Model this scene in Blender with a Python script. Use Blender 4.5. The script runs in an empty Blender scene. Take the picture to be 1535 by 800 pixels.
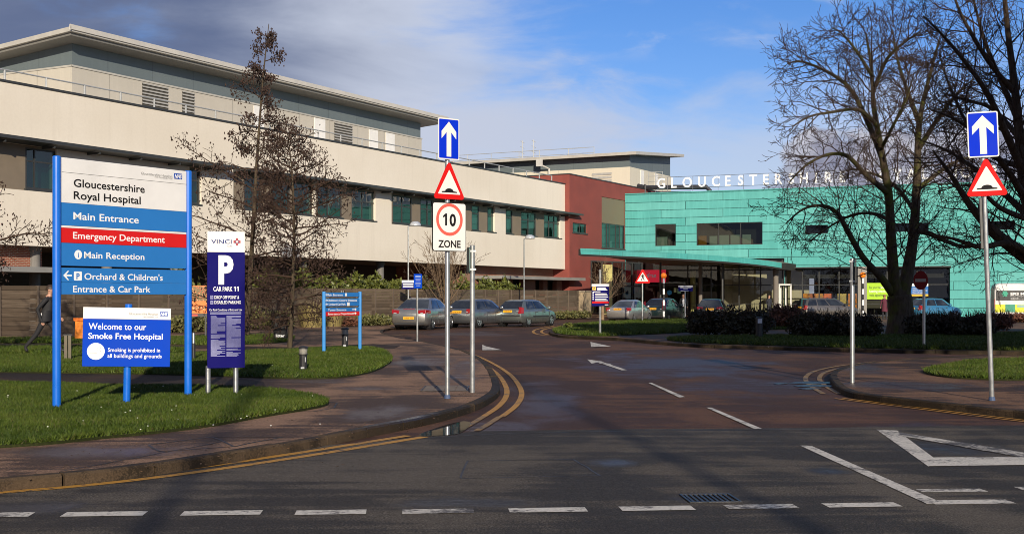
import bpy, math, random
from mathutils import Vector, Matrix, noise as mnoise

# ------------------------------------------------------------------ scene basics
S = bpy.context.scene
COL = S.collection
F, CX, HY, H = 1859.0, 767.5, 443.0, 1.72      # focal length in photo pixels, centre column, horizon row, eye height


def gp(px, py, z=0.0):
    Y = F * (H - z) / (py - HY)
    return Vector(((px - CX) * Y / F, Y, z))


def at(px, Y, py=None, z=None):
    X = (px - CX) / F * Y
    if z is None:
        z = H + (HY - py) / F * Y
    return Vector((X, Y, z))


def zat(py, Y):
    return H + (HY - py) / F * Y


# ------------------------------------------------------------------ node helpers
class NT:
    def __init__(s, tree):
        s.t = tree
        s.n = tree.nodes
        s.l = tree.links

    def new(s, typ, **kw):
        n = s.n.new(typ)
        for k, v in kw.items():
            setattr(n, k, v)
        return n

    def put(s, sock, v):
        if hasattr(v, 'is_output'):
            s.l.new(v, sock)
        else:
            sock.default_value = v

    def math(s, op, a, b=0.0, c=None, clamp=False):
        n = s.new('ShaderNodeMath', operation=op, use_clamp=clamp)
        s.put(n.inputs[0], a)
        s.put(n.inputs[1], b)
        if c is not None:
            s.put(n.inputs[2], c)
        return n.outputs[0]

    def vmath(s, op, a, b=None, scale=None):
        n = s.new('ShaderNodeVectorMath', operation=op)
        s.put(n.inputs[0], a)
        if b is not None:
            s.put(n.inputs[1], b)
        if scale is not None:
            s.put(n.inputs['Scale'], scale)
        return n.outputs['Value'] if op in ('LENGTH', 'DISTANCE', 'DOT_PRODUCT') else n.outputs[0]

    def noise(s, vec, scale, detail=4.0, rough=0.55, dist=0.0):
        n = s.new('ShaderNodeTexNoise')
        s.put(n.inputs['Vector'], vec)
        n.inputs['Scale'].default_value = scale
        n.inputs['Detail'].default_value = detail
        n.inputs['Roughness'].default_value = rough
        n.inputs['Distortion'].default_value = dist
        return n.outputs['Fac']

    def ramp(s, fac, a, b, lo=0.0, hi=1.0):
        n = s.new('ShaderNodeMapRange', interpolation_type='SMOOTHSTEP')
        s.put(n.inputs['Value'], fac)
        n.inputs['From Min'].default_value = a
        n.inputs['From Max'].default_value = b
        n.inputs['To Min'].default_value = lo
        n.inputs['To Max'].default_value = hi
        return n.outputs[0]

    def mix(s, fac, a, b, typ='MIX'):
        n = s.new('ShaderNodeMix', data_type='RGBA', blend_type=typ)
        s.put(n.inputs['Factor'], fac)
        s.put(n.inputs['A'], c4(a) if isinstance(a, tuple) else a)
        s.put(n.inputs['B'], c4(b) if isinstance(b, tuple) else b)
        return n.outputs['Result']

    def mapping(s, vec, scale=(1, 1, 1), loc=(0, 0, 0), rot=(0, 0, 0)):
        n = s.new('ShaderNodeMapping')
        s.put(n.inputs['Vector'], vec)
        n.inputs['Location'].default_value = loc
        n.inputs['Rotation'].default_value = rot
        n.inputs['Scale'].default_value = scale
        return n.outputs[0]

    def bump(s, h, strength=0.3, dist=0.02):
        n = s.new('ShaderNodeBump')
        n.inputs['Strength'].default_value = strength
        n.inputs['Distance'].default_value = dist
        s.put(n.inputs['Height'], h)
        return n.outputs[0]


def c4(c):
    return (c[0], c[1], c[2], 1.0)


def lin(r, g, b):
    def f(u):
        u /= 255.0
        return u / 12.92 if u <= 0.04045 else ((u + 0.055) / 1.055) ** 2.4
    return (f(r), f(g), f(b))


def base_mat(name):
    m = bpy.data.materials.new(name)
    m.use_nodes = True
    nt = NT(m.node_tree)
    bs = m.node_tree.nodes['Principled BSDF']
    return m, nt, bs


def objco(nt):
    return nt.new('ShaderNodeTexCoord').outputs['Object']


def worldco(nt):
    return nt.new('ShaderNodeNewGeometry').outputs['Position']


MATS = {}


def mat(name, col, rough=0.6, metal=0.0, var=0.12, scale=6.0, bump=0.0, bscale=40.0, coat=0.0, spec=0.5, stretch=(1, 1, 1), emit=0.0, world=False):
    """general procedural material: a base colour that wanders a little with two noises, optional bump"""
    if name in MATS:
        return MATS[name]
    m, nt, bs = base_mat(name)
    co = worldco(nt) if world else objco(nt)
    co = nt.mapping(co, scale=stretch)
    f1 = nt.noise(co, scale, 5.0, 0.6)
    f2 = nt.noise(co, scale * 0.13, 3.0, 0.5)
    f = nt.math('ADD', nt.math('MULTIPLY', f1, 0.6), nt.math('MULTIPLY', f2, 0.4))
    f = nt.ramp(f, 0.3, 0.7)
    lo = tuple(max(0, c * (1 - var)) for c in col)
    hi = tuple(min(1, c * (1 + var)) for c in col)
    cc = nt.mix(f, lo, hi)
    nt.put(bs.inputs['Base Color'], cc)
    nt.put(bs.inputs['Roughness'], nt.ramp(f1, 0.3, 0.7, max(0.02, rough - 0.06), min(1, rough + 0.06)))
    bs.inputs['Metallic'].default_value = metal
    bs.inputs['Specular IOR Level'].default_value = spec
    if coat:
        bs.inputs['Coat Weight'].default_value = coat
        bs.inputs['Coat Roughness'].default_value = 0.05
    if bump:
        nt.put(bs.inputs['Normal'], nt.bump(nt.noise(co, bscale, 4.0), bump, 0.01))
    if emit:
        nt.put(bs.inputs['Emission Color'], c4(col))
        bs.inputs['Emission Strength'].default_value = emit
    MATS[name] = m
    return m


# ------------------------------------------------------------------ mesh builder
class MB:
    def __init__(s):
        s.v = []
        s.f = []
        s.mi = []
        s.cur = 0

    def add(s, vs, fs):
        b = len(s.v)
        s.v.extend([tuple(p) for p in vs])
        for f in fs:
            s.f.append([i + b for i in f])
            s.mi.append(s.cur)
        return s

    def box(s, x0, x1, y0, y1, z0, z1):
        return s.add([(x0, y0, z0), (x1, y0, z0), (x1, y1, z0), (x0, y1, z0), (x0, y0, z1), (x1, y0, z1), (x1, y1, z1), (x0, y1, z1)],
                     [(0, 3, 2, 1), (4, 5, 6, 7), (0, 1, 5, 4), (1, 2, 6, 5), (2, 3, 7, 6), (3, 0, 4, 7)])

    def hexa(s, p):
        """eight corner points: bottom ring of four, top ring of four"""
        return s.add(p, [(0, 3, 2, 1), (4, 5, 6, 7), (0, 1, 5, 4), (1, 2, 6, 5), (2, 3, 7, 6), (3, 0, 4, 7)])

    def quad(s, a, b, c, d):
        return s.add([a, b, c, d], [(0, 1, 2, 3)])

    def poly(s, pts):
        return s.add(pts, [tuple(range(len(pts)))])

    def prism(s, pts, off):
        """polygon extruded by a vector"""
        n = len(pts)
        off = Vector(off)
        vs = [Vector(p) for p in pts] + [Vector(p) + off for p in pts]
        fs = [tuple(range(n - 1, -1, -1)), tuple(range(n, 2 * n))]
        for i in range(n):
            j = (i + 1) % n
            fs.append((i, j, n + j, n + i))
        return s.add(vs, fs)

    def tube(s, pts, rads, sides=8, cap=True):
        pts = [Vector(p) for p in pts]
        if not hasattr(rads, '__len__'):
            rads = [rads] * len(pts)
        base = len(s.v)
        n = len(pts)
        t = (pts[1] - pts[0]).normalized()
        ref = Vector((0, 0, 1)) if abs(t.z) < 0.9 else Vector((1, 0, 0))
        u = t.cross(ref).normalized()
        for i in range(n):
            if i == 0:
                t = pts[1] - pts[0]
            elif i == n - 1:
                t = pts[-1] - pts[-2]
            else:
                t = pts[i + 1] - pts[i - 1]
            if t.length < 1e-9:
                t = Vector((0, 0, 1))
            t.normalize()
            u = u - t * u.dot(t)
            if u.length < 1e-6:
                u = t.orthogonal()
            u.normalize()
            w = t.cross(u)
            r = rads[i]
            for k in range(sides):
                a = 2 * math.pi * k / sides
                q = pts[i] + u * (math.cos(a) * r) + w * (math.sin(a) * r)
                s.v.append((q.x, q.y, q.z))
        for i in range(n - 1):
            for k in range(sides):
                k2 = (k + 1) % sides
                a = base + i * sides
                s.f.append([a + k, a + k2, a + sides + k2, a + sides + k])
                s.mi.append(s.cur)
        if cap:
            s.f.append([base + k for k in range(sides - 1, -1, -1)])
            s.mi.append(s.cur)
            s.f.append([base + (n - 1) * sides + k for k in range(sides)])
            s.mi.append(s.cur)
        return s

    def lathe(s, prof, c=(0, 0, 0), axis='z', sides=20):
        """profile of (radius, height) turned about an axis"""
        c = Vector(c)
        base = len(s.v)
        for r, h in prof:
            for k in range(sides):
                a = 2 * math.pi * k / sides
                x, y = math.cos(a) * r, math.sin(a) * r
                if axis == 'z':
                    q = c + Vector((x, y, h))
                elif axis == 'y':
                    q = c + Vector((x, h, y))
                else:
                    q = c + Vector((h, x, y))
                s.v.append((q.x, q.y, q.z))
        n = len(prof)
        for i in range(n - 1):
            for k in range(sides):
                k2 = (k + 1) % sides
                a = base + i * sides
                s.f.append([a + k, a + k2, a + sides + k2, a + sides + k])
                s.mi.append(s.cur)
        s.f.append([base + k for k in range(sides - 1, -1, -1)])
        s.mi.append(s.cur)
        s.f.append([base + (n - 1) * sides + k for k in range(sides)])
        s.mi.append(s.cur)
        return s

    def mesh(s, me, M):
        b = len(s.v)
        for v in me[0]:
            q = M @ Vector(v)
            s.v.append((q.x, q.y, q.z))
        for f in me[1]:
            s.f.append([i + b for i in f])
            s.mi.append(s.cur)
        return s

    def build(s, name, mats, parent=None, smooth=False, loc=None, rz=0.0, bevel=0.0, fix=False):
        me = bpy.data.meshes.new(name)
        me.from_pydata(s.v, [], s.f)
        if not isinstance(mats, (list, tuple)):
            mats = [mats]
        for m in mats:
            me.materials.append(m)
        if len(mats) > 1:
            me.polygons.foreach_set('material_index', s.mi)
        if smooth:
            me.polygons.foreach_set('use_smooth', [True] * len(me.polygons))
        me.validate(verbose=False)
        if fix:
            import bmesh
            bm = bmesh.new()
            bm.from_mesh(me)
            bmesh.ops.recalc_face_normals(bm, faces=bm.faces)
            bm.to_mesh(me)
            bm.free()
        me.update()
        o = bpy.data.objects.new(name, me)
        COL.objects.link(o)
        if loc is not None:
            o.location = loc
        o.rotation_euler = (0, 0, rz)
        if parent is not None:
            o.parent = parent
        if bevel:
            b = o.modifiers.new('edge', 'BEVEL')
            b.width = bevel
            b.segments = 2
            b.limit_method = 'ANGLE'
        return o


def tag(o, label, cat, group=None):
    o['label'] = label
    o['category'] = cat
    if group:
        o['group'] = group
    return o


def thing(name, label, cat, loc=(0, 0, 0), rz=0.0, group=None):
    o = bpy.data.objects.new(name, None)
    COL.objects.link(o)
    o.location = loc
    o.rotation_euler = (0, 0, rz)
    o.empty_display_size = 0.3
    return tag(o, label, cat, group)


def struct(o, kind='structure'):
    o['kind'] = kind
    return o


def copy_tree(o, parent=None):
    c = o.copy()
    COL.objects.link(c)
    if parent is not None:
        c.parent = parent
    for ch in [x for x in bpy.data.objects if x.parent == o]:
        copy_tree(ch, c)
    return c


# ------------------------------------------------------------------ lettering
_tx = {}


def text_data(sx, bold=0.0, shear=0.0):
    key = (sx, bold, shear)
    if key in _tx:
        return _tx[key]
    cu = bpy.data.curves.new('text_source', 'FONT')
    cu.body = sx
    cu.size = 1.0
    cu.offset = bold
    cu.shear = shear
    cu.resolution_u = 3
    ob = bpy.data.objects.new('text_source', cu)
    COL.objects.link(ob)
    dg = bpy.context.evaluated_depsgraph_get()
    ev = ob.evaluated_get(dg)
    me = ev.to_mesh()
    vs = [tuple(v.co) for v in me.vertices]
    fs = [tuple(p.vertices) for p in me.polygons]
    ev.to_mesh_clear()
    bpy.data.objects.remove(ob)
    bpy.data.curves.remove(cu)
    _tx[key] = (vs, fs)
    return _tx[key]


CAPH = 0.729   # cap height of the built-in font at size 1


def put_text(mb, sx, x, z, cap, y, width=None, bold=0.012, align='l', shear=0.0):
    """write text on a sign's front: x = left edge (or centre), z = baseline, cap = capital height; squeezed to width"""
    vs, fs = text_data(sx, bold, shear)
    if not vs:
        return
    x0 = min(v[0] for v in vs)
    x1 = max(v[0] for v in vs)
    k = cap / CAPH
    kx = k if width is None else width / (x1 - x0)
    w = (x1 - x0) * kx
    ox = x if align == 'l' else (x - w / 2 if align == 'c' else x - w)
    b = len(mb.v)
    for v in vs:
        mb.v.append((ox + (v[0] - x0) * kx, y, z + v[1] * k))
    for f in fs:
        mb.f.append([i + b for i in f])
        mb.mi.append(mb.cur)


def put_one(mb, x, z, cap, y, w=0.16):
    """a figure one with a flag, as on road signs; w = stroke as a share of the cap height"""
    s = cap * w
    mb.poly([(x, y, z), (x + s, y, z), (x + s, y, z + cap), (x + s * .25, y, z + cap), (x - cap * .2, y, z + cap * .80), (x - cap * .2, y, z + cap * .64), (x, y, z + cap * .74)])


def rrect(x0, x1, z0, z1, r, n=5):
    pts = []
    for cx, cz, a0 in ((x1 - r, z0 + r, -90), (x1 - r, z1 - r, 0), (x0 + r, z1 - r, 90), (x0 + r, z0 + r, 180)):
        for i in range(n + 1):
            a = math.radians(a0 + 90 * i / n)
            pts.append((cx + r * math.cos(a), cz + r * math.sin(a)))
    return pts


def plate(mb, pts, y0, y1):
    """outline in x,z turned into a plate from y0 (front) to y1"""
    mb.prism([(p[0], y0, p[1]) for p in pts][::-1], (0, y1 - y0, 0))


def sheet(mb, pts, y):
    mb.poly([(p[0], y, p[1]) for p in pts])


def disc(cx, cz, r, n=32, rx=None):
    rx = rx or r
    return [(cx + rx * math.cos(2 * math.pi * i / n), cz + r * math.sin(2 * math.pi * i / n)) for i in range(n)]


def ring(mb, cx, cz, r0, r1, y, n=40):
    b = len(mb.v)
    for i in range(n):
        a = 2 * math.pi * i / n
        mb.v.append((cx + r0 * math.cos(a), y, cz + r0 * math.sin(a)))
        mb.v.append((cx + r1 * math.cos(a), y, cz + r1 * math.sin(a)))
    for i in range(n):
        j = (i + 1) % n
        mb.f.append([b + 2 * i, b + 2 * i + 1, b + 2 * j + 1, b + 2 * j])
        mb.mi.append(mb.cur)


# ------------------------------------------------------------------ camera, light, sky
cam_d = bpy.data.cameras.new('camera')
cam = bpy.data.objects.new('camera', cam_d)
COL.objects.link(cam)
cam.location = (0, 0, H)
cam.rotation_euler = (math.radians(90), 0, 0)
cam_d.sensor_width = 36
cam_d.lens = F / 1535 * 36
cam_d.shift_y = (HY - 400) / 1535
cam_d.clip_end = 3000
S.camera = cam

SUN_AZ = math.atan2(-0.135, 1.0)        # direction the light travels, from +Y
SUN_EL = math.radians(17.5)
sun_d = bpy.data.lights.new('sun', 'SUN')
sun_d.energy = 5.0
sun_d.angle = math.radians(0.5)
sun_d.color = (1.0, 0.88, 0.70)
sun = bpy.data.objects.new('sun', sun_d)
COL.objects.link(sun)
travel = Vector((math.sin(SUN_AZ) * math.cos(SUN_EL), math.cos(SUN_AZ) * math.cos(SUN_EL), -math.sin(SUN_EL)))
sun.rotation_euler = travel.to_track_quat('-Z', 'Y').to_euler()
sun.location = (5, -20, 30)

W = bpy.data.worlds.new('World')
S.world = W
W.use_nodes = True
nt = NT(W.node_tree)
for n in list(nt.n):
    nt.n.remove(n)
out = nt.new('ShaderNodeOutputWorld')
bg = nt.new('ShaderNodeBackground')
sky = nt.new('ShaderNodeTexSky')
sky.sky_type = 'NISHITA'
sky.sun_disc = False
sky.sun_elevation = SUN_EL
tos = -travel
sky.sun_rotation = math.atan2(tos.x, tos.y)
sky.altitude = 100
sky.air_density = 1.0
sky.dust_density = 0.3
sky.ozone_density = 2.5
dirv = nt.new('ShaderNodeTexCoord').outputs['Generated']
sep = nt.new('ShaderNodeSeparateXYZ')
nt.put(sep.inputs[0], dirv)
dx, dy, dz = sep.outputs
# saturate the clear part a little: the photograph's sky is a deep polarised blue
hsv = nt.new('ShaderNodeHueSaturation')
hsv.inputs['Saturation'].default_value = 1.28
hsv.inputs['Value'].default_value = 1.0
nt.put(hsv.inputs['Color'], sky.outputs[0])
clear = nt.mix(1.0, hsv.outputs[0], (0.90, 0.89, 1.22), 'MULTIPLY')
# high streaky layer: thick and grey to the left, thin wisps to the right
wv = nt.mapping(dirv, scale=(2.0, 2.0, 7.0), loc=(0.35, 0.0, 0.2), rot=(0, math.radians(-14), 0))
n1 = nt.noise(wv, 2.2, 7.0, 0.55, 0.6)
n2 = nt.noise(wv, 7.0, 6.0, 0.6, 0.4)
side = nt.ramp(dx, 0.10, -0.16)                        # 1 on the left
low = nt.ramp(nt.math('ADD', dz, nt.math('MULTIPLY', dx, -0.15)), 0.17, 0.06)
amount = nt.math('ADD', nt.math('MULTIPLY', n1, 0.8), nt.math('MULTIPLY', n2, 0.28))
amount = nt.math('ADD', amount, nt.math('MULTIPLY', side, 0.42))
amount = nt.math('ADD', amount, nt.math('MULTIPLY', low, 0.30))
cover = nt.ramp(amount, 0.56, 0.92)
cover = nt.math('MULTIPLY', cover, nt.ramp(side, 0.0, 1.0, 0.62, 0.97))
tone = nt.math('ADD', nt.math('MULTIPLY', nt.noise(wv, 1.7, 6.0, 0.55, 0.4), 0.85), nt.math('MULTIPLY', nt.ramp(dx, -0.27, -0.02), 0.48))
tone = nt.math('ADD', tone, nt.math('MULTIPLY', low, 0.36))
shade = nt.ramp(tone, 0.42, 0.98)
layer = nt.mix(shade, tuple(9.6 * c for c in lin(102, 114, 146)), tuple(9.6 * c for c in lin(204, 211, 228)))
sky0 = nt.mix(cover, clear, layer)
# a broad bright bank low in the middle and a streak to its right
bv = nt.vmath('MULTIPLY', nt.vmath('SUBTRACT', dirv, (-0.01, 0.98, 0.135)), (1 / 0.17, 0.0, 1 / 0.055))
bd = nt.math('ADD', nt.vmath('LENGTH', bv), nt.math('MULTIPLY', nt.math('SUBTRACT', nt.noise(wv, 3.4, 7.0, 0.6, 0.5), 0.5), 2.4))
bright = nt.math('MULTIPLY', nt.ramp(bd, 1.1, 0.25), 0.8)
sky1 = nt.mix(bright, sky0, tuple(9.6 * c for c in lin(200, 207, 226)))
# a low bank of cumulus behind the right hand trees
cv = nt.mapping(dirv, scale=(1.0, 1.0, 1.5), loc=(1.7, 0.3, 0.0))
cn = nt.noise(cv, 15.0, 8.0, 0.58, 0.2)
bankx = nt.math('MULTIPLY', nt.ramp(dx, 0.17, 0.235), nt.ramp(dx, 0.60, 0.40))
top = nt.math('ADD', 0.056, nt.math('MULTIPLY', nt.math('MULTIPLY', cn, 0.135), bankx))
bank = nt.ramp(nt.math('SUBTRACT', top, dz), -0.004, 0.010)
bank = nt.math('MULTIPLY', bank, bankx)
ctone = nt.ramp(nt.noise(cv, 30.0, 6.0, 0.6), 0.35, 0.7)
cum = nt.mix(ctone, tuple(9.6 * c for c in lin(140, 142, 164)), tuple(9.6 * c for c in lin(206, 206, 216)))
sky2 = nt.mix(bank, sky1, cum)
# small puffs high on the right
pn = nt.noise(nt.mapping(dirv, scale=(1, 1, 2.2), loc=(4.1, 1.0, 0.55)), 11.0, 6.0, 0.55, 0.3)
puff = nt.math('MULTIPLY', nt.ramp(pn, 0.50, 0.66), nt.math('MULTIPLY', nt.ramp(dz, 0.18, 0.21), nt.ramp(dx, 0.0, 0.05)))
sky3 = nt.mix(nt.math('MULTIPLY', puff, 0.7), sky2, tuple(9.6 * c for c in lin(196, 208, 234)))
nt.put(bg.inputs['Color'], sky3)
bg.inputs['Strength'].default_value = 0.092
nt.l.new(bg.outputs[0], out.inputs[0])

S.view_settings.view_transform = 'Standard'
S.view_settings.look = 'None'
S.view_settings.exposure = 0.13
S.view_settings.gamma = 1.0
S.render.engine = 'CYCLES'
S.cycles.use_denoising = True
S.cycles.denoiser = 'OPENIMAGEDENOISE'
S.cycles.denoising_input_passes = 'RGB_ALBEDO_NORMAL'
S.cycles.denoising_prefilter = 'ACCURATE'
S.cycles.max_bounces = 6
S.cycles.filter_width = 0.95
S.cycles.transparent_max_bounces = 12
S.cycles.sample_clamp_indirect = 6.0
# ------------------------------------------------------------------ ground materials
def blob_mask(nt, pos, blobs, nscale=0.8, amp=1.3):
    """soft irregular patches of standing water: (x, y, rx, ry)"""
    wob = nt.noise(nt.mapping(pos, scale=(1, 0.45, 1)), nscale, 5.0, 0.6, 0.4)
    res = None
    for (x, y, rx, ry) in blobs:
        v = nt.vmath('SUBTRACT', pos, (x, y, 0))
        v = nt.vmath('MULTIPLY', v, (1 / rx, 1 / ry, 0))
        d = nt.vmath('LENGTH', v)
        d = nt.math('ADD', d, nt.math('MULTIPLY', nt.math('SUBTRACT', wob, 0.5), amp * 2))
        k = nt.ramp(d, 1.25, 0.35)
        res = k if res is None else nt.math('MAXIMUM', res, k)
    return res


def ground_mat(name, dry, wet, blobs, speck=(0.5, 1.6), rough=0.9, wetr=0.22, patch=0.35, seed=0.0, bump=0.5, sc=1.0, film=0.0):
    m, nt, bs = base_mat(name)
    pos = worldco(nt)
    fine = nt.noise(pos, 55.0 * sc, 4.0, 0.75)
    mid = nt.noise(pos, 13.0 * sc, 6.0, 0.72)
    big = nt.noise(nt.mapping(pos, loc=(seed, seed, 0), scale=(1, 0.6, 1)), 0.45, 6.0, 0.6, 0.5)
    streak = nt.noise(nt.mapping(pos, loc=(seed, 0, 0), scale=(0.25, 2.2, 1)), 1.3, 5.0, 0.6, 0.6)
    c = nt.mix(nt.ramp(fine, 0.39, 0.63), tuple(x * speck[0] for x in dry), tuple(x * speck[1] for x in dry))
    c = nt.mix(nt.ramp(mid, 0.38, 0.62, 0.0, 0.55), c, tuple(x * 0.58 for x in dry))
    c = nt.mix(nt.ramp(big, 0.35, 0.7, 0.0, 0.45), c, tuple(x * 1.45 for x in dry))
    grit = nt.math('MULTIPLY', nt.math('SUBTRACT', nt.math('ADD', nt.math('MULTIPLY', fine, 0.6), nt.math('MULTIPLY', mid, 0.4)), 0.5), 0.38)
    damp = nt.ramp(nt.math('ADD', grit, nt.math('ADD', nt.math('MULTIPLY', big, 0.6), nt.math('MULTIPLY', streak, 0.4))), 0.54 - patch * 0.1, 0.62 - patch * 0.1, 1.0, 0.0)
    damp = nt.math('MULTIPLY', damp, patch)
    wetm = nt.math('MULTIPLY', nt.math('ADD', blob_mask(nt, pos, blobs), grit, clamp=True), 0.7) if blobs else nt.math('MULTIPLY', damp, 0.0)
    allw = nt.math('MAXIMUM', damp, wetm)
    c = nt.mix(allw, c, tuple(x for x in wet))
    nt.put(bs.inputs['Base Color'], c)
    r = nt.math('SUBTRACT', rough, nt.math('MULTIPLY', damp, 0.25))
    r = nt.math('SUBTRACT', r, nt.math('MULTIPLY', wetm, rough - wetr))
    r = nt.math('ADD', r, nt.math('MULTIPLY', nt.math('SUBTRACT', mid, 0.5), 0.16))
    nt.put(bs.inputs['Roughness'], nt.math('MAXIMUM', r, 0.08))
    bs.inputs['Specular IOR Level'].default_value = 0.15
    h = nt.math('ADD', nt.math('MULTIPLY', fine, 0.7), nt.math('MULTIPLY', mid, 0.3))
    h = nt.math('MULTIPLY', h, nt.math('SUBTRACT', 1.0, nt.math('MULTIPLY', wetm, 0.55)))
    nt.put(bs.inputs['Normal'], nt.bump(h, bump, 0.012))
    return m


def B(px, py, w, hpx):
    """a wet patch centred on a photo pixel, w pixels wide and hpx tall"""
    c = gp(px, py)
    return (c.x, c.y, w / 2 * c.y / F, abs(gp(px, py - hpx / 2).y - gp(px, py + hpx / 2).y) / 2)


red_wet = [B(1010, 545, 330, 40), B(1130, 580, 260, 40), B(815, 600, 120, 70), B(740, 640, 150, 22), B(700, 500, 130, 9), B(1400, 640, 200, 16)]
grey_wet = [B(920, 694, 70, 14), B(1065, 748, 100, 16), B(700, 752, 260, 20), B(40, 760, 200, 22), B(1420, 672, 170, 20), B(1240, 705, 90, 14)]
M_red = ground_mat('red_tarmac', lin(93, 67, 53), lin(46, 32, 26), red_wet, wetr=0.5, patch=0.6, seed=3.0)
M_asphalt = ground_mat('grey_asphalt', lin(87, 80, 71), lin(34, 32, 30), grey_wet, speck=(0.32, 2.0), wetr=0.42, patch=0.65, seed=9.0, bump=0.9)
pave_wet = [B(560, 630, 190, 26), B(640, 545, 130, 22), B(560, 590, 120, 10), B(470, 578, 120, 8), B(130, 690, 420, 24), B(690, 560, 60, 46)]
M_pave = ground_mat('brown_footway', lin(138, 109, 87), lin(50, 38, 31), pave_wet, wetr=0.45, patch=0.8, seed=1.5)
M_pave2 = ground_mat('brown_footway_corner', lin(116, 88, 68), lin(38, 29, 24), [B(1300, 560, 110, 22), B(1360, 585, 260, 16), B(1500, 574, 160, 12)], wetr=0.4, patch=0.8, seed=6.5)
M_path = ground_mat('dark_path', lin(66, 52, 43), lin(34, 27, 24), [], patch=0.8, seed=12.0, wetr=0.35)
M_kerb = ground_mat('kerb_concrete', lin(74, 61, 47), lin(34, 29, 22), [B(590, 640, 200, 40)], speck=(0.7, 1.25), patch=0.8, seed=4.0, bump=0.4)
M_turf = ground_mat('turf_soil', lin(46, 50, 20), lin(32, 38, 14), [], patch=0.5, seed=2.0, bump=1.0, sc=0.5)

m, nt, bs = base_mat('puddle_water')
bs.inputs['Base Color'].default_value = (0.012, 0.011, 0.010, 1)
bs.inputs['Roughness'].default_value = 0.03
bs.inputs['Specular IOR Level'].default_value = 0.8
nt.put(bs.inputs['Normal'], nt.bump(nt.noise(worldco(nt), 3.0, 2.0), 0.04, 0.01))
M_water = m


def paint_mat(name, col, wear=0.5):
    """road paint worn through to the tarmac in flecks"""
    m, nt, bs = base_mat(name)
    pos = worldco(nt)
    a = nt.noise(nt.mapping(pos, scale=(1, 2.5, 1)), 14.0, 6.0, 0.75)
    b = nt.noise(pos, 2.0, 4.0, 0.6)
    f = nt.math('ADD', nt.math('MULTIPLY', a, 0.62), nt.math('MULTIPLY', b, 0.38))
    worn = nt.ramp(f, wear - 0.02, wear + 0.035, 1.0, 0.0)
    c = nt.mix(nt.ramp(nt.noise(pos, 30, 3), 0.3, 0.7), tuple(x * 0.8 for x in col), col)
    c = nt.mix(worn, c, lin(72, 66, 60))
    nt.put(bs.inputs['Base Color'], c)
    bs.inputs['Roughness'].default_value = 0.7
    return m


M_white = paint_mat('worn_white_paint', lin(214, 206, 190), 0.45)
M_whitew = paint_mat('very_worn_white_paint', lin(208, 200, 184), 0.49)
M_yellow = paint_mat('worn_yellow_paint', lin(190, 136, 44), 0.44)
M_yellow2 = paint_mat('faded_yellow_paint', lin(150, 116, 62), 0.47)


def catmull(pts, n=6, closed=False):
    P = [Vector(p) for p in pts]
    res = []
    N = len(P)
    for i in range(N if closed else N - 1):
        if closed:
            p0, p1, p2, p3 = P[i - 1], P[i], P[(i + 1) % N], P[(i + 2) % N]
        else:
            p0, p1, p2, p3 = P[max(i - 1, 0)], P[i], P[i + 1], P[min(i + 2, N - 1)]
        for k in range(n):
            t = k / n
            res.append(0.5 * ((2 * p1) + (-p0 + p2) * t + (2 * p0 - 5 * p1 + 4 * p2 - p3) * t * t + (-p0 + 3 * p1 - 3 * p2 + p3) * t ** 3))
    if not closed:
        res.append(P[-1])
    return res


def tess(pts):
    from mathutils.geometry import tessellate_polygon
    return tessellate_polygon([[Vector((p.x, p.y, 0)) for p in pts]])


def slab(name, pts, z, m, skirt=0.14, kind='structure'):
    """a flat area with its edge going down into the ground"""
    mb = MB()
    n = len(pts)
    vs = [(p.x, p.y, z) for p in pts] + [(p.x, p.y, z - skirt) for p in pts]
    fs = []
    for t in tess(pts):
        a, b, c = [pts[i] for i in t]
        up = (b.x - a.x) * (c.y - a.y) - (b.y - a.y) * (c.x - a.x)
        fs.append(tuple(t) if up > 0 else tuple(t)[::-1])
    for i in range(n):
        j = (i + 1) % n
        fs.append((i, j, n + j, n + i))
    mb.add(vs, fs)
    return struct(mb.build(name, m), kind)


def band(pts, w, off=0.0):
    """left and right edges of a band of width w about a polyline, moved sideways by off"""
    L, R = [], []
    n = len(pts)
    for i in range(n):
        t = pts[min(i + 1, n - 1)] - pts[max(i - 1, 0)]
        t.z = 0
        t.normalize()
        nrm = Vector((-t.y, t.x, 0))
        L.append(pts[i] + nrm * (off + w / 2))
        R.append(pts[i] + nrm * (off - w / 2))
    return L, R


def strip(mb, pts, w, z, off=0.0):
    L, R = band(pts, w, off)
    b = len(mb.v)
    for p, q in zip(L, R):
        mb.v.append((p.x, p.y, z))
        mb.v.append((q.x, q.y, z))
    for i in range(len(pts) - 1):
        mb.f.append([b + 2 * i, b + 2 * i + 1, b + 2 * i + 3, b + 2 * i + 2])
        mb.mi.append(mb.cur)


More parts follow.
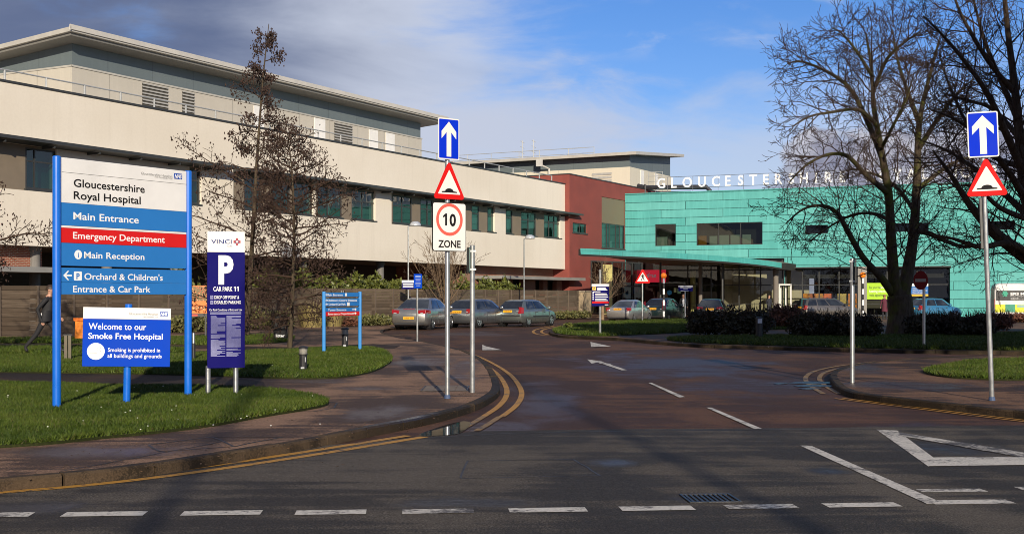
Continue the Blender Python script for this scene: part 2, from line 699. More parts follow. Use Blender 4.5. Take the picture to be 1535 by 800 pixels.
def kerb(name, pts, w, h, off):
    """concrete kerb stones laid along a line, with narrow joints"""
    mb = MB()
    # resample at 0.9 m stones
    seg = [0.0]
    for i in range(1, len(pts)):
        seg.append(seg[-1] + (pts[i] - pts[i - 1]).length)

    def pt(d):
        d = max(0, min(seg[-1], d))
        for i in range(1, len(seg)):
            if seg[i] >= d:
                u = (d - seg[i - 1]) / max(1e-6, seg[i] - seg[i - 1])
                return pts[i - 1].lerp(pts[i], u)
        return pts[-1]
    d = 0.0
    rnd = random.Random(5)
    while d < seg[-1] - 0.2:
        e = min(d + 0.9, seg[-1])
        run = [pt(d + 0.006), pt((d + e) / 2), pt(e - 0.006)]
        L, R = band(run, w, off)
        hh = h + rnd.uniform(-0.006, 0.006)
        c = 0.022
        for i in range(2):
            for (a, b2, z0, z1) in ((0, 1, -0.05, hh - c),):
                mb.hexa([(R[i].x, R[i].y, z0), (R[i + 1].x, R[i + 1].y, z0), (L[i + 1].x, L[i + 1].y, z0), (L[i].x, L[i].y, z0),
                         (R[i].x, R[i].y, z1), (R[i + 1].x, R[i + 1].y, z1), (L[i + 1].x, L[i + 1].y, z1), (L[i].x, L[i].y, z1)])
                q = [p.lerp(o, 0.14) for p, o in ((R[i], L[i]), (R[i + 1], L[i + 1]), (L[i + 1], R[i + 1]), (L[i], R[i]))]
                mb.hexa([(R[i].x, R[i].y, z1), (R[i + 1].x, R[i + 1].y, z1), (L[i + 1].x, L[i + 1].y, z1), (L[i].x, L[i].y, z1)] + [(p.x, p.y, hh) for p in q])
        d = e
    o = mb.build(name, M_kerb)
    return struct(o)


# ------------------------------------------------------------------ ground sheet, road, footways
mb = MB()
mb.quad((-900, -200, -0.004), (900, -200, -0.004), (900, 1500, -0.004), (-900, 1500, -0.004))
struct(mb.build('ground', M_red))
# sealed joints outlining old trench repairs in the footway and the street
M_seal = mat('bitumen_seal', (0.016, 0.014, 0.012), 0.6, 0, 0.4, 9, world=True)
mb = MB()


def seal(pxs, z, w):
    for a_, b_ in zip(pxs, pxs[1:]):
        a_, b_ = gp(*a_, z), gp(*b_, z)
        n_ = max(2, int((b_ - a_).length / .25))
        q = [a_.lerp(b_, i / n_) + Vector((random.Random(i * 7 + int(a_.x * 99)).uniform(-.012, .012), random.Random(i * 5 + int(a_.y * 99)).uniform(-.02, .02), 0)) for i in range(n_ + 1)]
        for i in range(n_):
            t_ = (q[i + 1] - q[i]).normalized() * w / 2
            s_ = Vector((-t_.y, t_.x, 0))
            mb.quad(*[(v.x, v.y, z) for v in (q[i] - s_, q[i + 1] - s_, q[i + 1] + s_, q[i] + s_)])


seal(((222, 666), (318, 654), (425, 654), (352, 668), (240, 676), (222, 666)), 0.1035, .03)
seal(((318, 654), (352, 668)), 0.1037, .03)
seal(((470, 600), (506, 603), (500, 611), (470, 616)), 0.1035, .03)
seal(((640, 655), (760, 649), (900, 646), (1100, 644), (1320, 642)), 0.0045, .035)
seal(((90, 706), (330, 662)), 0.1036, .02)
seal(((700, 690), (860, 688), (900, 712), (690, 716), (700, 690)), 0.0045, .022)
struct(mb.build('road_joints', M_seal))

# the street across the foreground
mb = MB()
ed = [gp(x, y) for x, y in ((-900, 720), (-300, 700), (300, 680), (560, 662), (640, 652), (720, 646), (900, 643), (1200, 641), (1535, 637), (1900, 632), (2500, 626))]
ed[0].x, ed[1].x = -60, -25
vs = []
for p in ed:
    vs += [(p.x, p.y, 0.002), (p.x, -40, 0.002)]
mb.add(vs, [(2 * i, 2 * i + 1, 2 * i + 3, 2 * i + 2) for i in range(len(ed) - 1)])
road = struct(mb.build('road', M_asphalt))

KZ = 0.10
# left footway outline, seen as the kerb's top edge
kl_px = [(-420, 745), (-200, 738), (0, 717), (150, 704), (300, 683), (430, 662), (520, 645), (600, 630), (660, 617), (700, 605), (724, 594), (737, 584), (738, 572), (732, 556), (720, 541), (704, 531), (688, 524)]
kl = [gp(x, y, KZ) for x, y in kl_px]
kl_c = catmull(kl, 5)
edge_far = [gp(x, y, KZ) for x, y in ((660, 517), (625, 510), (598, 506), (576, 500), (572, 496), (584, 492), (640, 487), (720, 482), (800, 478), (900, 473))]
edge_c = catmull([kl[-1]] + edge_far, 4)
foot = kl_c + edge_c[1:] + [Vector((14, 118, KZ)), Vector((-60, 118, KZ)), Vector((-60, 10.0, KZ))]
pavement = slab('pavement', foot, KZ, M_pave)
kerb('kerb', kl_c, 0.16, KZ + 0.012, -0.05)
mb = MB()
strip(mb, edge_c, 0.14, KZ + 0.004)
struct(mb.build('kerb_edging', M_kerb))

# dark paths across the left lawns
def area(pxs, z, n=4):
    return catmull([gp(x, y, z) for x, y in pxs], n, True)

slab('path', [gp(x, y, KZ + 0.004) for x, y in ((-400, 556), (0, 557), (130, 558.5), (250, 560), (330, 562), (360, 566), (395, 572), (400, 582), (330, 580), (200, 577), (0, 574), (-400, 571))], KZ + 0.004, M_path, 0.05)
slab('path', [gp(x, y, KZ + 0.004) for x, y in ((-300, 513), (0, 514.5), (200, 516), (330, 518), (450, 520), (560, 515), (600, 518), (590, 522), (450, 526), (330, 523), (200, 520.5), (0, 519.5), (-300, 519))], KZ + 0.004, M_path, 0.05)

LZ = KZ + 0.03
lawns = []
lawns.append(([(-500, 572), (0, 573.5), (150, 577), (300, 579.5), (400, 583), (465, 591), (492, 600), (478, 608), (400, 621), (300, 638), (150, 654), (0, 667), (-500, 690)], 2600, 0.055))
lawns.append(([(-500, 533), (0, 533), (200, 532), (300, 529), (400, 526), (480, 523), (540, 521), (572, 525), (588, 536), (576, 548), (545, 559), (490, 565), (400, 564.5), (250, 560), (0, 556.5), (-500, 553)], 1100, 0.075))
lawns.append(([(-400, 520), (0, 520.5), (200, 521.5), (290, 524), (200, 529.5), (0, 530), (-400, 530)], 600, 0.09))
lawns.append(([(-400, 507), (0, 508), (200, 507), (330, 505), (420, 503), (440, 506), (425, 512), (330, 516), (200, 514.5), (0, 513), (-400, 512)], 450, 0.1))
# right hand island and corner
isl = [(824, 497), (834, 491), (858, 486), (900, 482.5), (960, 480), (1040, 477.5), (1200, 476), (1400, 476), (1700, 476), (1700, 532), (1535, 527), (1300, 523), (1120, 518), (1040, 515.5), (985, 511.5), (930, 506.5), (880, 504.5), (840, 502)]
isl_c = area(isl, KZ, 4)
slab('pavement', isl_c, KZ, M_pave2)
kerb('kerb', catmull([gp(x, y, KZ) for x, y in ((1700, 532), (1535, 527), (1300, 523), (1120, 518), (1040, 515.5), (985, 511.5), (930, 506.5), (880, 504.5), (840, 502), (824, 497), (834, 491), (858, 486), (900, 482.5))], 4), 0.16, KZ + 0.012, -0.05)
lawns.append(([(830, 497), (840, 491.5), (862, 487), (905, 483.5), (960, 481), (1040, 479), (1100, 480), (1180, 486), (1200, 492), (1100, 494), (1035, 497), (1000, 499), (950, 501), (900, 503), (850, 501)], 260, 0.12))
lawns.append(([(1000, 508), (1060, 505), (1150, 504), (1300, 503), (1500, 500), (1680, 496), (1680, 528), (1535, 524.5), (1300, 520.5), (1120, 515.5), (1040, 512.5)], 420, 0.10))
rc = [(1900, 534), (1700, 533), (1535, 533), (1440, 534.5), (1370, 537.5), (1303, 543), (1266, 550), (1248, 557.5), (1247, 566), (1256, 577), (1274, 586), (1300, 591), (1345, 597), (1450, 608), (1535, 617), (1700, 634), (1900, 655)]
rc_c = catmull([gp(x, y, KZ) for x, y in rc], 4)
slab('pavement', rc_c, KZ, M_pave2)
kerb('kerb', catmull([gp(x, y, KZ) for x, y in rc[2:]], 4), 0.16, KZ + 0.012, 0.05)
lawns.append(([(1384, 556), (1410, 549), (1440, 543.5), (1535, 538), (1750, 536), (1750, 570), (1535, 568), (1470, 566.5), (1415, 563)], 1200, 0.07))

rnd = random.Random(11)
gv, gf, gm = MB(), None, None
for li, (pp, dens, bl) in enumerate(lawns):
    z = LZ
    pts = area(pp, z, 4)
    slab('lawn', pts, z, M_turf, 0.06)
    tris = []
    tot = 0
    for t in tess(pts):
        a, b, c = [pts[i] for i in t]
        ar = abs((b.x - a.x) * (c.y - a.y) - (b.y - a.y) * (c.x - a.x)) / 2
        tris.append((a, b, c, ar))
    for a, b, c, ar in tris:
        n = ar * dens
        n = int(n) + (1 if rnd.random() < n - int(n) else 0)
        for _ in range(n):
            u, v = rnd.random(), rnd.random()
            if u + v > 1:
                u, v = 1 - u, 1 - v
            x = a.x + (b.x - a.x) * u + (c.x - a.x) * v
            y = a.y + (b.y - a.y) * u + (c.y - a.y) * v
            if abs(x) > y * 0.48 + 1.5:
                continue
            k = mnoise.noise((x * 0.9, y * 0.9, 0.3)) * 0.5 + mnoise.noise((x * 4, y * 4, 1.3)) * 0.35
            hgt = bl * (0.75 + 0.6 * rnd.random() + 0.7 * k)
            if hgt < 0.02:
                continue
            an = rnd.random() * 6.283
            wd = hgt * rnd.uniform(0.10, 0.2)
            lx, ly = rnd.gauss(0, 0.55) * hgt, rnd.gauss(0, 0.55) * hgt
            ca, sa = math.cos(an) * wd, math.sin(an) * wd
            bi = len(gv.v)
            gv.v += [(x - ca, y - sa, z), (x + ca, y + sa, z), (x + lx, y + ly, z + hgt)]
            gv.f.append([bi, bi + 1, bi + 2])
            gv.mi.append(0 if k + rnd.gauss(0, 0.25) < 0.12 else (1 if rnd.random() < 0.85 else 2))


# tufts growing in the gutter at the foot of the left kerb
gu = catmull([gp(x, y) for x, y in ((120, 714), (200, 705), (300, 691), (400, 675), (480, 660), (545, 648), (600, 639))], 12)
for _ in range(3600):
    i = rnd.randrange(len(gu) - 1)
    p = gu[i].lerp(gu[i + 1], rnd.random())
    if mnoise.noise((p.x * 2.3, p.y * 2.3, 4.0)) < 0.02:
        continue
    x, y = p.x + rnd.gauss(0, .025), p.y + rnd.gauss(0, .03)
    hgt = rnd.uniform(.02, .075)
    an = rnd.random() * 6.283
    ca, sa = math.cos(an) * hgt * .16, math.sin(an) * hgt * .16
    bi = len(gv.v)
    gv.v += [(x - ca, y - sa, 0), (x + ca, y + sa, 0), (x + rnd.gauss(0, .4) * hgt, y + rnd.gauss(0, .4) * hgt, hgt)]
    gv.f.append([bi, bi + 1, bi + 2])
    gv.mi.append(0 if rnd.random() < .6 else 2)


def blade(name, c, c2):
    m, nt, bs = base_mat(name)
    f = nt.noise(worldco(nt), 1.1, 5.0, 0.6)
    nt.put(bs.inputs['Base Color'], nt.mix(nt.ramp(f, 0.35, 0.65), c, c2))
    bs.inputs['Roughness'].default_value = 0.6
    bs.inputs['Specular IOR Level'].default_value = 0.25
    return m


M_blade = [blade('grass_blade', (0.029, 0.052, 0.004), (0.050, 0.076, 0.007)), blade('grass_blade_bright', (0.058, 0.094, 0.008), (0.078, 0.104, 0.013)), blade('grass_blade_dry', (0.09, 0.08, 0.03), (0.07, 0.075, 0.02))]
g = struct(gv.build('grass', M_blade), 'stuff')
g['label'] = 'short green winter grass growing on the lawns beside the footways'
# a few daisies and fallen bits in the grass
mb = MB()
for (x0, x1, y0, y1, n) in ((0, 480, 580, 655, 34), (0, 560, 534, 556, 30), (1000, 1500, 506, 522, 12)):
    for _ in range(n):
        p = gp(rnd.uniform(x0, x1), rnd.uniform(y0, y1), LZ)
        r = rnd.uniform(0.007, 0.013)
        zz = LZ + rnd.uniform(0.03, 0.07)
        mb.lathe([(r * 0.5, 0), (r, 0.004), (r * 0.6, 0.01)], (p.x, p.y, zz), 'z', 6)
dz_ = struct(mb.build('daisies', mat('daisy_white', (0.75, 0.75, 0.68), 0.7)), 'stuff')

# fallen leaves and grit on the footways and along the kerbs
mb = MB()
rl = random.Random(41)
spots_ = [(p + Vector((rl.gauss(0, .35), rl.gauss(0, .35), 0)), KZ + .006) for p in kl_c for _ in range(4)]
spots_ += [(gp(rl.uniform(330, 720), rl.uniform(530, 650), KZ), KZ + .006) for _ in range(110)]
spots_ += [(gp(rl.uniform(-20, 560), rl.uniform(655, 700), KZ), KZ + .006) for _ in range(110)]
spots_ += [(gp(rl.uniform(1290, 1540), rl.uniform(558, 600), KZ), KZ + .006) for _ in range(70)]
spots_ += [(gp(rl.uniform(-20, 480), rl.uniform(585, 660), KZ), KZ + .06) for _ in range(90)]
for p, z in spots_:
    a, r = rl.random() * 6.28, rl.uniform(.008, .024)
    c_, s_ = math.cos(a) * r, math.sin(a) * r
    mb.add([(p.x - c_, p.y - s_, z), (p.x + s_ * .5, p.y - c_ * .5, z + .006), (p.x + c_, p.y + s_, z + rl.uniform(.0, .012)), (p.x - s_ * .5, p.y + c_ * .5, z + .003)], [(0, 1, 2, 3)])
fl_ = struct(mb.build('fallen_leaves', mat('dead_leaf', (0.12, 0.065, 0.028), 0.8, 0, 0.6, 3, world=True)), 'stuff')
fl_['label'] = 'small brown fallen leaves scattered on the footways and lawn edges'

# ------------------------------------------------------------------ painted markings (parts of the road)
Z1 = 0.0065
mb = MB()
mw = MB()
dash = [(-60, 48, 772), (95, 218, 770.5), (273, 392, 769), (443, 549, 768), (603, 710, 766.5), (763, 879, 764.5), (930, 1039, 762), (1088, 1193, 759.5), (1237, 1346, 757), (1395, 1515, 752.5), (1560, 1690, 749)]
for i, (a, b, y) in enumerate(dash):
    t = mw if i in (7, 4) else mb
    strip(t, [gp(a, y + 0.8), gp((a + b) / 2, y), gp(b, y - 0.8)], 0.20, Z1)
for (a, b, y) in ((1378, 1475, 735.5), (1526, 1620, 732)):
    strip(mw, [gp(a, y), gp(b, y - 1)], 0.17, Z1 - .0012)
mb.poly([(p.x, p.y, Z1 + .0018) for p in (gp(1199, 668), gp(1390, 756), gp(1412, 754), gp(1216, 668.5))])
# give way triangle
a, b, c = gp(1314, 644), gp(1392, 699.5), gp(1545, 697)
d, e, f2 = gp(1338, 649), gp(1404, 688), gp(1548, 686)
mb.poly([(p.x, p.y, Z1) for p in (a, b, gp(1400, 686.5), gp(1345, 645.5))])
mb.poly([(p.x, p.y, Z1 + 0.001) for p in (gp(1391, 699), gp(1545, 697), gp(1548, 684.5), gp(1399, 686))])
mw.poly([(p.x, p.y, Z1 + .003) for p in (gp(1346, 648), gp(1352, 654), gp(1532, 686), gp(1560, 683))])
mb.build('give_way_line', M_white, road)
mw.build('give_way_line', M_whitew, road)
mb = MB()
for pp in (((972, 573.8), (977, 573.8), (1027, 595), (1018, 595.6)), ((1059, 611), (1067, 611), (1142, 642.5), (1131, 643))):
    mb.poly([(p.x, p.y, Z1) for p in [gp(*q) for q in pp][::-1]])
# straight-on arrow, its barb, and the far arrow head
for ki, pp in enumerate((((893, 542), (900, 541.3), (940, 554.5), (932, 555)), ((880, 538.6), (903, 541.6), (887, 545)), ((900, 543), (916, 545.6), (914, 546.6), (898, 544.6)),
           ((885, 512.5), (916, 519.3), (886, 520)), ((723, 516.6), (728, 519), (752, 524.6), (723, 525)))):
    mb.poly([(p.x, p.y, Z1 + .0012 * ki) for p in [gp(*q) for q in pp][::-1]])
mb.build('lane_marking', M_white, road)
# double yellow lines
my = MB()
mf = MB()
yl = [(-300, 757), (0, 735.5), (150, 722.5), (300, 704), (450, 682), (560, 664.5), (625, 654)]
yc = catmull([gp(x, y) for x, y in yl], 6)
strip(my, yc, 0.125, Z1, 0.135)
strip(my, yc, 0.125, Z1, -0.115)
yr = [(684, 528), (705, 533), (730, 545), (752, 560), (765, 577), (768, 592), (758, 608), (736, 624)]
yc = catmull([gp(x, y) for x, y in yr], 6)
strip(my, yc, 0.095, Z1, 0.16)
strip(my, yc, 0.095, Z1, -0.10)
yc = catmull([gp(x, y) for x, y in ((736, 624), (715, 637), (700, 645))], 6)
strip(mf, yc, 0.09, Z1, 0.13)
strip(mf, yc, 0.09, Z1, -0.10)
yc = catmull([gp(x, y) for x, y in ((1320, 542), (1270, 548), (1232, 556), (1218, 566), (1226, 578), (1246, 590))], 6)
strip(mf, yc, 0.10, Z1, 0.14)
strip(mf, yc, 0.10, Z1, -0.14)
yc = catmull([gp(x, y) for x, y in ((1256, 597), (1345, 608), (1450, 621), (1535, 631), (1650, 644))], 6)
strip(my, yc, 0.06, Z1, 0.10)
strip(my, yc, 0.06, Z1, -0.06)
yc = catmull([gp(x, y) for x, y in ((860, 502.5), (825, 502.3), (808, 498.5), (812, 493.5), (838, 488))], 6)
strip(my, yc, 0.13, Z1, 0.25)
strip(my, yc, 0.13, Z1, -0.15)
yc = catmull([gp(x, y) for x, y in ((1000, 516), (1060, 519), (1150, 522), (1300, 527))], 6)
strip(mf, yc, 0.09, Z1)
# parking bay edges beside the row of cars
strip(mf, [gp(600, 498), gp(660, 496.5)], 0.10, Z1)
strip(mf, [gp(586, 503), gp(612, 501.2)], 0.16, Z1)
my.build('double_yellow_line', M_yellow, road)
mf.build('double_yellow_line', M_yellow2, road)

# puddle lying against the kerb
struct(slab('puddle', area(((628, 651.5), (650, 642), (690, 631), (706, 634), (694, 646), (680, 650.5), (650, 652.5)), 0.0085), 0.0085, M_water, 0.006))

m, nt, bs = base_mat('shallow_water')
bs.inputs['Base Color'].default_value = (0.02, 0.016, 0.014, 1)
nt.put(bs.inputs['Roughness'], nt.ramp(nt.noise(worldco(nt), 5.0, 4.0), 0.35, 0.65, 0.30, 0.48))
bs.inputs['Specular IOR Level'].default_value = 0.5
nt.put(bs.inputs['Normal'], nt.bump(nt.noise(nt.mapping(worldco(nt), scale=(1, .5, 1)), 9.0, 3.0), 0.25, 0.01))
for pp in (((1182, 573.6), (1206, 571.2), (1236, 571.8), (1250, 573.6), (1230, 575), (1204, 574.8)), ((1190, 577.4), (1214, 576), (1246, 577), (1252, 578.6), (1222, 579.6), (1200, 579)), ((1196, 581.6), (1214, 580.9), (1232, 582), (1208, 583)), ((1160, 574.2), (1176, 573.4), (1180, 574.6), (1166, 575.4))):
    struct(slab('puddle', area(pp, 0.008), 0.008, m, 0.006))

# iron gully grating in the street, inspection cover in the footway
M_iron = mat('cast_iron', (0.03, 0.03, 0.033), 0.45, 0.6, 0.3, 20, 0.4)
p = gp(1064, 747.5)
t = thing('drain_grating', 'rusty iron drain grating sunk in the grey street', 'drain', (p.x, p.y, 0.003), 0.08)
mb = MB()
for sx in (-0.22, 0.20):
    mb.box(sx, sx + 0.02, -0.21, 0.21, 0, 0.012)
for sy in (-0.21, 0.19):
    mb.box(-0.2, 0.2, sy, sy + 0.02, 0, 0.012)
mb.build('frame', M_iron, t)
mb = MB()
for k in range(9):
    mb.hexa([(-0.19 + k * 0.042, -0.19, 0), (-0.172 + k * 0.042, -0.19, 0), (-0.165 + k * 0.042, 0.19, 0), (-0.183 + k * 0.042, 0.19, 0),
             (-0.19 + k * 0.042, -0.19, 0.01), (-0.172 + k * 0.042, -0.19, 0.01), (-0.165 + k * 0.042, 0.19, 0.01), (-0.183 + k * 0.042, 0.19, 0.01)])
mb.build('grate', M_iron, t)
p = gp(668, 582, KZ)
t = thing('inspection_cover', 'paved inspection cover set in the footway by the signpost foot', 'manhole cover', (p.x, p.y, KZ + 0.004), 0.0)
mb = MB()
mb.box(-0.38, 0.38, -0.62, -0.58, 0, 0.006)
mb.box(-0.38, 0.38, 0.58, 0.62, 0, 0.006)
mb.box(-0.40, -0.38, -0.62, 0.62, 0, 0.006)
mb.box(0.38, 0.40, -0.62, 0.62, 0, 0.006)
mb.build('frame', M_iron, t)
mb = MB()
for i in range(4):
    for j in range(6):
        mb.box(-0.37 + i * 0.187, -0.37 + i * 0.187 + 0.178, -0.57 + j * 0.19, -0.57 + j * 0.19 + 0.18, 0, 0.005)
mb.build('infill', mat('cover_paving', lin(112, 98, 84), 0.85, 0, 0.25, 14, 0.3), t)
# ------------------------------------------------------------------ buildings
class Frame:
    def __init__(s, ox, oy, dx, dy):
        L = math.hypot(dx, dy)
        s.o = Vector((ox, oy))
        s.d = Vector((dx / L, dy / L))
        s.nr = Vector((s.d.y, -s.d.x))
        s.rz = math.atan2(dy, dx)

    def s_at(s, px, n=0.0):
        k = (px - CX) / F
        return (k * (s.o.y + s.nr.y * n) - s.o.x - s.nr.x * n) / (s.d.x - k * s.d.y)

    def Y(s, sv, n=0.0):
        return s.o.y + s.d.y * sv + s.nr.y * n

    def z_at(s, px, py, n=0.0):
        return zat(py, s.Y(s.s_at(px, n), n))

    def root(s, name, label, cat):
        return thing(name, label, cat, (s.o.x, s.o.y, 0), s.rz)

    def w(s, sv, n, z):
        p = s.o + s.d * sv + s.nr * n
        return Vector((p.x, p.y, z))


def fb(mb, s0, s1, n0, n1, z0, z1):
    """box in facade coordinates, n outwards"""
    return mb.box(s0, s1, -n1, -n0, z0, z1)


def glass_mat(name, tint, refl=0.12, rough=0.01):
    m = bpy.data.materials.new(name)
    m.use_nodes = True
    nt = NT(m.node_tree)
    for n in list(nt.n):
        nt.n.remove(n)
    o = nt.new('ShaderNodeOutputMaterial')
    tr = nt.new('ShaderNodeBsdfTransparent')
    tr.inputs[0].default_value = c4(tint)
    gl = nt.new('ShaderNodeBsdfGlossy')
    gl.inputs['Roughness'].default_value = rough
    nz = nt.noise(objco(nt), 0.6, 2.0)
    nt.put(gl.inputs['Normal'], nt.bump(nz, 0.08, 0.05))
    lw = nt.new('ShaderNodeLayerWeight')
    lw.inputs['Blend'].default_value = 0.25
    fac = nt.math('ADD', nt.math('MULTIPLY', lw.outputs['Fresnel'], 0.8), refl, clamp=True)
    mx = nt.new('ShaderNodeMixShader')
    nt.put(mx.inputs[0], fac)
    nt.l.new(tr.outputs[0], mx.inputs[1])
    nt.l.new(gl.outputs[0], mx.inputs[2])
    nt.l.new(mx.outputs[0], o.inputs[0])
    return m


G_teal = glass_mat('green_tinted_glass', (0.42, 0.72, 0.66), 0.08)
G_dark = glass_mat('dark_tinted_glass', (0.30, 0.36, 0.34), 0.06)
G_clear = glass_mat('shopfront_glass', (0.78, 0.82, 0.76), 0.05)


def render_mat():
    """painted render with faint rain streaks and patchy weathering"""
    m, nt, bs = base_mat('cream_render')
    co = objco(nt)
    streak = nt.noise(nt.mapping(co, scale=(2.2, 2.2, 0.12)), 1.0, 5.0, 0.65)
    big = nt.noise(co, 0.16, 4.0, 0.6)
    fine = nt.noise(co, 8.0, 4.0, 0.6)
    c = nt.mix(nt.ramp(big, 0.3, 0.7), (0.70, 0.638, 0.53), (0.765, 0.705, 0.60))
    c = nt.mix(nt.ramp(streak, 0.5, 0.78, 0.0, 0.3), c, (0.55, 0.49, 0.40))
    c = nt.mix(nt.ramp(fine, 0.3, 0.7, 0.0, 0.12), c, (0.5, 0.44, 0.36))
    nt.put(bs.inputs['Base Color'], c)
    bs.inputs['Roughness'].default_value = 0.85
    bs.inputs['Specular IOR Level'].default_value = 0.2
    nt.put(bs.inputs['Normal'], nt.bump(fine, 0.12, 0.01))
    return m


def grid_mat(name, c1, c2, line, w, h, mortar=0.012, rough=0.7, var=0.25, metal=0.0, offset=0.5, vertical=False, bump=0.3, specular=0.4):
    """panel, board or brick courses in facade coordinates (x along the wall, z up)"""
    m, nt, bs = base_mat(name)
    co = objco(nt)
    sp = nt.new('ShaderNodeSeparateXYZ')
    nt.put(sp.inputs[0], co)
    cb = nt.new('ShaderNodeCombineXYZ')
    along = nt.math('ADD', sp.outputs[0], nt.math('MULTIPLY', sp.outputs[1], 1.0))
    nt.put(cb.inputs[0], along)
    nt.put(cb.inputs[1], sp.outputs[2])
    br = nt.new('ShaderNodeTexBrick')
    nt.put(br.inputs['Vector'], cb.outputs[0])
    br.offset = offset
    br.inputs['Color1'].default_value = c4(c1)
    br.inputs['Color2'].default_value = c4(c2)
    br.inputs['Mortar'].default_value = c4(line)
    br.inputs['Scale'].default_value = 1.0
    br.inputs['Brick Width'].default_value = w
    br.inputs['Row Height'].default_value = h
    br.inputs['Mortar Size'].default_value = mortar
    br.inputs['Mortar Smooth'].default_value = 0.1
    n1 = nt.noise(co, 0.5, 6.0, 0.65)
    n2 = nt.noise(nt.mapping(co, scale=(3, 3, 0.35)), 1.2, 5.0, 0.65)
    c = nt.mix(nt.ramp(n1, 0.3, 0.72, 0.0, var), br.outputs['Color'], tuple(x * 0.6 for x in c1))
    c = nt.mix(nt.ramp(n2, 0.45, 0.75, 0.0, var), c, tuple(min(1, x * 1.35) for x in c2))
    nt.put(bs.inputs['Base Color'], c)
    bs.inputs['Roughness'].default_value = rough
    bs.inputs['Metallic'].default_value = metal
    bs.inputs['Specular IOR Level'].default_value = specular
    nt.put(bs.inputs['Normal'], nt.bump(nt.math('SUBTRACT', 1.0, br.outputs['Fac']), bump, 0.02))
    return m


M_render = render_mat()
M_taupe = mat('taupe_panel', lin(122, 110, 94), 0.6, 0, 0.1, 1.5)
M_dkgrey = mat('dark_grey_metal', (0.045, 0.047, 0.047), 0.45, 0.2, 0.15, 3)
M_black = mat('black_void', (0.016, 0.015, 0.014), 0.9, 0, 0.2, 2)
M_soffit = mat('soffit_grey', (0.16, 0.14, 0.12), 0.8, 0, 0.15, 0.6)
M_alu = mat('galvanised_steel', (0.42, 0.43, 0.43), 0.38, 0.85, 0.12, 8, 0.1)
M_rail = mat('rail_steel', (0.42, 0.43, 0.42), 0.5, 0.3, 0.15, 8)
M_clad = grid_mat('grey_cladding', (0.125, 0.155, 0.165), (0.14, 0.17, 0.18), (0.09, 0.11, 0.12), 3.2, 4.0, 0.02, 0.5, 0.12, 0.1, 0.0)
M_pcream = grid_mat('cream_panels', (0.46, 0.43, 0.365), (0.48, 0.445, 0.38), (0.30, 0.28, 0.24), 3.2, 9.0, 0.025, 0.6, 0.14, 0, 0.0)
M_pwhite = mat('white_door', (0.74, 0.73, 0.70), 0.5, 0, 0.06, 2)
M_roofedge = mat('roof_edge_metal', (0.46, 0.44, 0.39), 0.45, 0.1, 0.1, 1.5)
M_louvre = mat('louvre_grey', (0.42, 0.41, 0.38), 0.5, 0.2, 0.1, 4)
M_redren = mat('red_render', (0.225, 0.052, 0.040), 0.8, 0, 0.14, 0.7, 0.1, 12)
M_brick = grid_mat('red_brick', (0.27, 0.068, 0.034), (0.21, 0.055, 0.03), (0.34, 0.27, 0.21), 0.225, 0.075, 0.012, 0.85, 0.2)
M_copper = grid_mat('green_copper', (0.078, 0.385, 0.36), (0.135, 0.46, 0.43), (0.018, 0.11, 0.105), 5.6, 0.72, 0.032, 0.55, 0.32, 0.15, 0.4)
M_copper_s = grid_mat('green_copper_fascia', (0.07, 0.37, 0.345), (0.11, 0.43, 0.395), (0.06, 0.21, 0.18), 3.0, 5.0, 0.02, 0.5, 0.35, 0.2, 0.4)
M_blind = mat('pale_blind', (0.52, 0.56, 0.46), 0.8, 0, 0.08, 2)
M_room = mat('room_dark_green', (0.03, 0.17, 0.15), 0.9, 0, 0.2, 1)
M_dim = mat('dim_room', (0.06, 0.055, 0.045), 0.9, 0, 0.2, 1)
M_tan = mat('tan_inner_wall', (0.40, 0.35, 0.25), 0.85, 0, 0.1, 0.7)
M_yel = mat('cream_yellow_pillar', (0.60, 0.52, 0.20), 0.6, 0, 0.1, 2)


def wall(mb, s0, s1, z0, z1, n, opens, depth=0.25):
    """front skin with openings and their reveals"""
    xs = sorted({s0, s1, *[o[0] for o in opens], *[o[1] for o in opens]})
    zs = sorted({z0, z1, *[o[2] for o in opens], *[o[3] for o in opens]})
    y = -n
    for i in range(len(xs) - 1):
        for j in range(len(zs) - 1):
            cx, cz = (xs[i] + xs[i + 1]) / 2, (zs[j] + zs[j + 1]) / 2
            if any(o[0] < cx < o[1] and o[2] < cz < o[3] for o in opens):
                continue
            mb.quad((xs[i], y, zs[j]), (xs[i + 1], y, zs[j]), (xs[i + 1], y, zs[j + 1]), (xs[i], y, zs[j + 1]))
    for a, b, c, d in opens:
        e = y + depth
        mb.quad((a, y, c), (a, y, d), (a, e, d), (a, e, c))
        mb.quad((b, y, d), (b, y, c), (b, e, c), (b, e, d))
        mb.quad((a, y, d), (b, y, d), (b, e, d), (a, e, d))
        mb.quad((b, y, c), (a, y, c), (a, e, c), (b, e, c))


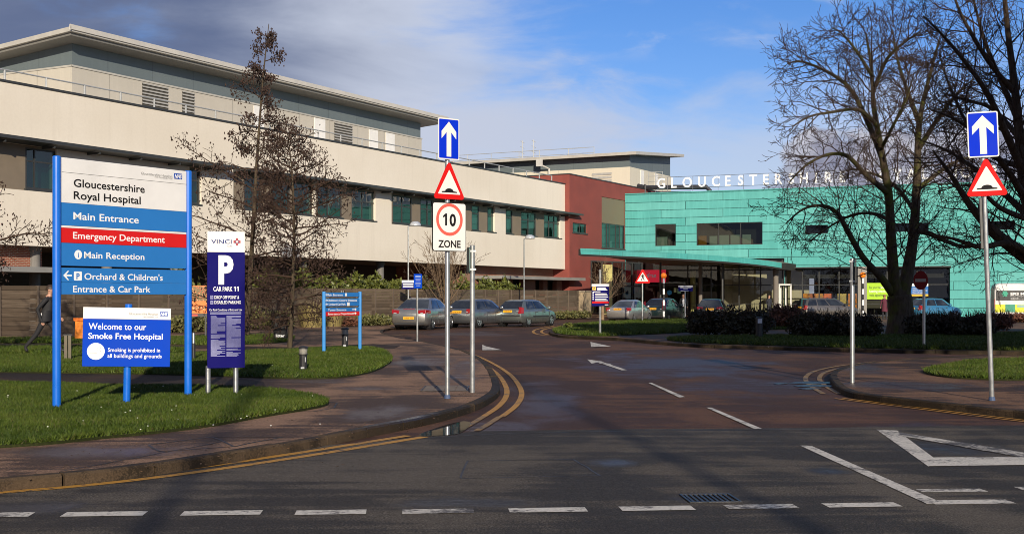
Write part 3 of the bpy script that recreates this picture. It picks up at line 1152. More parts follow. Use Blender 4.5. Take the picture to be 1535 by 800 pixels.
def window(root, s0, s1, z0, z1, n, mull=(), trans=(), glass=None, frame=None, fw=0.06, blind=None, room=None, sill=True, rdepth=0.5):
    """frame with sill; the pane and what shows behind it are its sub-parts"""
    frame = frame or M_dkgrey
    mb = MB()
    fb(mb, s0, s0 + fw, n - 0.06, n + 0.02, z0, z1)
    fb(mb, s1 - fw, s1, n - 0.06, n + 0.02, z0, z1)
    fb(mb, s0 + fw, s1 - fw, n - 0.06, n + 0.02, z1 - fw, z1)
    fb(mb, s0 + fw, s1 - fw, n - 0.06, n + 0.02, z0, z0 + fw)
    for t in mull:
        x = s0 + (s1 - s0) * t
        fb(mb, x - fw * .5, x + fw * .5, n - 0.055, n + 0.015, z0 + fw, z1 - fw)
    for t in trans:
        z = z0 + (z1 - z0) * t
        fb(mb, s0 + fw, s1 - fw, n - 0.05, n + 0.01, z - fw * .5, z + fw * .5)
    if sill:
        fb(mb, s0 - 0.08, s1 + 0.08, n - 0.05, n + 0.16, z0 - 0.09, z0 - 0.002)
    w = mb.build('window', frame, root)
    mb = MB()
    mb.quad((s0 + fw * .6, -n + 0.02, z0 + fw * .6), (s1 - fw * .6, -n + 0.02, z0 + fw * .6), (s1 - fw * .6, -n + 0.02, z1 - fw * .6), (s0 + fw * .6, -n + 0.02, z1 - fw * .6))
    mb.build('pane', glass or G_teal, w)
    mb = MB()
    mb.cur = 0
    y = -n + 0.075
    e = y + rdepth
    a, b, c, d = s0 + .01, s1 - .01, z0 + .01, z1 - .01
    mb.quad((a, e, c), (b, e, c), (b, e, d), (a, e, d))
    mb.quad((a, y, c), (a, e, c), (a, e, d), (a, y, d))
    mb.quad((b, e, c), (b, y, c), (b, y, d), (b, e, d))
    mb.quad((a, y, c), (b, y, c), (b, e, c), (a, e, c))
    mb.quad((a, e, d), (b, e, d), (b, y, d), (a, y, d))
    mb.build('room', room or M_room, w)
    if blind:
        mb = MB()
        for (u0, u1, v0, v1) in blind:
            fb(mb, s0 + (s1 - s0) * u0, s0 + (s1 - s0) * u1, n - 0.16, n - 0.14, z0 + (z1 - z0) * v0, z0 + (z1 - z0) * v1)
        mb.build('blind', M_blind, w)
    return w


# ======== the long cream wing
FL = Frame(-21.8, 52.8, 0.47, 0.8827)
R_ = FL.root('hospital_wing', 'long cream hospital wing with a window band and grey rooftop plant floor', 'building')
sL = lambda px, n=0.0: FL.s_at(px, n)
S0, S1 = sL(0) - 30, sL(847)
ZB, ZS, ZW, ZP = 3.9, 6.3, 8.28, 10.85
mb = MB()
fb(mb, S0, S1, -0.5, 0.0, ZW, ZP)
fb(mb, S0, S1, -14, -0.52, ZP - 0.5, ZP - 0.2)
fb(mb, S1 - 0.3, S1 - 0.002, -14, -0.5, ZB, ZP - 0.01)
mb.build('upper_wall', M_render, R_)
mb = MB()
fb(mb, S0, S1, -0.55, 0.0, ZB, ZS)
mb.build('lower_wall', M_render, R_)
mb = MB()
fb(mb, S0, S1 + 0.02, -0.2, 0.06, ZP + 0.002, ZP + 0.09)
mb.build('coping', M_dkgrey, R_)
# window band set back between cream piers
groups = [(-260, 86), (284, 302), (350, 470), (474, 563), (587, 742), (758, 840)]
cream = []
prev = S0
for a, b in groups:
    sa, sb = sL(a), sL(b)
    if sa > prev + 0.05:
        mb = MB()
        fb(mb, prev, sa, -0.5, -0.001, ZS, ZW - 0.002)
        mb.build('pier', M_render, R_)
    prev = sb
mb = MB()
fb(mb, prev, S1, -0.5, -0.001, ZS, ZW - 0.002)
mb.build('pier', M_render, R_)
wins = [(-215, -140, (0.33,), (0.62,), None), (-120, -40, (0.5,), (0.7,), None), (38, 84, (0.3,), (0.68,), None), (284.5, 299, (), (0.68,), None), (366, 392, (0.5,), (0.3,), None),
        (408, 434, (0.5,), (), None), (440, 468, (0.5,), (0.3,), None), (476, 512, (0.42,), (), [(0.5, 0.62, 0.1, 0.9)]), (527, 562, (0.45,), (0.62,), [(0.45, 0.55, 0.1, 0.95)]),
        (588.5, 617, (0.5,), (0.62,), None), (630, 648, (0.6,), (0.62,), None), (664, 690, (0.5,), (0.62,), [(0.1, 0.45, 0.05, 0.6)]), (707, 718, (), (0.68,), [(0.1, 0.95, 0.02, 0.62)]), (730.5, 741.5, (), (0.68,), [(0.1, 0.95, 0.02, 0.62)]),
        (758.5, 768, (), (0.68,), [(0.1, 0.95, 0.02, 0.62)]), (781, 803, (0.5,), (0.66,), [(0.55, 0.97, 0.02, 0.6), (0.05, 0.45, 0.02, 0.2)]), (815.5, 840, (0.3, 0.62), (0.66,), [(0.05, 0.28, 0.02, 0.66), (0.66, 0.94, 0.02, 0.66)])]
opens = []
for (a, b, mu, tr, bl) in wins:
    opens.append((sL(a, -0.12), sL(b, -0.12), ZS + 0.10, ZW - 0.10))
mb = MB()
wall(mb, S0, S1, ZS, ZW, -0.12, opens, 0.1)
mb.build('window_band', M_taupe, R_)
for (a, b, mu, tr, bl), o in zip(wins, opens):
    window(R_, o[0], o[1], o[2], o[3], -0.14, mu, tr, G_teal, None, 0.07, bl)
# shading eave along the window head, in two runs
for a, b in ((S0, sL(338)), (sL(338) + 0.6, S1 + 1.6)):
    mb = MB()
    mb.hexa([(a, 0.0, ZW + 0.0), (b, 0.0, ZW + 0.0), (b, -0.85, ZW + 0.10), (a, -0.85, ZW + 0.10),
             (a, 0.0, ZW + 0.16), (b, 0.0, ZW + 0.16), (b, -0.85, ZW + 0.2), (a, -0.85, ZW + 0.2)])
    fb(mb, a, b, 0.853, 0.95, ZW + 0.06, ZW + 0.20)
    k = a + 1
    while k < b:
        fb(mb, k, k + 0.06, 0.002, 0.8, ZW - 0.10, ZW - 0.001)
        k += 2.6
    mb.build('eave', M_dkgrey, R_)
# open undercroft: soffit, columns, back wall
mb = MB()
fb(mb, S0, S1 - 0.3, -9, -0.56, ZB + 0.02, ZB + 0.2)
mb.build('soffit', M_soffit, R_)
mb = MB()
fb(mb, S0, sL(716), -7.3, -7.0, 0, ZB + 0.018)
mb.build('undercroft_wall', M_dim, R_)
for px in (-70, 52, 160, 262, 357, 454, 570):
    mb = MB()
    s = sL(px, -0.9)
    mb.lathe([(0.24, 0.0), (0.24, ZB - 0.2), (0.30, ZB - 0.19), (0.30, ZB + 0.018)], (s, 0.9, 0), 'z', 16)
    mb.build('column', mat('column_grey', (0.16, 0.15, 0.14), 0.7, 0, 0.15, 2), R_, smooth=False)
mb = MB()
fb(mb, sL(716), S1 - 0.01, -8, -1.1, 0, ZB + 0.018)
mb.build('brick_wall', M_brick, R_)
mb = MB()
fb(mb, S0, sL(84), -1.5, -0.9, 2.95, ZB + 0.018)
mb.build('brick_wall', M_brick, R_)
mb = MB()
fb(mb, sL(752, 1.2), S1 + 1.2, -1.05, 1.3, 2.95, 3.18)
mb.build('porch_roof', mat('lead_grey', (0.25, 0.245, 0.23), 0.6, 0, 0.12, 1), R_)
mb = MB()
fb(mb, S0, sL(84), -0.9, 1.2, 2.72, 2.95)
mb.build('porch_roof', mat('lead_grey', (0.25, 0.245, 0.23), 0.6, 0, 0.12, 1), R_)
for a, b in ((752, 772), (788, 806), (818, 824), (838, 846)):
    mb = MB()
    fb(mb, sL(a), sL(b), -0.6, -0.2, 0, 2.948)
    mb.build('porch_pier', M_brick, R_)
mb = MB()
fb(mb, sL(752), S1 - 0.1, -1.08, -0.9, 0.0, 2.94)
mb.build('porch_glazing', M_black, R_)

# guard rail on the parapet
mb = MB()
k = sL(8, -0.5) - 30
stp = (sL(69, -0.5) - sL(7, -0.5))
s_end = sL(829, -0.5)
ps = []
k = sL(7, -0.5) - stp * 4
while k < s_end:
    ps.append(k)
    k += stp
for k in ps:
    mb.tube([(k, 0.5, ZP - 0.25), (k, 0.5, ZP + 0.62)], 0.048, 6)
for zz in (0.62, 0.16):
    mb.tube([(ps[0], 0.5, ZP + zz), (ps[-1], 0.5, ZP + zz)], 0.036, 6)
mb.build('guard_rail', M_rail, R_)

# rooftop plant floor
N5 = -5.0
p0, p1 = sL(108, N5), sL(632, N5)
Lp = 15.0          # depth of the plant floor
tilt = math.tan(math.radians(4.6))
ZC, ZG = 13.33, 14.46
mb = MB()
fb(mb, p0, p1, N5 - Lp, N5, ZP - 0.3, ZC)
mb.build('plant_wall', M_pcream, R_)
mb = MB()
i = 0.06
zb = ZG - Lp * tilt
mb.hexa([(p0 + i, -N5 + i, ZC + .001), (p1 - i, -N5 + i, ZC + .001), (p1 - i, -N5 + Lp - i, ZC + .001), (p0 + i, -N5 + Lp - i, ZC + .001),
         (p0 + i, -N5 + i, ZG), (p1 - i, -N5 + i, ZG), (p1 - i, -N5 + Lp - i, zb), (p0 + i, -N5 + Lp - i, zb)])
mb.build('plant_cladding', M_clad, R_)
mb = MB()
fb(mb, p0 - 0.04, p1 + 0.04, N5 - 0.02, N5 + 0.05, ZC - 0.05, ZC + 0.04)
mb.box(p0 - 0.04, p0 + 0.03, -N5 - 0.02, -N5 + Lp, ZC - 0.05, ZC + 0.04)
mb.build('plant_trim', M_roofedge, R_)


def tilted(mb, s0, s1, y0, y1, zf, th, tl, yref):
    zz = lambda y: zf - (y - yref) * tl
    mb.hexa([(s0, y0, zz(y0)), (s1, y0, zz(y0)), (s1, y1, zz(y1)), (s0, y1, zz(y1)),
             (s0, y0, zz(y0) + th), (s1, y0, zz(y0) + th), (s1, y1, zz(y1) + th), (s0, y1, zz(y1) + th)])


ov = 1.25
rf = MB()
tilted(rf, p0 - ov, p1 + ov * 1.3, -N5 - ov, -N5 + Lp + ov, ZG + 0.16, 0.22, tilt, -N5)
rfo = rf.build('roof', M_roofedge, R_)
mb = MB()
tilted(mb, p0 - ov + 0.18, p1 + ov * 1.3 - 0.18, -N5 - ov + 0.18, -N5 + Lp + ov - .18, ZG + 0.012, 0.145, tilt, -N5)
mb.build('roof_soffit', mat('roof_soffit_grey', (0.17, 0.165, 0.15), 0.6, 0.1, 0.1, 1), R_)
mb = MB()
tilted(mb, p0 - ov - 0.06, p1 + ov * 1.3 + 0.06, -N5 - ov - 0.07, -N5 - ov - 0.004, ZG + 0.24, 0.24, tilt, -N5)
mb.box(p0 - ov - 0.07, p0 - ov - 0.004, -N5 - ov - 0.07, -N5 - ov - 0.0, ZG + 0.3, ZG + 0.5)
mb.build('gutter', mat('pale_gutter', (0.55, 0.52, 0.46), 0.5, 0.1, 0.08, 2), R_)
mb = MB()
fb(mb, p0 - 0.5, p0 + 1.6, N5 - 11.5, N5 - 9.4, ZG - 0.6, ZG + 0.9)
mb.build('roof_vent', mat('white_roof_vent', (0.7, 0.68, 0.62), 0.6, 0, 0.08, 2), R_)


def louvre(root, s0, s1, z0, z1, n, mt=None, bl=0.085):
    mb = MB()
    z = z0 + 0.03
    while z < z1 - 0.03:
        mb.hexa([(s0, -n - 0.05, z), (s1, -n - 0.05, z), (s1, -n - 0.005, z + bl * .55), (s0, -n - 0.005, z + bl * .55),
                 (s0, -n - 0.05, z + 0.015), (s1, -n - 0.05, z + 0.015), (s1, -n - 0.005, z + bl * .55 + .015), (s0, -n - 0.005, z + bl * .55 + .015)])
        z += bl * 1.35
    o = mb.build('louvre', mt or M_louvre, root)
    b2 = MB()
    b2.quad((s0, -n - 0.004, z0), (s1, -n - 0.004, z0), (s1, -n - 0.004, z1), (s0, -n - 0.004, z1))
    b2.build('backing', M_dim, o)
    return o


for a, b in ((213, 252), (273, 291), (501, 528)):
    louvre(R_, sL(a, N5), sL(b, N5), ZP - 0.2, ZC - 0.12, N5, bl=0.13)
for a, b in ((380, 395), (471, 487), (553, 566), (578, 591)):
    mb = MB()
    fb(mb, sL(a, N5), sL(b, N5), N5 + 0.003, N5 + 0.04, ZP - 0.2, ZC - 0.1)
    mb.build('plant_door', M_pwhite, R_)

# ======== red block beside it
NR = 0.4
R2 = FL.root('red_block', 'dark red rendered block with taupe panel, between the cream wing and the green copper front', 'building')
r0, r1 = S1 + 0.012, sL(1005, NR)
ZR = 11.66
tp = (sL(902, NR), sL(936, NR))
op = [(sL(858.5, NR), sL(880, NR), 6.95, 7.75), (tp[0], tp[1] + 0.2, 5.9, 10.3)]
mb = MB()
wall(mb, r0, r1, 0, ZR, NR, op, 0.2)
mb.quad((r0, 12, 0), (r0, -NR, 0), (r0, -NR, ZR), (r0, 12, ZR))
mb.quad((r0, -NR, ZR), (r1, -NR, ZR), (r1, 12, ZR), (r0, 12, ZR))
mb.quad((r1, -NR, 0), (r1, 12, 0), (r1, 12, ZR), (r1, -NR, ZR))
mb.build('wall', M_redren, R2)
mb = MB()
fb(mb, r0 - 0.03, r1, NR - 0.3, NR + 0.05, ZR + 0.002, ZR + 0.09)
mb.box(r0 - 0.03, r0 + 0.2, -NR + 0.302, 12, ZR + 0.002, ZR + 0.09)
mb.build('coping', M_dkgrey, R2)
mb = MB()
fb(mb, tp[0] + .01, tp[1] + 0.19, NR - 0.12, NR - 0.06, 8.05, 10.29)
mb.build('taupe_panel', mat('olive_panel', lin(118, 106, 84), 0.6, 0, 0.06, 1.2), R2)
window(R2, tp[0], tp[1] + 0.2, 5.9, 8.04, NR - 0.1, (0.25, 0.36, 0.63, 0.8), (), G_teal, M_dkgrey, 0.07, [(0.12, 0.22, 0.02, 0.98), (0.42, 0.52, 0.02, 0.3), (0.86, 0.98, 0.02, 0.98)])
window(R2, op[0][0], op[0][1], 6.95, 7.75, NR - 0.1, (0.55,), (), G_teal, M_dkgrey, 0.07, [(0.3, 0.5, 0.02, 0.95), (0.75, 0.98, 0.02, 0.95)])

# ======== plant building at the rear
FP = Frame(11.9, 125.0, 0.47, 0.8827)
R3 = FP.root('rear_plant_building', 'pale plant building with grey cladding and sloping roof, behind the red block', 'building')
WL, WD = 11.6, 22.0
zc2, zg2 = 14.7, 15.85
up = 0.9 / 11.4
mb = MB()
mb.box(0, WL, 0, WD, 8, zc2)
mb.build('wall', grid_mat('pale_panels', (0.60, 0.555, 0.45), (0.62, 0.575, 0.465), (0.45, 0.41, 0.34), 4.0, 9.0, 0.02, 0.6, 0.1, 0, 0.0), R3)
mb = MB()
i = 0.08
mb.hexa([(i, i, zc2 + .001), (WL - i, i, zc2 + .001), (WL - i, WD - i, zc2 + .001), (i, WD - i, zc2 + .001),
         (i, i, zg2), (WL - i, i, zg2 + up * WL), (WL - i, WD - i, zg2 + up * WL), (i, WD - i, zg2)])
mb.build('cladding', M_clad, R3)
mb = MB()
o1 = 1.1
zt = lambda s: zg2 + 0.02 + up * s
mb.hexa([(-o1, -o1, zt(-o1)), (WL + o1, -o1, zt(WL + o1)), (WL + o1, WD + o1, zt(WL + o1)), (-o1, WD + o1, zt(-o1)),
         (-o1, -o1, zt(-o1) + .3), (WL + o1, -o1, zt(WL + o1) + .3), (WL + o1, WD + o1, zt(WL + o1) + .3), (-o1, WD + o1, zt(-o1) + .3)])
ro3 = mb.build('roof', M_roofedge, R3)
for a, b in ((2.0, 4.2), (13.2, 14.8)):
    mb = MB()
    z = 12.2
    while z < zc2 - 0.4:
        mb.hexa([(-0.06, a, z), (-0.06, b, z), (-0.005, b, z + 0.2), (-0.005, a, z + 0.2), (-0.06, a, z + .03), (-0.06, b, z + .03), (-0.005, b, z + 0.23), (-0.005, a, z + 0.23)])
        z += 0.36
    mb.build('louvre', M_louvre, R3)
for a in (2.2, 5.4):
    mb = MB()
    mb.box(a * 1.25, a * 1.25 + 0.9, -0.04, -0.003, 10, zc2 - 0.1)
    mb.build('plant_door', M_pwhite, R3)
mb = MB()
mb.tube([(-o1 - 0.1, 9.6, 15.85), (-o1 - 0.1, 9.6, 15.3), (-0.2, 9.0, 14.9), (-0.2, 9.0, 11)], 0.11, 8)
mb.box(-o1 - 0.25, -o1 + .02, 9.3, 9.95, 15.1, 15.84)
mb.build('downpipe', mat('pale_pipe', (0.5, 0.49, 0.46), 0.5, 0, 0.1, 3), R3)
# guard rail with braced ladder frame on its roof
mb = MB()
zr = 16.3
for y in (6, 9, 12.5, 15, 18.5, 21.5):
    mb.tube([(4.5, y, zr - 0.4), (4.5, y, zr + 1.2)], 0.04, 5)
for z in (0.6, 1.2):
    mb.tube([(4.5, 6, zr + z), (4.5, 21.5, zr + z)], 0.035, 5)
    mb.tube([(4.5, 21.5, zr + z), (1.0, 22.5, zr + z - 0.5)], 0.035, 5)
    mb.tube([(4.5, 6, zr + z), (1.0, 7.5, zr + z - 0.5)], 0.035, 5)
for y in (13.2, 14.6):
    mb.tube([(4.5, y, zr - 0.2), (4.5, y, zr + 2.4)], 0.05, 5)
    for z in (0.3, 0.9, 1.5, 2.1):
        mb.tube([(4.5, y - 0.25, zr + z), (4.5, y + 0.25, zr + z + 0.25)], 0.03, 5)
mb.build('guard_rail', M_rail, R3)

# tiled roof peeping between the plant floor and the parapet
t = thing('tiled_house', 'distant building with orange clay tile roof beyond the cream parapet', 'building', at(640, 150, z=0), 0.5)
mb = MB()
mb.box(-9, 9, 0, 9, 0, 16.2)
mb.build('wall', M_brick, t)
mb = MB()
mb.hexa([(-9.5, -0.6, 16.21), (9.5, -0.6, 16.21), (9.5, 9.6, 16.21), (-9.5, 9.6, 16.21), (-9.5, 4.4, 18.6), (9.5, 4.4, 18.6), (9.5, 4.6, 18.6), (-9.5, 4.6, 18.6)])
mb.build('roof', grid_mat('clay_tiles', (0.42, 0.19, 0.08), (0.36, 0.16, 0.07), (0.2, 0.08, 0.04), 0.5, 0.35, 0.03, 0.8), t)

# ======== green copper entrance building
sj = sL(937, NR)
pj = FL.w(sj, NR, 0)
FT = Frame(pj.x, pj.y, 0.92, -0.39)
R4 = FT.root('copper_entrance_building', 'green copper clad entrance building with wide sloping canopy, right of the red block', 'building')
sT = lambda px, n=0.0: FT.s_at(px, n)
T0, T1 = 0.0, sT(1535) + 24
ZT, ZL = 10.85, 4.05
a1 = sT(1424)
zt1, zt0 = 8.1, 6.15
opn = [(sT(982), sT(1013), zt0, zt1), (sT(1044), sT(1143), zt0, zt1), (sT(1207), sT(1241), 7.0, 7.72), (sT(1340), sT(1392), 7.0, 7.72), (sT(1485), sT(1521), 7.0, 7.72),
       (sT(1176), a1, 0.0, ZL), (T0 + 0.02, sT(1176) - .02, 0.0, 4.95)]
mb = MB()
wall(mb, T0, T1, 0, ZT, 0.0, opn, 0.3)
mb.quad((T0, 0, ZT), (T1, 0, ZT), (T1, 16, ZT - .3), (T0, 16, ZT - .3))
mb.quad((T1, 0, 0), (T1, 16, 0), (T1, 16, ZT - .3), (T1, 0, ZT))
mb.build('copper_wall', M_copper, R4)
mb = MB()
fb(mb, T0, T1, -0.25, 0.04, ZT + 0.002, ZT + 0.08)
mb.build('coping', M_copper_s, R4)
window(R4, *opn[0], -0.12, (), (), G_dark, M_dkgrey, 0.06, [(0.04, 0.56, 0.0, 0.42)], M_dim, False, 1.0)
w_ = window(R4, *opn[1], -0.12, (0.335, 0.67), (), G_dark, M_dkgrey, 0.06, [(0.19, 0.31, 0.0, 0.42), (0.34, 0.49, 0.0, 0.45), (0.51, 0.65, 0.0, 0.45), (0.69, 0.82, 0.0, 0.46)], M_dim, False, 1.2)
mb = MB()
sa, sb = opn[1][0], opn[1][1]
fb(mb, sa + 0.1, sa + (sb - sa) * 0.14, -0.5, -0.3, zt0 + 0.02, zt0 + 0.85)
mb.build('notice_board', mat('orange_board', (0.55, 0.22, 0.03), 0.7), w_)
for o in opn[2:5]:
    window(R4, *o, -0.12, (), (), G_dark, M_black, 0.05, None, M_black, False, 0.4)

# glazed ground floor: mullions, glass, rooms behind
NG = -0.35
gm_ = MB()
hd = (1085, 1108, 1140, 1173, 1178, 1203, 1228, 1258, 1290, 1330, 1375)
for px in (905, 921, 958, 990, 1031, 1052, 1066) + hd:
    s = sT(px, NG)
    fb(gm_, s - 0.05, s + 0.05, NG - 0.06, NG + 0.05, 0, ZL - 0.01 if px > 1176 else 4.9)
for z0, z1 in ((2.6, 2.68), (ZL - 0.14, ZL - 0.012), (0.0, 0.12), (1.0, 1.05)):
    fb(gm_, T0 + 0.05, a1 - 0.02, NG - 0.05, NG + 0.04, z0, z1)
fb(gm_, T0 + .05, sT(1176) - .1, NG - .05, NG + .04, 4.84, 4.94)
gl_ = gm_.build('glazing', M_dkgrey, R4)
mb = MB()
mb.quad((T0 + .1, -NG, 0.05), (a1 - .1, -NG, 0.05), (a1 - .1, -NG, ZL - .05), (T0 + .1, -NG, ZL - .05))
mb.quad((T0 + .1, -NG, ZL - .05), (sT(1176) - .1, -NG, ZL - .05), (sT(1176) - .1, -NG, 4.9), (T0 + .1, -NG, 4.9))
mb.build('pane', G_clear, gl_)
# rooms: dark foyer on the left, tan lobby in the middle, dark shop on the right
mb = MB()
b0, b1, b2 = sT(1085, NG), sT(1203, NG), sT(1204, NG)
e = 3.6
mb.box(b0, b1, e, e + 0.2, 0, 4.94)
mb.box(b0 - 0.1, b0 + 0.05, 0.5, e, 0, 4.94)
mb.build('lobby_wall', M_tan, R4)
mb = MB()
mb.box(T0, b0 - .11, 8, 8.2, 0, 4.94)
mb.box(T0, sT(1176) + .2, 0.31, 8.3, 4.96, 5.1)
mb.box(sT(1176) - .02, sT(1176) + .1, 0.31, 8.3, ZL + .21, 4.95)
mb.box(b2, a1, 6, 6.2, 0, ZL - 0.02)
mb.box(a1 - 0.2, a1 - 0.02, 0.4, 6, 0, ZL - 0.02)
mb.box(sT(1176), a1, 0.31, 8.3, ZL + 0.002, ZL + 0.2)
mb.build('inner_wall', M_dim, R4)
mb = MB()
fb(mb, sT(1203), sT(1280), -0.32, -0.25, 1.3, 3.45)
mb.box(sT(1203), a1 - .3, 0.9, 1.0, ZL - 0.75, ZL - 0.02)
for a in (1210, 1222, 1246, 1262):
    mb.box(sT(a), sT(a) + 0.5, 2.0, 2.4, 1.0, 2.0)
mb.cur = 0
shop = MB()
shop.box(sT(1203), a1 - .3, 0.9, 1.0, ZL - 0.85, ZL - 0.02)
shop.build('shop_bulkhead', M_black, R4)
for k, (px, c) in enumerate(((1209, (0.5, 0.2, 0.03)), (1217, (0.35, 0.1, 0.03)), (1229, (0.45, 0.2, 0.05)), (1240, (0.5, 0.12, 0.05)), (1262, (0.4, 0.3, 0.1)), (1278, (0.45, 0.16, 0.04)))):
    mb = MB()
    s = sT(px, -1.6)
    mb.box(s - 0.35, s + 0.35, 1.5, 2.0, 0, 1.9)
    for z in (0.5, 1.0, 1.5):
        mb.box(s - 0.33, s + 0.33, 1.42, 1.5, z, z + 0.25)
    mb.build('shop_shelf', mat('shelf_colour_%d' % k, c, 0.6, 0, 0.4, 6), R4)
for a, b, n in ((906, 919, -1.2), (1035, 1043, -1.0)):
    mb = MB()
    s = (sT(a, n) + sT(b, n)) / 2
    mb.lathe([((sT(b, n) - sT(a, n)) / 2, 0), ((sT(b, n) - sT(a, n)) / 2, ZL)], (s, -n, 0), 'z', 20)
    mb.build('foyer_pillar', M_yel, R4)
# white draught lobby door in the tan bay
mb = MB()
da, db = sT(1170), sT(1187)
for s in (da, db - 0.1, (da + db) / 2 - .05):
    fb(mb, s, s + 0.1, 0.1, 0.2, 0, 2.72)
fb(mb, da - .002, db + .002, 0.098, 0.8, 2.6, 2.72)
fb(mb, da, da + 0.1, 0.7, 0.8, 0, 2.6)
d_ = mb.build('entrance_door', M_pwhite, R4)
mb = MB()
mb.quad((da + .1, -0.15, 0.05), (db - .1, -0.15, 0.05), (db - .1, -0.15, 2.6), (da + .1, -0.15, 2.6))
mb.build('pane', G_clear, d_)
# red cafe fascia
mb = MB()
ka, kb = sT(955, 0.1), sT(998, 0.1)
fb(mb, ka, kb, 0.05, 0.16, 2.92, 4.02)
sg = mb.build('cafe_sign', mat('cafe_red', (0.42, 0.012, 0.03), 0.5, 0, 0.06, 2, emit=0.7), R4)
mb = MB()
put_text(mb, 'kafrae', sT(965, .1), 3.35, 0.42, -0.168, (kb - ka) * 0.44)
mb.build('lettering', mat('sign_white', (0.8, 0.8, 0.78), 0.5, 0, 0.04), sg)
# lettered panels on the left window
mb = MB()
fb(mb, sT(906, 0), sT(919, 0), -0.30, -0.27, 2.95, 3.65)
sg = mb.build('window_poster', M_yel, R4)
mb = MB()
for i in range(3):
    for j in range(4):
        s = sT(907, 0) + j * 0.2
        fb(mb, s, s + 0.12, -0.268, -0.262, 3.02 + i * 0.21, 3.14 + i * 0.21)
mb.build('pattern', mat('poster_yellow', (0.7, 0.66, 0.25), 0.5), sg)
for px, z0, w, h, c in ((943, 1.35, 9, 0.55, (0.10, 0.42, 0.75)), (945, 2.0, 4, 0.4, (0.4, 0.6, 0.25)), (954, 2.0, 5, 0.9, (0.6, 0.10, 0.2)), (959.5, 1.95, 3, 0.35, (0.6, 0.6, 0.3)), (1003.5, 1.7, 7, 0.8, (0.03, 0.35, 0.7)), (1012, 2.0, 4, 0.4, (0.5, 0.62, 0.3)), (1018, 1.9, 5, 0.45, (0.3, 0.6, 0.4)), (951, 1.9, 3, 0.5, (0.08, 0.2, 0.6))):
    mb = MB()
    s = sT(px, -0.28)
    r = w / 2 * FT.Y(s) / F
    if w == 7:
        plate(mb, disc(s, z0 + 0.3, r * 1.05), 0.27, 0.28)
    else:
        mb.box(s - r, s + r, 0.27, 0.28, z0, z0 + h)
    mb.build('window_poster', mat('poster_%d' % int(px * 2), c, 0.6, 0, 0.05), R4)
# hearing clinic green banner and blue notice on the right hand shopfront
mb = MB()
ga, gb = sT(1297.5, 0.05), sT(1364, 0.05)
fb(mb, ga, gb, 0.03, 0.06, 1.42, 2.78)
sg = mb.build('green_banner', mat('banner_green', (0.40, 0.66, 0.035), 0.5, 0, 0.04, 2), R4)
mb = MB()
W_ = gb - ga
put_text(mb, 'For your free', ga + .3, 2.32, 0.20, -0.064, W_ * 0.27)
put_text(mb, 'Don\'t', ga + W_ * 0.52, 2.0, 0.20, -0.064, W_ * 0.12)
put_text(mb, 'wait, appointments today', ga + .3, 1.68, 0.20, -0.064, W_ * 0.62)
mb.build('dark_lettering', mat('banner_dark', (0.03, 0.07, 0.03), 0.5), sg)
mb = MB()
put_text(mb, 'local NHS', ga + W_ * 0.33, 2.32, 0.20, -0.064, W_ * 0.22)
put_text(mb, 'hearing check...', ga + .3, 2.0, 0.20, -0.064, W_ * 0.40)
mb.build('white_lettering', MATS['sign_white'], sg)
mb = MB()
na, nb = sT(1365.5, 0.05), sT(1391.5, 0.05)
fb(mb, na, nb, 0.03, 0.06, 1.85, 2.5)
sg = mb.build('blue_notice', mat('notice_blue', (0.02, 0.14, 0.42), 0.5, 0, 0.05), R4)
mb = MB()
fb(mb, na, nb, 0.03, 0.06, 2.502, 2.72)
for i in range(3):
    put_text(mb, 'Welcome to the hospital', na + .12, 2.28 - i * 0.17, 0.10, -0.064, (nb - na) * (0.75, 0.85, 0.6)[i])
mb.build('white_band', MATS['sign_white'], sg)
mb = MB()
fb(mb, na, nb, 0.03, 0.06, 1.68, 1.848)
mb.build('yellow_band', mat('notice_yellow', (0.7, 0.45, 0.05), 0.5), sg)

# the sweeping canopy
top_px = [(870, 372, 90.0), (900, 373.5, 91.0), (940, 375.5, 92.4), (1000, 378.5, 94.6), (1060, 382, 97.0), (1110, 386, 99.2), (1150, 390.5, 101.2), (1172, 394, 102.6)]
inv = Matrix.Translation((FT.o.x, FT.o.y, 0)) @ Matrix.Rotation(FT.rz, 4, 'Z')
inv = inv.inverted()
edge_ = [inv @ at(px, Y, py) for px, py, Y in top_px]
edge_ = catmull(edge_, 4)
back = []
for p in edge_:
    back.append(Vector((p.x, max(-0.02, p.y + 0.5), min(5.6, p.z + 0.12))))
mb = MB()
n = len(edge_)
th = 0.42
redline = [inv @ FL.w(sL(870 + 0, NR) + 0, NR + 0.01, 0)]
vs = [];
for p, q in zip(edge_, back):
    vs += [p, (p.x, p.y + 0.03, p.z - th)]
mb.add(vs, [(2 * i, 2 * i + 1, 2 * i + 3, 2 * i + 2) for i in range(n - 1)])
mb.build('canopy_fascia', M_copper_s, R4, fix=False)
# slab: top and underside reach back to the walls
mb = MB()
vs = []
for p in edge_:
    yb = -0.02
    if p.x < 0.0:
        # left of the corner the canopy runs back to the red wall
        yb = p.x * -0.0
        w0 = FL.rz - FT.rz
        yb = -0.02 + (p.x) * math.tan(w0) if abs(math.cos(w0)) > 0.05 else -0.02
        yb = max(p.y + 0.3, min(yb, -0.02)) if yb < 0 else -0.02
    vs += [(p.x, p.y + 0.012, p.z - 0.06), (p.x, yb, p.z + 0.06), (p.x, p.y + 0.05, p.z - th + 0.03), (p.x, yb, min(p.z - th + 0.0, ZL + .35) if p.x > 3 else p.z - th)]
fs = []
for i in range(n - 1):
    a, b = 4 * i, 4 * i + 4
    fs += [(a, b, b + 1, a + 1), (a + 2, a + 3, b + 3, b + 2)]
mb.add(vs, fs)
mb.build('canopy_slab', mat('canopy_soffit', (0.22, 0.19, 0.15), 0.7, 0, 0.1, 1), R4)
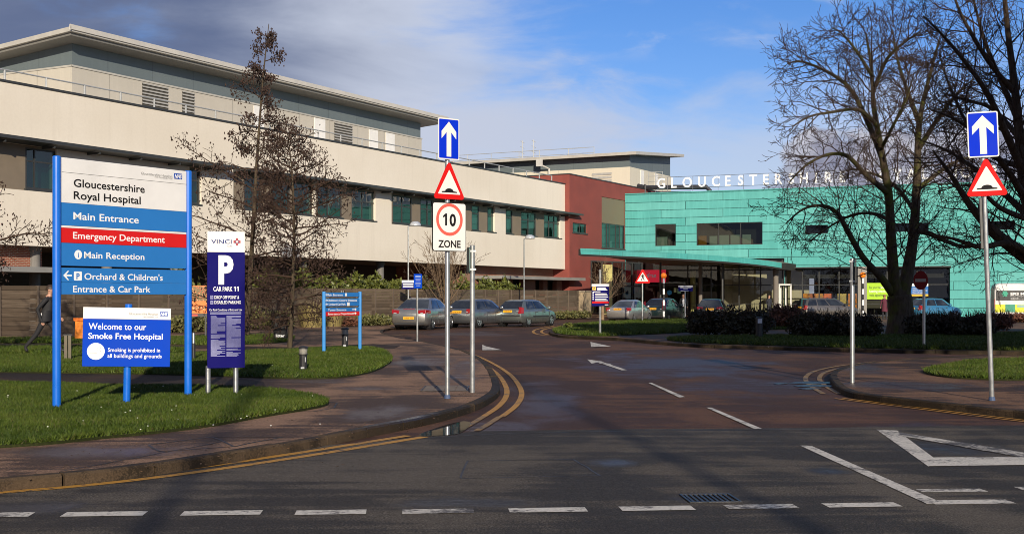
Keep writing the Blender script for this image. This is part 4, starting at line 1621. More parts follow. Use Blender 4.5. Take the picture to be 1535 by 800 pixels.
mb = MB()
for i in range(n - 1):
    p, q = edge_[i], edge_[i + 1]
    mb.hexa([(p.x, p.y - .03, p.z - th - .14), (q.x, q.y - .03, q.z - th - .14), (q.x, q.y + .25, q.z - th - .14), (p.x, p.y + .25, p.z - th - .14),
             (p.x, p.y - .03, p.z - th), (q.x, q.y - .03, q.z - th), (q.x, q.y + .25, q.z - th), (p.x, p.y + .25, p.z - th)])
p, q = edge_[-1], Vector((edge_[-1].x + 0.25, -0.03, edge_[-1].z))
mb.hexa([(p.x, p.y, p.z - th - .14), (p.x + .2, p.y, p.z - th - .14), (q.x + .2, q.y, p.z - th - .14), (q.x, q.y, p.z - th - .14),
         (p.x, p.y, p.z), (p.x + .2, p.y, p.z), (q.x + .2, q.y, p.z), (q.x, q.y, p.z)])
p = edge_[0]
mb.hexa([(p.x - .15, p.y, p.z - th - .1), (p.x, p.y, p.z - th - .1), (p.x + 2.0, p.y + 7, p.z - th - .1), (p.x + 1.85, p.y + 7, p.z - th - .1),
         (p.x - .15, p.y, p.z - .05), (p.x, p.y, p.z - .05), (p.x + 2.0, p.y + 7, p.z - .05), (p.x + 1.85, p.y + 7, p.z - .05)])
mb.build('canopy_edge', M_black, R4)
for px, n_, r in ((1083, 6.0, 0.09), (1163, 2.5, 0.22), (1050, 3.0, 0.16), (990, 6.5, 0.09)):
    s = sT(px, n_)
    k = min(range(len(edge_)), key=lambda i: abs(edge_[i].x - s))
    mb = MB()
    mb.lathe([(r, 0), (r, edge_[k].z - th - 0.02)], (s, -n_, 0), 'z', 12)
    mb.build('canopy_column', M_soffit if r > .1 else M_dkgrey, R4)
mb = MB()
fb(mb, sT(1172), a1 + 0.1, 0.002, 0.5, ZL + 0.0, ZL + 0.1)
mb.build('shop_lintel', M_dkgrey, R4)

# glazed screen joining the red wall to the copper front, under the canopy's left end
pa = inv @ FL.w(sL(886, NR + .03), NR + .03, 0)
pb_ = Vector((sT(962, 0.03), -0.03, 0))
ang = math.atan2(pb_.y - pa.y, pb_.x - pa.x)
scr = MB()
Ls = (pb_ - pa).length
TT = Matrix.Translation(pa) @ Matrix.Rotation(ang, 4, 'Z')


def tbox(mb, x0, x1, y0, y1, z0, z1):
    k = len(mb.v)
    mb.box(x0, x1, y0, y1, z0, z1)
    for i in range(k, len(mb.v)):
        q = TT @ Vector(mb.v[i])
        mb.v[i] = (q.x, q.y, q.z)


for i in range(6):
    x = Ls * i / 5
    tbox(scr, x - .06, x + .06, -.08, .06, 0, 4.7)
for z in (.9, 2.5, 4.6):
    tbox(scr, .07, Ls - .07, -.05, .04, z, z + .1)
so = scr.build('entrance_screen', M_dkgrey, R4)
scr = MB()
scr.add([TT @ Vector(q) for q in ((0, 0, 0), (Ls, 0, 0), (Ls, 0, 4.7), (0, 0, 4.7))], [(0, 1, 2, 3)])
scr.build('pane', G_dark, so)
scr = MB()
tbox(scr, Ls * .21, Ls * .39, -.09, -.065, .0, 4.4)
sy = scr.build('yellow_panel', M_yel, so)
scr = MB()
for i in range(3):
    for j in range(4):
        tbox(scr, Ls * .22 + j * Ls * .042, Ls * .22 + j * Ls * .042 + Ls * .03, -.097, -.0915, 2.95 + i * .24, 3.1 + i * .24)
scr.build('pattern', MATS['poster_yellow'], sy)

# ======== roof letters
t = thing('rooftop_sign', 'row of tall white letters on rails along the green copper roof edge', 'sign', (FT.o.x, FT.o.y, 0), FT.rz)
word = 'GLOUCESTERSHIRE ROYAL HOSPITAL'
xs = [991, 1010, 1030, 1052, 1073, 1091, 1110, 1129, 1148, 1167, 1186, 1205, 1223, 1242, 1263]
x = 1284
while len(xs) < len(word):
    xs.append(x)
    x += 20.5
M_letter = mat('letter_white', (0.86, 0.86, 0.85), 0.45, 0, 0.03)
n_ = -0.35
for ch, px in zip(word, xs):
    if ch == ' ':
        continue
    s = sT(px, n_)
    vs, fs = text_data(ch, 0.014)
    x0, x1 = min(v[0] for v in vs), max(v[0] for v in vs)
    k = 0.92 / CAPH
    mb = MB()
    pts = [(s + (v[0] - (x0 + x1) / 2) * k * 0.88, -n_, ZT + 0.50 + v[1] * k) for v in vs]
    mb.add(pts, fs)
    nb = len(pts)
    mb.add([(p[0], p[1] + 0.1, p[2]) for p in pts], [tuple(reversed(f)) for f in fs])
    # side walls along boundary edges
    cnt = {}
    for f in fs:
        for i in range(len(f)):
            e2 = (f[i], f[(i + 1) % len(f)])
            cnt[frozenset(e2)] = cnt.get(frozenset(e2), []) + [e2]
    for k2, v2 in cnt.items():
        if len(v2) == 1:
            a, b = v2[0]
            mb.f.append([b, a, nb + a, nb + b])
            mb.mi.append(0)
    mb.build('letter', M_letter, t)
mb = MB()
for z in (0.46, 1.46):
    mb.tube([(sT(985, n_), -n_ + 0.12, ZT + z), (sT(xs[-1] + 10, n_), -n_ + 0.12, ZT + z)], 0.022, 5)
mb.build('rail', M_alu, t)
for px in range(1000, 1620, 38):
    mb = MB()
    s = sT(px, n_)
    mb.tube([(s, -n_ + 0.12, ZT - 0.05), (s, -n_ + 0.12, ZT + 1.46)], 0.02, 5)
    mb.build('post', M_alu, t)
# black duct pipes and ladder cage at the roof corner
t = thing('roof_ductwork', 'black ducts and small ladder cage on the copper roof behind the first letters', 'ductwork', FT.w(sT(1005, -5), -5, ZT - 0.3), FT.rz)
mb = MB()
mb.tube([(-3.2, 0, 1.5), (-2.4, 0, 1.3), (0.5, 0, 1.25), (3.3, 0.4, 1.2), (3.6, 0.4, 0.9), (3.6, 0.4, 0)], 0.22, 8)
mb.tube([(-3.0, 0.8, 0.8), (1.7, 0.8, 0.75), (2.0, 0.8, 0.5), (2.0, 0.8, 0)], 0.17, 8)
mb.tube([(-2.4, -0.2, 0), (-2.4, -0.2, 1.6)], 0.12, 6)
mb.build('duct', mat('duct_black', (0.03, 0.03, 0.035), 0.5, 0.2, 0.2, 4), t)
mb = MB()
for x in (-2.6, -1.9, -1.2):
    mb.tube([(x, 1.5, 0), (x, 1.5, 2.9)], 0.03, 5)
for z in (1.5, 2.0, 2.5, 2.9):
    mb.tube([(-2.6, 1.5, z), (-1.2, 1.5, z)], 0.03, 5)
mb.build('ladder_cage', M_rail, t)

# ======== timber fence in front of the wing
pf = Vector((-18.3, 50.9))
FF = Frame(pf.x, pf.y, 0.47, 0.8827)
R5 = FF.root('timber_fence', 'long weathered horizontal board fence with posts in front of the cream wing', 'fence')


def board_mat():
    m, nt, bs = base_mat('weathered_boards')
    co = objco(nt)
    sp = nt.new('ShaderNodeSeparateXYZ')
    nt.put(sp.inputs[0], co)
    row = nt.math('FLOOR', nt.math('DIVIDE', sp.outputs[2], 0.175))
    grain = nt.noise(nt.mapping(co, scale=(0.35, 1, 9)), 3.0, 6.0, 0.7)
    cb = nt.new('ShaderNodeCombineXYZ')
    nt.put(cb.inputs[0], nt.math('FLOOR', nt.math('DIVIDE', sp.outputs[0], 1.83)))
    nt.put(cb.inputs[1], row)
    wn = nt.new('ShaderNodeTexWhiteNoise', noise_dimensions='2D')
    nt.put(wn.inputs['Vector'], cb.outputs[0])
    c = nt.mix(wn.outputs['Value'], (0.095, 0.068, 0.046), (0.205, 0.155, 0.11))
    c = nt.mix(nt.ramp(grain, 0.35, 0.7, 0, 0.7), c, (0.085, 0.06, 0.04))
    c = nt.mix(nt.ramp(nt.noise(co, 0.25, 4), 0.45, 0.65, 0, 0.5), c, (0.10, 0.085, 0.065))
    nt.put(bs.inputs['Base Color'], c)
    bs.inputs['Roughness'].default_value = 0.85
    bs.inputs['Specular IOR Level'].default_value = 0.2
    nt.put(bs.inputs['Normal'], nt.bump(grain, 0.3, 0.01))
    return m


M_board = board_mat()
M_post = mat('fence_post_wood', (0.12, 0.09, 0.065), 0.85, 0, 0.25, 3)
f0, f1 = FF.s_at(0) - 22, FF.s_at(868)
k = f0
rnd = random.Random(3)
while k < f1 - 0.3:
    e2 = min(k + 1.83, f1)
    mb = MB()
    for r in range(12):
        t0 = 0.03 * rnd.random()
        z = 0.02 + r * 0.175
        mb.hexa([(k + .05, -0.012 - t0 * .3, z), (e2 - .05, -0.012 - t0 * .3, z), (e2 - .05, 0.02, z), (k + .05, 0.02, z),
                 (k + .05, -0.03 - t0 * .3, z + 0.165), (e2 - .05, -0.03 - t0 * .3, z + 0.165), (e2 - .05, 0.0, z + 0.165), (k + .05, 0.0, z + 0.165)])
    mb.build('panel', M_board, R5)
    mb = MB()
    mb.box(k - 0.045, k + 0.045, -0.06, 0.05, 0, 2.12)
    mb.build('post', M_post, R5)
    k = e2
t = thing('gate_pillar', 'tan stone pillar closing the right end of the timber fence', 'pillar', FF.w(FF.s_at(876), 0, 0), FF.rz)
mb = MB()
mb.box(-0.62, 0.62, -0.3, 0.3, 0, 2.0)
mb.build('shaft', mat('tan_stone', (0.36, 0.28, 0.18), 0.85, 0, 0.25, 2, 0.3), t)
mb = MB()
mb.box(-0.68, 0.68, -0.36, 0.36, 2.001, 2.1)
mb.build('cap', mat('stone_cap', (0.30, 0.25, 0.18), 0.85, 0, 0.2, 2), t)
# ------------------------------------------------------------------ signs and street furniture
M_nblue = mat('post_blue', lin(18, 100, 200), 0.32, 0, 0.06, 3, )
M_sblue = mat('panel_blue', lin(44, 116, 186), 0.68, 0, 0.05, 1.5, spec=0.12)
M_dblue = mat('royal_blue_panel', lin(2, 62, 178), 0.68, 0, 0.05, 1.5, spec=0.12)
M_navy = mat('navy_panel', lin(10, 6, 92), 0.68, 0, 0.06, 1.5, spec=0.12)
M_swhite = mat('panel_white', (0.73, 0.72, 0.695), 0.68, 0, 0.09, 1.3, spec=0.12)
M_tblack = mat('lettering_black', (0.012, 0.012, 0.013), 0.68, 0, 0.05, spec=0.12)
M_twhite = mat('lettering_white', (0.84, 0.84, 0.83), 0.68, 0, 0.03, spec=0.12)
M_tgrey = mat('lettering_grey', (0.20, 0.20, 0.20), 0.68, 0, 0.05, spec=0.12)
M_tnavy = mat('lettering_navy', (0.02, 0.035, 0.16), 0.68, 0, 0.05, spec=0.12)
M_sred = mat('panel_red', lin(206, 32, 34), 0.68, 0, 0.05, 1.5, spec=0.12)
M_rblue = mat('road_sign_blue', lin(2, 44, 190), 0.68, 0, 0.04, 2, spec=0.12)
M_rred = mat('road_sign_red', lin(200, 24, 24), 0.68, 0, 0.05, 2, spec=0.12)
M_rredf = mat('road_sign_faded_red', lin(214, 92, 80), 0.68, 0, 0.05, 2, spec=0.12)
M_rwhite = mat('road_sign_white', (0.70, 0.69, 0.66), 0.68, 0, 0.05, 3, spec=0.12)
M_rgrey = mat('road_sign_back', (0.22, 0.24, 0.235), 0.68, 0.3, 0.1, 3, spec=0.12)
M_plast = mat('black_plastic', (0.02, 0.02, 0.022), 0.45, 0, 0.2, 5)
M_pole = mat('pole_grey', (0.40, 0.41, 0.41), 0.35, 0.75, 0.12, 5, 0.08)


def txt(fr, mb, sx, pxl, pxr, py, cap, y, bold=0.012):
    s0, s1 = fr.s_at(pxl, -y), fr.s_at(pxr, -y)
    Y = fr.Y(s0, -y)
    put_text(mb, sx, s0, zat(py, Y), cap * Y / F, y, s1 - s0, bold)


# ======== main hospital sign
bl, br_ = gp(85, 612, LZ), gp(282, 594, LZ)
FM = Frame(bl.x, bl.y, br_.x - bl.x, br_.y - bl.y)
Wm = (br_ - bl).length
t = FM.root('hospital_sign', 'tall white, blue and red hospital sign between two blue posts on the front lawn', 'sign')
km = F / FM.Y(0.07)
zl = lambda py: H + (HY - py) / km
for s in (0, Wm):
    mb = MB()
    zt_ = zl(234.5)
    mb.lathe([(0.058, LZ - .03), (0.058, zt_ - 0.01), (0.045, zt_), (0.0, zt_ + .001)], (s, 0, 0), 'z', 20)
    mb.build('post', M_nblue, t, smooth=False)
a, b = 0.062, Wm - 0.062


def board(root, name, m, z0, z1, a, b, y0=-0.03, y1=0.03):
    mb = MB()
    mb.box(a, b, y0, y1, z0, z1)
    return mb.build(name, m, root, bevel=0.003)


hp = board(t, 'header_panel', M_swhite, zl(303.5), zl(236), a, b)
e_ = board(t, 'blue_panel', M_sblue, zl(337.5), zl(303.7), a, b)
board(t, 'white_strip', M_swhite, zl(341), zl(337.8), a, b, -0.028, 0.028)
r_ = board(t, 'red_panel', M_sred, zl(363.5), zl(341.2), a, b)
rc_ = board(t, 'blue_panel', M_sblue, zl(398), zl(363.8), a, b)
or_ = board(t, 'blue_panel', M_sblue, zl(422.7), zl(400.8), a, b)
ca_ = board(t, 'blue_panel', M_sblue, zl(441), zl(423), a, b)
yf = -0.0335
mb = MB()
txt(FM, mb, 'Gloucestershire', 110.5, 217, 279.6, 12.2, yf, 0.016)
txt(FM, mb, 'Royal Hospital', 110.5, 211, 298.0, 12.2, yf, 0.016)
mb.build('lettering', M_tblack, hp)
mb = MB()
mb.box(a, b, -0.0325, -0.0302, zl(258.2), zl(257.6))
txt(FM, mb, 'Gloucestershire Hospitals', 211.5, 258.5, 261.6, 4.2, yf, 0.0)
txt(FM, mb, 'NHS Foundation Trust', 232, 258.5, 266.4, 2.4, yf, 0.0)
mb.build('small_lettering', M_tgrey, hp)


def nhs(fr, root, x0, x1, y0, y1, yf):
    s0, s1 = fr.s_at(x0, -yf), fr.s_at(x1, -yf)
    Y = fr.Y(s0)
    mb = MB()
    z0, z1 = zat(y1, Y), zat(y0, Y)
    mb.box(s0, s1, yf, yf + 0.003, z0, z1)
    o = mb.build('logo_box', mat('logo_blue', lin(20, 70, 160), 0.4, 0, 0.03), root)
    mb = MB()
    put_text(mb, 'NHS', s0 + (s1 - s0) * .06, z0 + (z1 - z0) * .14, (z1 - z0) * .72, yf - 0.002, (s1 - s0) * .88, 0.03, 'l', 0.25)
    mb.build('logo_lettering', M_twhite, o)


nhs(FM, hp, 261, 273, 259.6, 268, yf)
mb = MB()
txt(FM, mb, 'Main Entrance', 110, 208, 328.6, 11.2, yf, 0.013)
mb.build('lettering', M_twhite, e_)
mb = MB()
txt(FM, mb, 'Emergency Department', 109.5, 247, 357.4, 10.4, yf, 0.013)
mb.build('lettering', M_twhite, r_)
mb = MB()
txt(FM, mb, 'Main Reception', 126, 216.5, 386.6, 10.0, yf, 0.013)
sc = FM.s_at(117, .03)
sheet(mb, disc(sc, zl(380.8), 6.2 / km * 1.14), yf)
io = mb.build('lettering', M_twhite, rc_)
mb = MB()
put_text(mb, 'i', sc, zl(384.8), 7.5 / km, yf - 0.003, None, 0.03, 'c')
mb.build('symbol', M_sblue, io)
mb = MB()
txt(FM, mb, 'Orchard & Children\'s', 126.5, 244, 418.8, 10.0, yf, 0.013)
s0, s1 = FM.s_at(110.5, .03), FM.s_at(122.5, .03)
sheet(mb, rrect(s0, s1, zl(420), zl(406.3), 0.015), yf)
s2, s3 = FM.s_at(94.5, .03), FM.s_at(107.5, .03)
zc_ = zl(412.6)
q = 0.011
mb.poly([(s2, yf, zc_), (s2 + 0.075, yf, zc_ - 0.065), (s2 + 0.10, yf, zc_ - 0.065), (s2 + 0.05, yf, zc_ - q), (s3, yf, zc_ - q), (s3, yf, zc_ + q), (s2 + 0.05, yf, zc_ + q), (s2 + 0.10, yf, zc_ + 0.065), (s2 + 0.075, yf, zc_ + 0.065)])
lo_ = mb.build('lettering', M_twhite, or_)
mb = MB()
put_text(mb, 'P', (s0 + s1) / 2, zl(417.6), 9 / km, yf - 0.003, None, 0.03, 'c')
mb.build('symbol', M_sblue, lo_)
mb = MB()
txt(FM, mb, 'Entrance & Car Park', 109.5, 225.5, 437.6, 10.0, yf, 0.013)
mb.build('lettering', M_twhite, ca_)

# ======== smoke free sign
p = gp(189, 606, LZ)
FS = Frame(p.x, p.y, math.cos(math.radians(14)), math.sin(math.radians(14)))
t = FS.root('smoke_free_sign', 'low royal blue welcome sign on a single blue post on the front lawn', 'sign')
t.rotation_euler = (0, math.radians(1.2), FS.rz)
ks = F / FS.Y(0)
zs = lambda py: H + (HY - py) / ks
mb = MB()
mb.lathe([(0.052, LZ - .05), (0.052, zs(456)), (0.04, zs(455.5))], (0, 0.06, 0), 'z', 18)
mb.build('post', M_nblue, t)
a, b = FS.s_at(121.5), FS.s_at(253)
hp = board(t, 'header_panel', M_swhite, zs(478.2), zs(461), a, b, -0.02, 0.004)
bp = board(t, 'blue_panel', M_dblue, zs(549), zs(478.4), a, b, -0.02, 0.004)
yf = -0.0235
mb = MB()
txt(FS, mb, 'Gloucestershire Hospitals', 190.5, 234, 471.4, 3.6, yf, 0.0)
txt(FS, mb, 'NHS Foundation Trust', 212, 234, 475.0, 1.9, yf, 0.0)
mb.build('small_lettering', M_tgrey, hp)
nhs(FS, hp, 236.5, 248.5, 466.0, 472.6, yf)
mb = MB()
txt(FS, mb, 'Welcome to our', 130, 216.5, 494.4, 10.0, yf, 0.006)
txt(FS, mb, 'Smoke Free Hospital', 129.7, 241.5, 508.4, 9.2, yf, 0.013)
txt(FS, mb, 'Smoking is prohibited in', 159.7, 238, 527.3, 6.0, yf, 0.008)
txt(FS, mb, 'all buildings and grounds', 159.2, 240.5, 536.2, 6.0, yf, 0.008)
c0 = FS.s_at(141.6, .02)
sheet(mb, disc(c0, zs(526.5), 12.6 / ks), yf)
lo_ = mb.build('lettering', M_twhite, bp)
mb = MB()
zc_ = zs(528.5)
mb.box(c0 - 0.085, c0 + 0.02, yf - 0.003, yf - 0.001, zc_ - 0.008, zc_ + 0.006)
mb.box(c0 + 0.045, c0 + 0.052, yf - 0.003, yf - 0.001, zc_ - 0.008, zc_ + 0.006)
mb.box(c0 + 0.070, c0 + 0.078, yf - 0.003, yf - 0.001, zc_ - 0.008, zc_ + 0.02)
mb.tube([(c0 + 0.07, yf - 0.002, zc_ + 0.02), (c0 + 0.05, yf - 0.002, zc_ + 0.045), (c0 + 0.07, yf - 0.002, zc_ + 0.07), (c0 + 0.04, yf - 0.002, zc_ + 0.1)], 0.004, 4)
mb.tube([(c0 + 0.03, yf - 0.002, zc_ + 0.03), (c0 + 0.01, yf - 0.002, zc_ + 0.055), (c0 + 0.03, yf - 0.002, zc_ + 0.08)], 0.003, 4)
mb.build('cigarette_symbol', mat('symbol_grey', (0.42, 0.43, 0.45), 0.5), lo_)

# ======== car park sign
p = gp(312, 592.5, LZ)
q_ = gp(353.5, 590.5, LZ)
FC = Frame(p.x, p.y, 1.0, 0.30)
t = FC.root('car_park_sign', 'narrow navy car park sign with white header on two steel legs', 'sign')
kc = F / FC.Y(0.2)
zc = lambda py: H + (HY - py) / kc
for px in (312, 353.5):
    mb = MB()
    s = FC.s_at(px)
    mb.lathe([(0.04, LZ - .03), (0.04, zc(548))], (s, 0, 0), 'z', 16)
    mb.build('leg', M_alu, t)
a, b = FC.s_at(310.8, .05), FC.s_at(367, .05)
hp = board(t, 'header_panel', M_swhite, zc(378), zc(347), a, b, -0.05, 0.05)
npan = board(t, 'navy_panel', M_navy, zc(551), zc(378.3), a, b, -0.05, 0.05)
yf = -0.0535
mb = MB()
txt(FC, mb, 'VINCI', 316.5, 347.3, 364.9, 6.4, yf, 0.014)
txt(FC, mb, 'PARK', 341, 348.5, 370.0, 2.0, yf, 0.0)
lo_ = mb.build('lettering', M_tnavy, hp)
mb = MB()
cx_, cz_ = FC.s_at(355.3, .05), zc(362.2)
u = 1.5 / kc
for dx_, dz__ in ((0, 3.5), (0, -3.5), (3.5, 0), (-3.5, 0)):
    x_, z_ = cx_ + dx_ / kc, cz_ + dz__ / kc
    sheet(mb, rrect(x_ - u * 1.15, x_ + u * 1.15, z_ - u * 1.35, z_ + u * 1.35, u * .4, 2), yf)
mb.build('emblem', mat('emblem_red', lin(150, 20, 40), 0.4), hp)
mb = MB()
for dx_, dz__ in ((1.8, 1.8), (-1.8, -1.8), (-1.8, 1.8), (1.8, -1.8)):
    x_, z_ = cx_ + dx_ / kc, cz_ + dz__ / kc
    sheet(mb, rrect(x_ - u * .5, x_ + u * .5, z_ - u * .5, z_ + u * .5, u * .2, 2), yf - 0.001)
mb.build('emblem_mark', M_tnavy, hp)
mb = MB()
txt(FC, mb, 'P', 327.5, 350, 423.6, 41, yf, 0.05)
txt(FC, mb, 'CAR PARK', 319.8, 348.5, 436.2, 7.0, yf, 0.016)
for px in (352.0, 356.3):
    put_one(mb, FC.s_at(px, .05), zc(436.2), 7.0 / kc, yf, 0.2)
txt(FC, mb, 'DROP OFF POINT &', 321.5, 358.5, 447.8, 5.0, yf, 0.010)
txt(FC, mb, 'DISABLED PARKING', 321.5, 361, 455.2, 5.0, yf, 0.010)
txt(FC, mb, 'Car Park Conditions of Entry and Use', 313.8, 362.8, 465.6, 3.2, yf, 0.004)
mb.build('lettering', M_twhite, npan)
mb = MB()
for y_ in (442.6, 450.2):
    s0, s1 = FC.s_at(315.3, .05), FC.s_at(319.7, .05)
    sheet(mb, [(s0, zc(y_ + 5.6)), (s1, zc(y_ + 5.6)), (s1, zc(y_)), (s0, zc(y_))], yf)
bx_ = mb.build('number_box', mat('number_box_lilac', (0.22, 0.22, 0.42), 0.5), npan)
mb = MB()
txt(FC, mb, '3', 316.5, 318.5, 447.4, 4, yf - .002, 0.02)
txt(FC, mb, '4', 316.5, 318.5, 455.0, 4, yf - .002, 0.02)
mb.build('number', M_navy, bx_)
mb = MB()
rnd = random.Random(8)
for k in range(40):
    y_ = 473.5 + k * 1.52
    for (x0, x1) in ((316, 337.6), (339.5, 361)):
        if rnd.random() < 0.07:
            continue
        full = rnd.random()
        e2 = x1 if full < 0.65 else x0 + (x1 - x0) * rnd.uniform(0.3, 0.95)
        s0, s1 = FC.s_at(x0, .05), FC.s_at(e2, .05)
        sheet(mb, [(s0, zc(y_ + 0.62)), (s1, zc(y_ + 0.62)), (s1, zc(y_)), (s0, zc(y_))], yf)
for k in range(2):
    s0, s1 = FC.s_at(315, .05), FC.s_at(361.5, .05)
    sheet(mb, [(s0, zc(468.6 + k * 1.8)), (s1, zc(468.6 + k * 1.8)), (s1, zc(467.6 + k * 1.8)), (s0, zc(467.6 + k * 1.8))], yf)
mb.build('small_print', mat('small_print_lilac', (0.30, 0.31, 0.52), 0.5, 0, 0.2, 30), npan)

# ======== blue directory sign further back
bl, br_ = gp(485.5, 529.5, LZ), gp(539.5, 525.5, LZ)
FD = Frame(bl.x, bl.y, br_.x - bl.x, br_.y - bl.y)
Wd = (br_ - bl).length
t = FD.root('directory_sign', 'blue five line directory sign on two blue posts on the rear lawn', 'sign')
kd = F / FD.Y(0.0)
zd = lambda py: H + (HY - py) / kd
M_lblue = mat('post_light_blue', lin(60, 138, 205), 0.35, 0, 0.06, 3)
for s in (0, Wd):
    mb = MB()
    mb.lathe([(0.05, LZ - .03), (0.05, zd(437.0)), (0.03, zd(436.6))], (s, 0, 0), 'z', 14)
    mb.build('post', M_lblue, t)
yf = -0.0235
rows = [('Main Entrance', 490, 513.5, 443.2, 438.2, 444.6, M_sblue), ('Children\'s Centre Entrance', 490.5, 535, 451.6, 447.2, 452.9, M_sblue), ('Orchard Car Park', 492.5, 518, 457.4, 453.1, 458.8, M_sblue),
        ('Tower Entrance', 491.5, 519, 466.0, 461.4, 467.2, M_sblue), ('Emergency Department', 491.5, 530, 472.0, 467.4, 473.6, M_sred)]
for s_, x0, x1, yb, y0, y1, m_ in rows:
    o = board(t, 'red_panel' if m_ is M_sred else 'blue_panel', m_, zd(y1), zd(y0), 0.05, Wd - 0.05, -0.02, 0.02)
    mb = MB()
    put_text(mb, s_, FD.s_at(x0, .02), zd(yb), 3.2 / kd, yf, FD.s_at(x1, .02) - FD.s_at(x0, .02), 0.02)
    zm = (zd(y0) + zd(y1)) / 2
    if y0 > 460:
        xa = FD.s_at(534.5, .02)
        mb.poly([(xa, yf, zm), (xa - 0.09, yf, zm + 0.045), (xa - 0.09, yf, zm + 0.012), (xa - 0.24, yf, zm + 0.012), (xa - 0.24, yf, zm - 0.012), (xa - 0.09, yf, zm - 0.012), (xa - 0.09, yf, zm - 0.045)])
    else:
        xa = FD.s_at(486.8, .02)
        mb.poly([(xa, yf, zm), (xa + 0.07, yf, zm - 0.045), (xa + 0.07, yf, zm - 0.012), (xa + 0.16, yf, zm - 0.012), (xa + 0.16, yf, zm + 0.012), (xa + 0.07, yf, zm + 0.012), (xa + 0.07, yf, zm + 0.045)])
    if y0 < 440:
        sheet(mb, disc(FD.s_at(518.5, .02), zm, 0.05, 20), yf)
    if 452 < y0 < 455:
        c0 = FD.s_at(522, .02)
        sheet(mb, rrect(c0 - .07, c0 + .07, zm - .05, zm + .05, .01, 2), yf)
    mb.build('lettering', M_twhite, o)
mb = MB()
for dx_ in (-.05, .05):
    put_one(mb, Wd * .5 + dx_, zd(437.8), 2.4 / kd, 0.0, .25)
mb.build('number_tab', M_twhite, t)


# ======== road signs
def clip(mb, z, s=0):
    mb.box(s - 0.06, s + 0.06, -0.065, -0.035, z - 0.02, z + 0.02)
    mb.lathe([(0.048, -0.02), (0.048, 0.02)], (s, 0, z), 'z', 14)


def up_arrow(mb, s, z0, z1, w, y):
    """one way arrow in a plate from z0 to z1, w wide"""
    h = z1 - z0
    a, hw, q = z0 + h * .07, w * .38, w * .12
    tip = z0 + h * 0.92
    mb.poly([(s - q, y, a), (s + q, y, a), (s + q, y, tip - h * .26), (s + hw, y, tip - h * .42), (s + hw, y, tip - h * .24), (s, y, tip), (s - hw, y, tip - h * .24), (s - hw, y, tip - h * .42), (s - q, y, tip - h * .26)])


def tri(cx, z0, z1, hw, r, n=5):
    """rounded triangle, apex up"""
    import mathutils
    P = [Vector((cx - hw, z0)), Vector((cx + hw, z0)), Vector((cx, z1))]
    pts = []
    for i in range(3):
        p, a, b = P[i], P[i - 1], P[(i + 1) % 3]
        u, v = (a - p).normalized(), (b - p).normalized()
        h = (u + v).normalized()
        ang = math.acos(max(-1, min(1, u.dot(v)))) / 2
        d = r / math.sin(ang)
        c = p + h * d
        s0 = p + u * (r / math.tan(ang))
        s1 = p + v * (r / math.tan(ang))
        a0 = math.atan2(s0.y - c.y, s0.x - c.x)
        a1 = math.atan2(s1.y - c.y, s1.x - c.x)
        dd = (a1 - a0 + math.pi) % (2 * math.pi) - math.pi
        for k in range(n + 1):
            an = a0 + dd * k / n
            pts.append((c.x + r * math.cos(an), c.y + r * math.sin(an)))
    return pts


def hump_symbol(mb, s, z, w, y):
    pts = [(s - w, z), (s + w, z), (s + w, z + w * .12), (s + w * .62, z + w * .16)]
    for k in range(9):
        a = math.pi * k / 8
        pts.append((s + w * .55 * math.cos(a), z + w * .16 + w * .30 * math.sin(a)))
    pts += [(s - w * .62, z + w * .16), (s - w, z + w * .12)]
    sheet(mb, pts, y)


def arrow_plate(root, s, z0, z1, w):
    mb = MB()
    plate(mb, rrect(s - w / 2, s + w / 2, z0, z1, w * .06), -0.072, -0.066)
    o = mb.build('arrow_plate', M_rwhite, root)
    mb = MB()
    sheet(mb, rrect(s - w * .46, s + w * .46, z0 + w * .045, z1 - w * .045, w * .04), -0.0745)
    f = mb.build('face', M_rblue, o)
    mb = MB()
    up_arrow(mb, s, z0, z1, w * .92, -0.077)
    mb.build('arrow', M_rwhite, o)
    mb = MB()
    clip(mb, z0 + (z1 - z0) * .25)
    clip(mb, z0 + (z1 - z0) * .75)
    mb.build('clip', M_pole, o)


def warn_plate(root, s, z0, z1, hw, sym):
    mb = MB()
    plate(mb, tri(s, z0, z1, hw, hw * .13), -0.072, -0.066)
    o = mb.build('warning_triangle', M_rred, root)
    mb = MB()
    h = z1 - z0
    sheet(mb, tri(s, z0 + h * .125, z1 - h * .25, hw * .70, hw * .03), -0.0745)
    mb.build('face', M_rwhite, o)
    mb = MB()
    sym(mb, s, z0, h, hw)
    mb.build('symbol', M_tblack, o)
    mb = MB()
    clip(mb, z0 + h * .2)
    mb.build('clip', M_pole, o)


def pole(root, z1, r=0.038, foot=True):
    mb = MB()
    mb.lathe([(r, 0.0), (r, z1), (r * .8, z1 + 0.008)], (0, 0, 0), 'z', 16)
    o = mb.build('pole', M_pole, root, smooth=False)
    if foot:
        mb = MB()
        mb.lathe([(r * 1.35, -0.01), (r * 1.3, 0.04), (r * 1.02, 0.06)], (0, 0, 0), 'z', 14)
        mb.build('foot_collar', mat('collar_blue_grey', (0.05, 0.08, 0.16), 0.6), root)
    return o


hump = lambda mb, s, z0, h, hw: hump_symbol(mb, s, z0 + h * .165, hw * .47, -0.077)
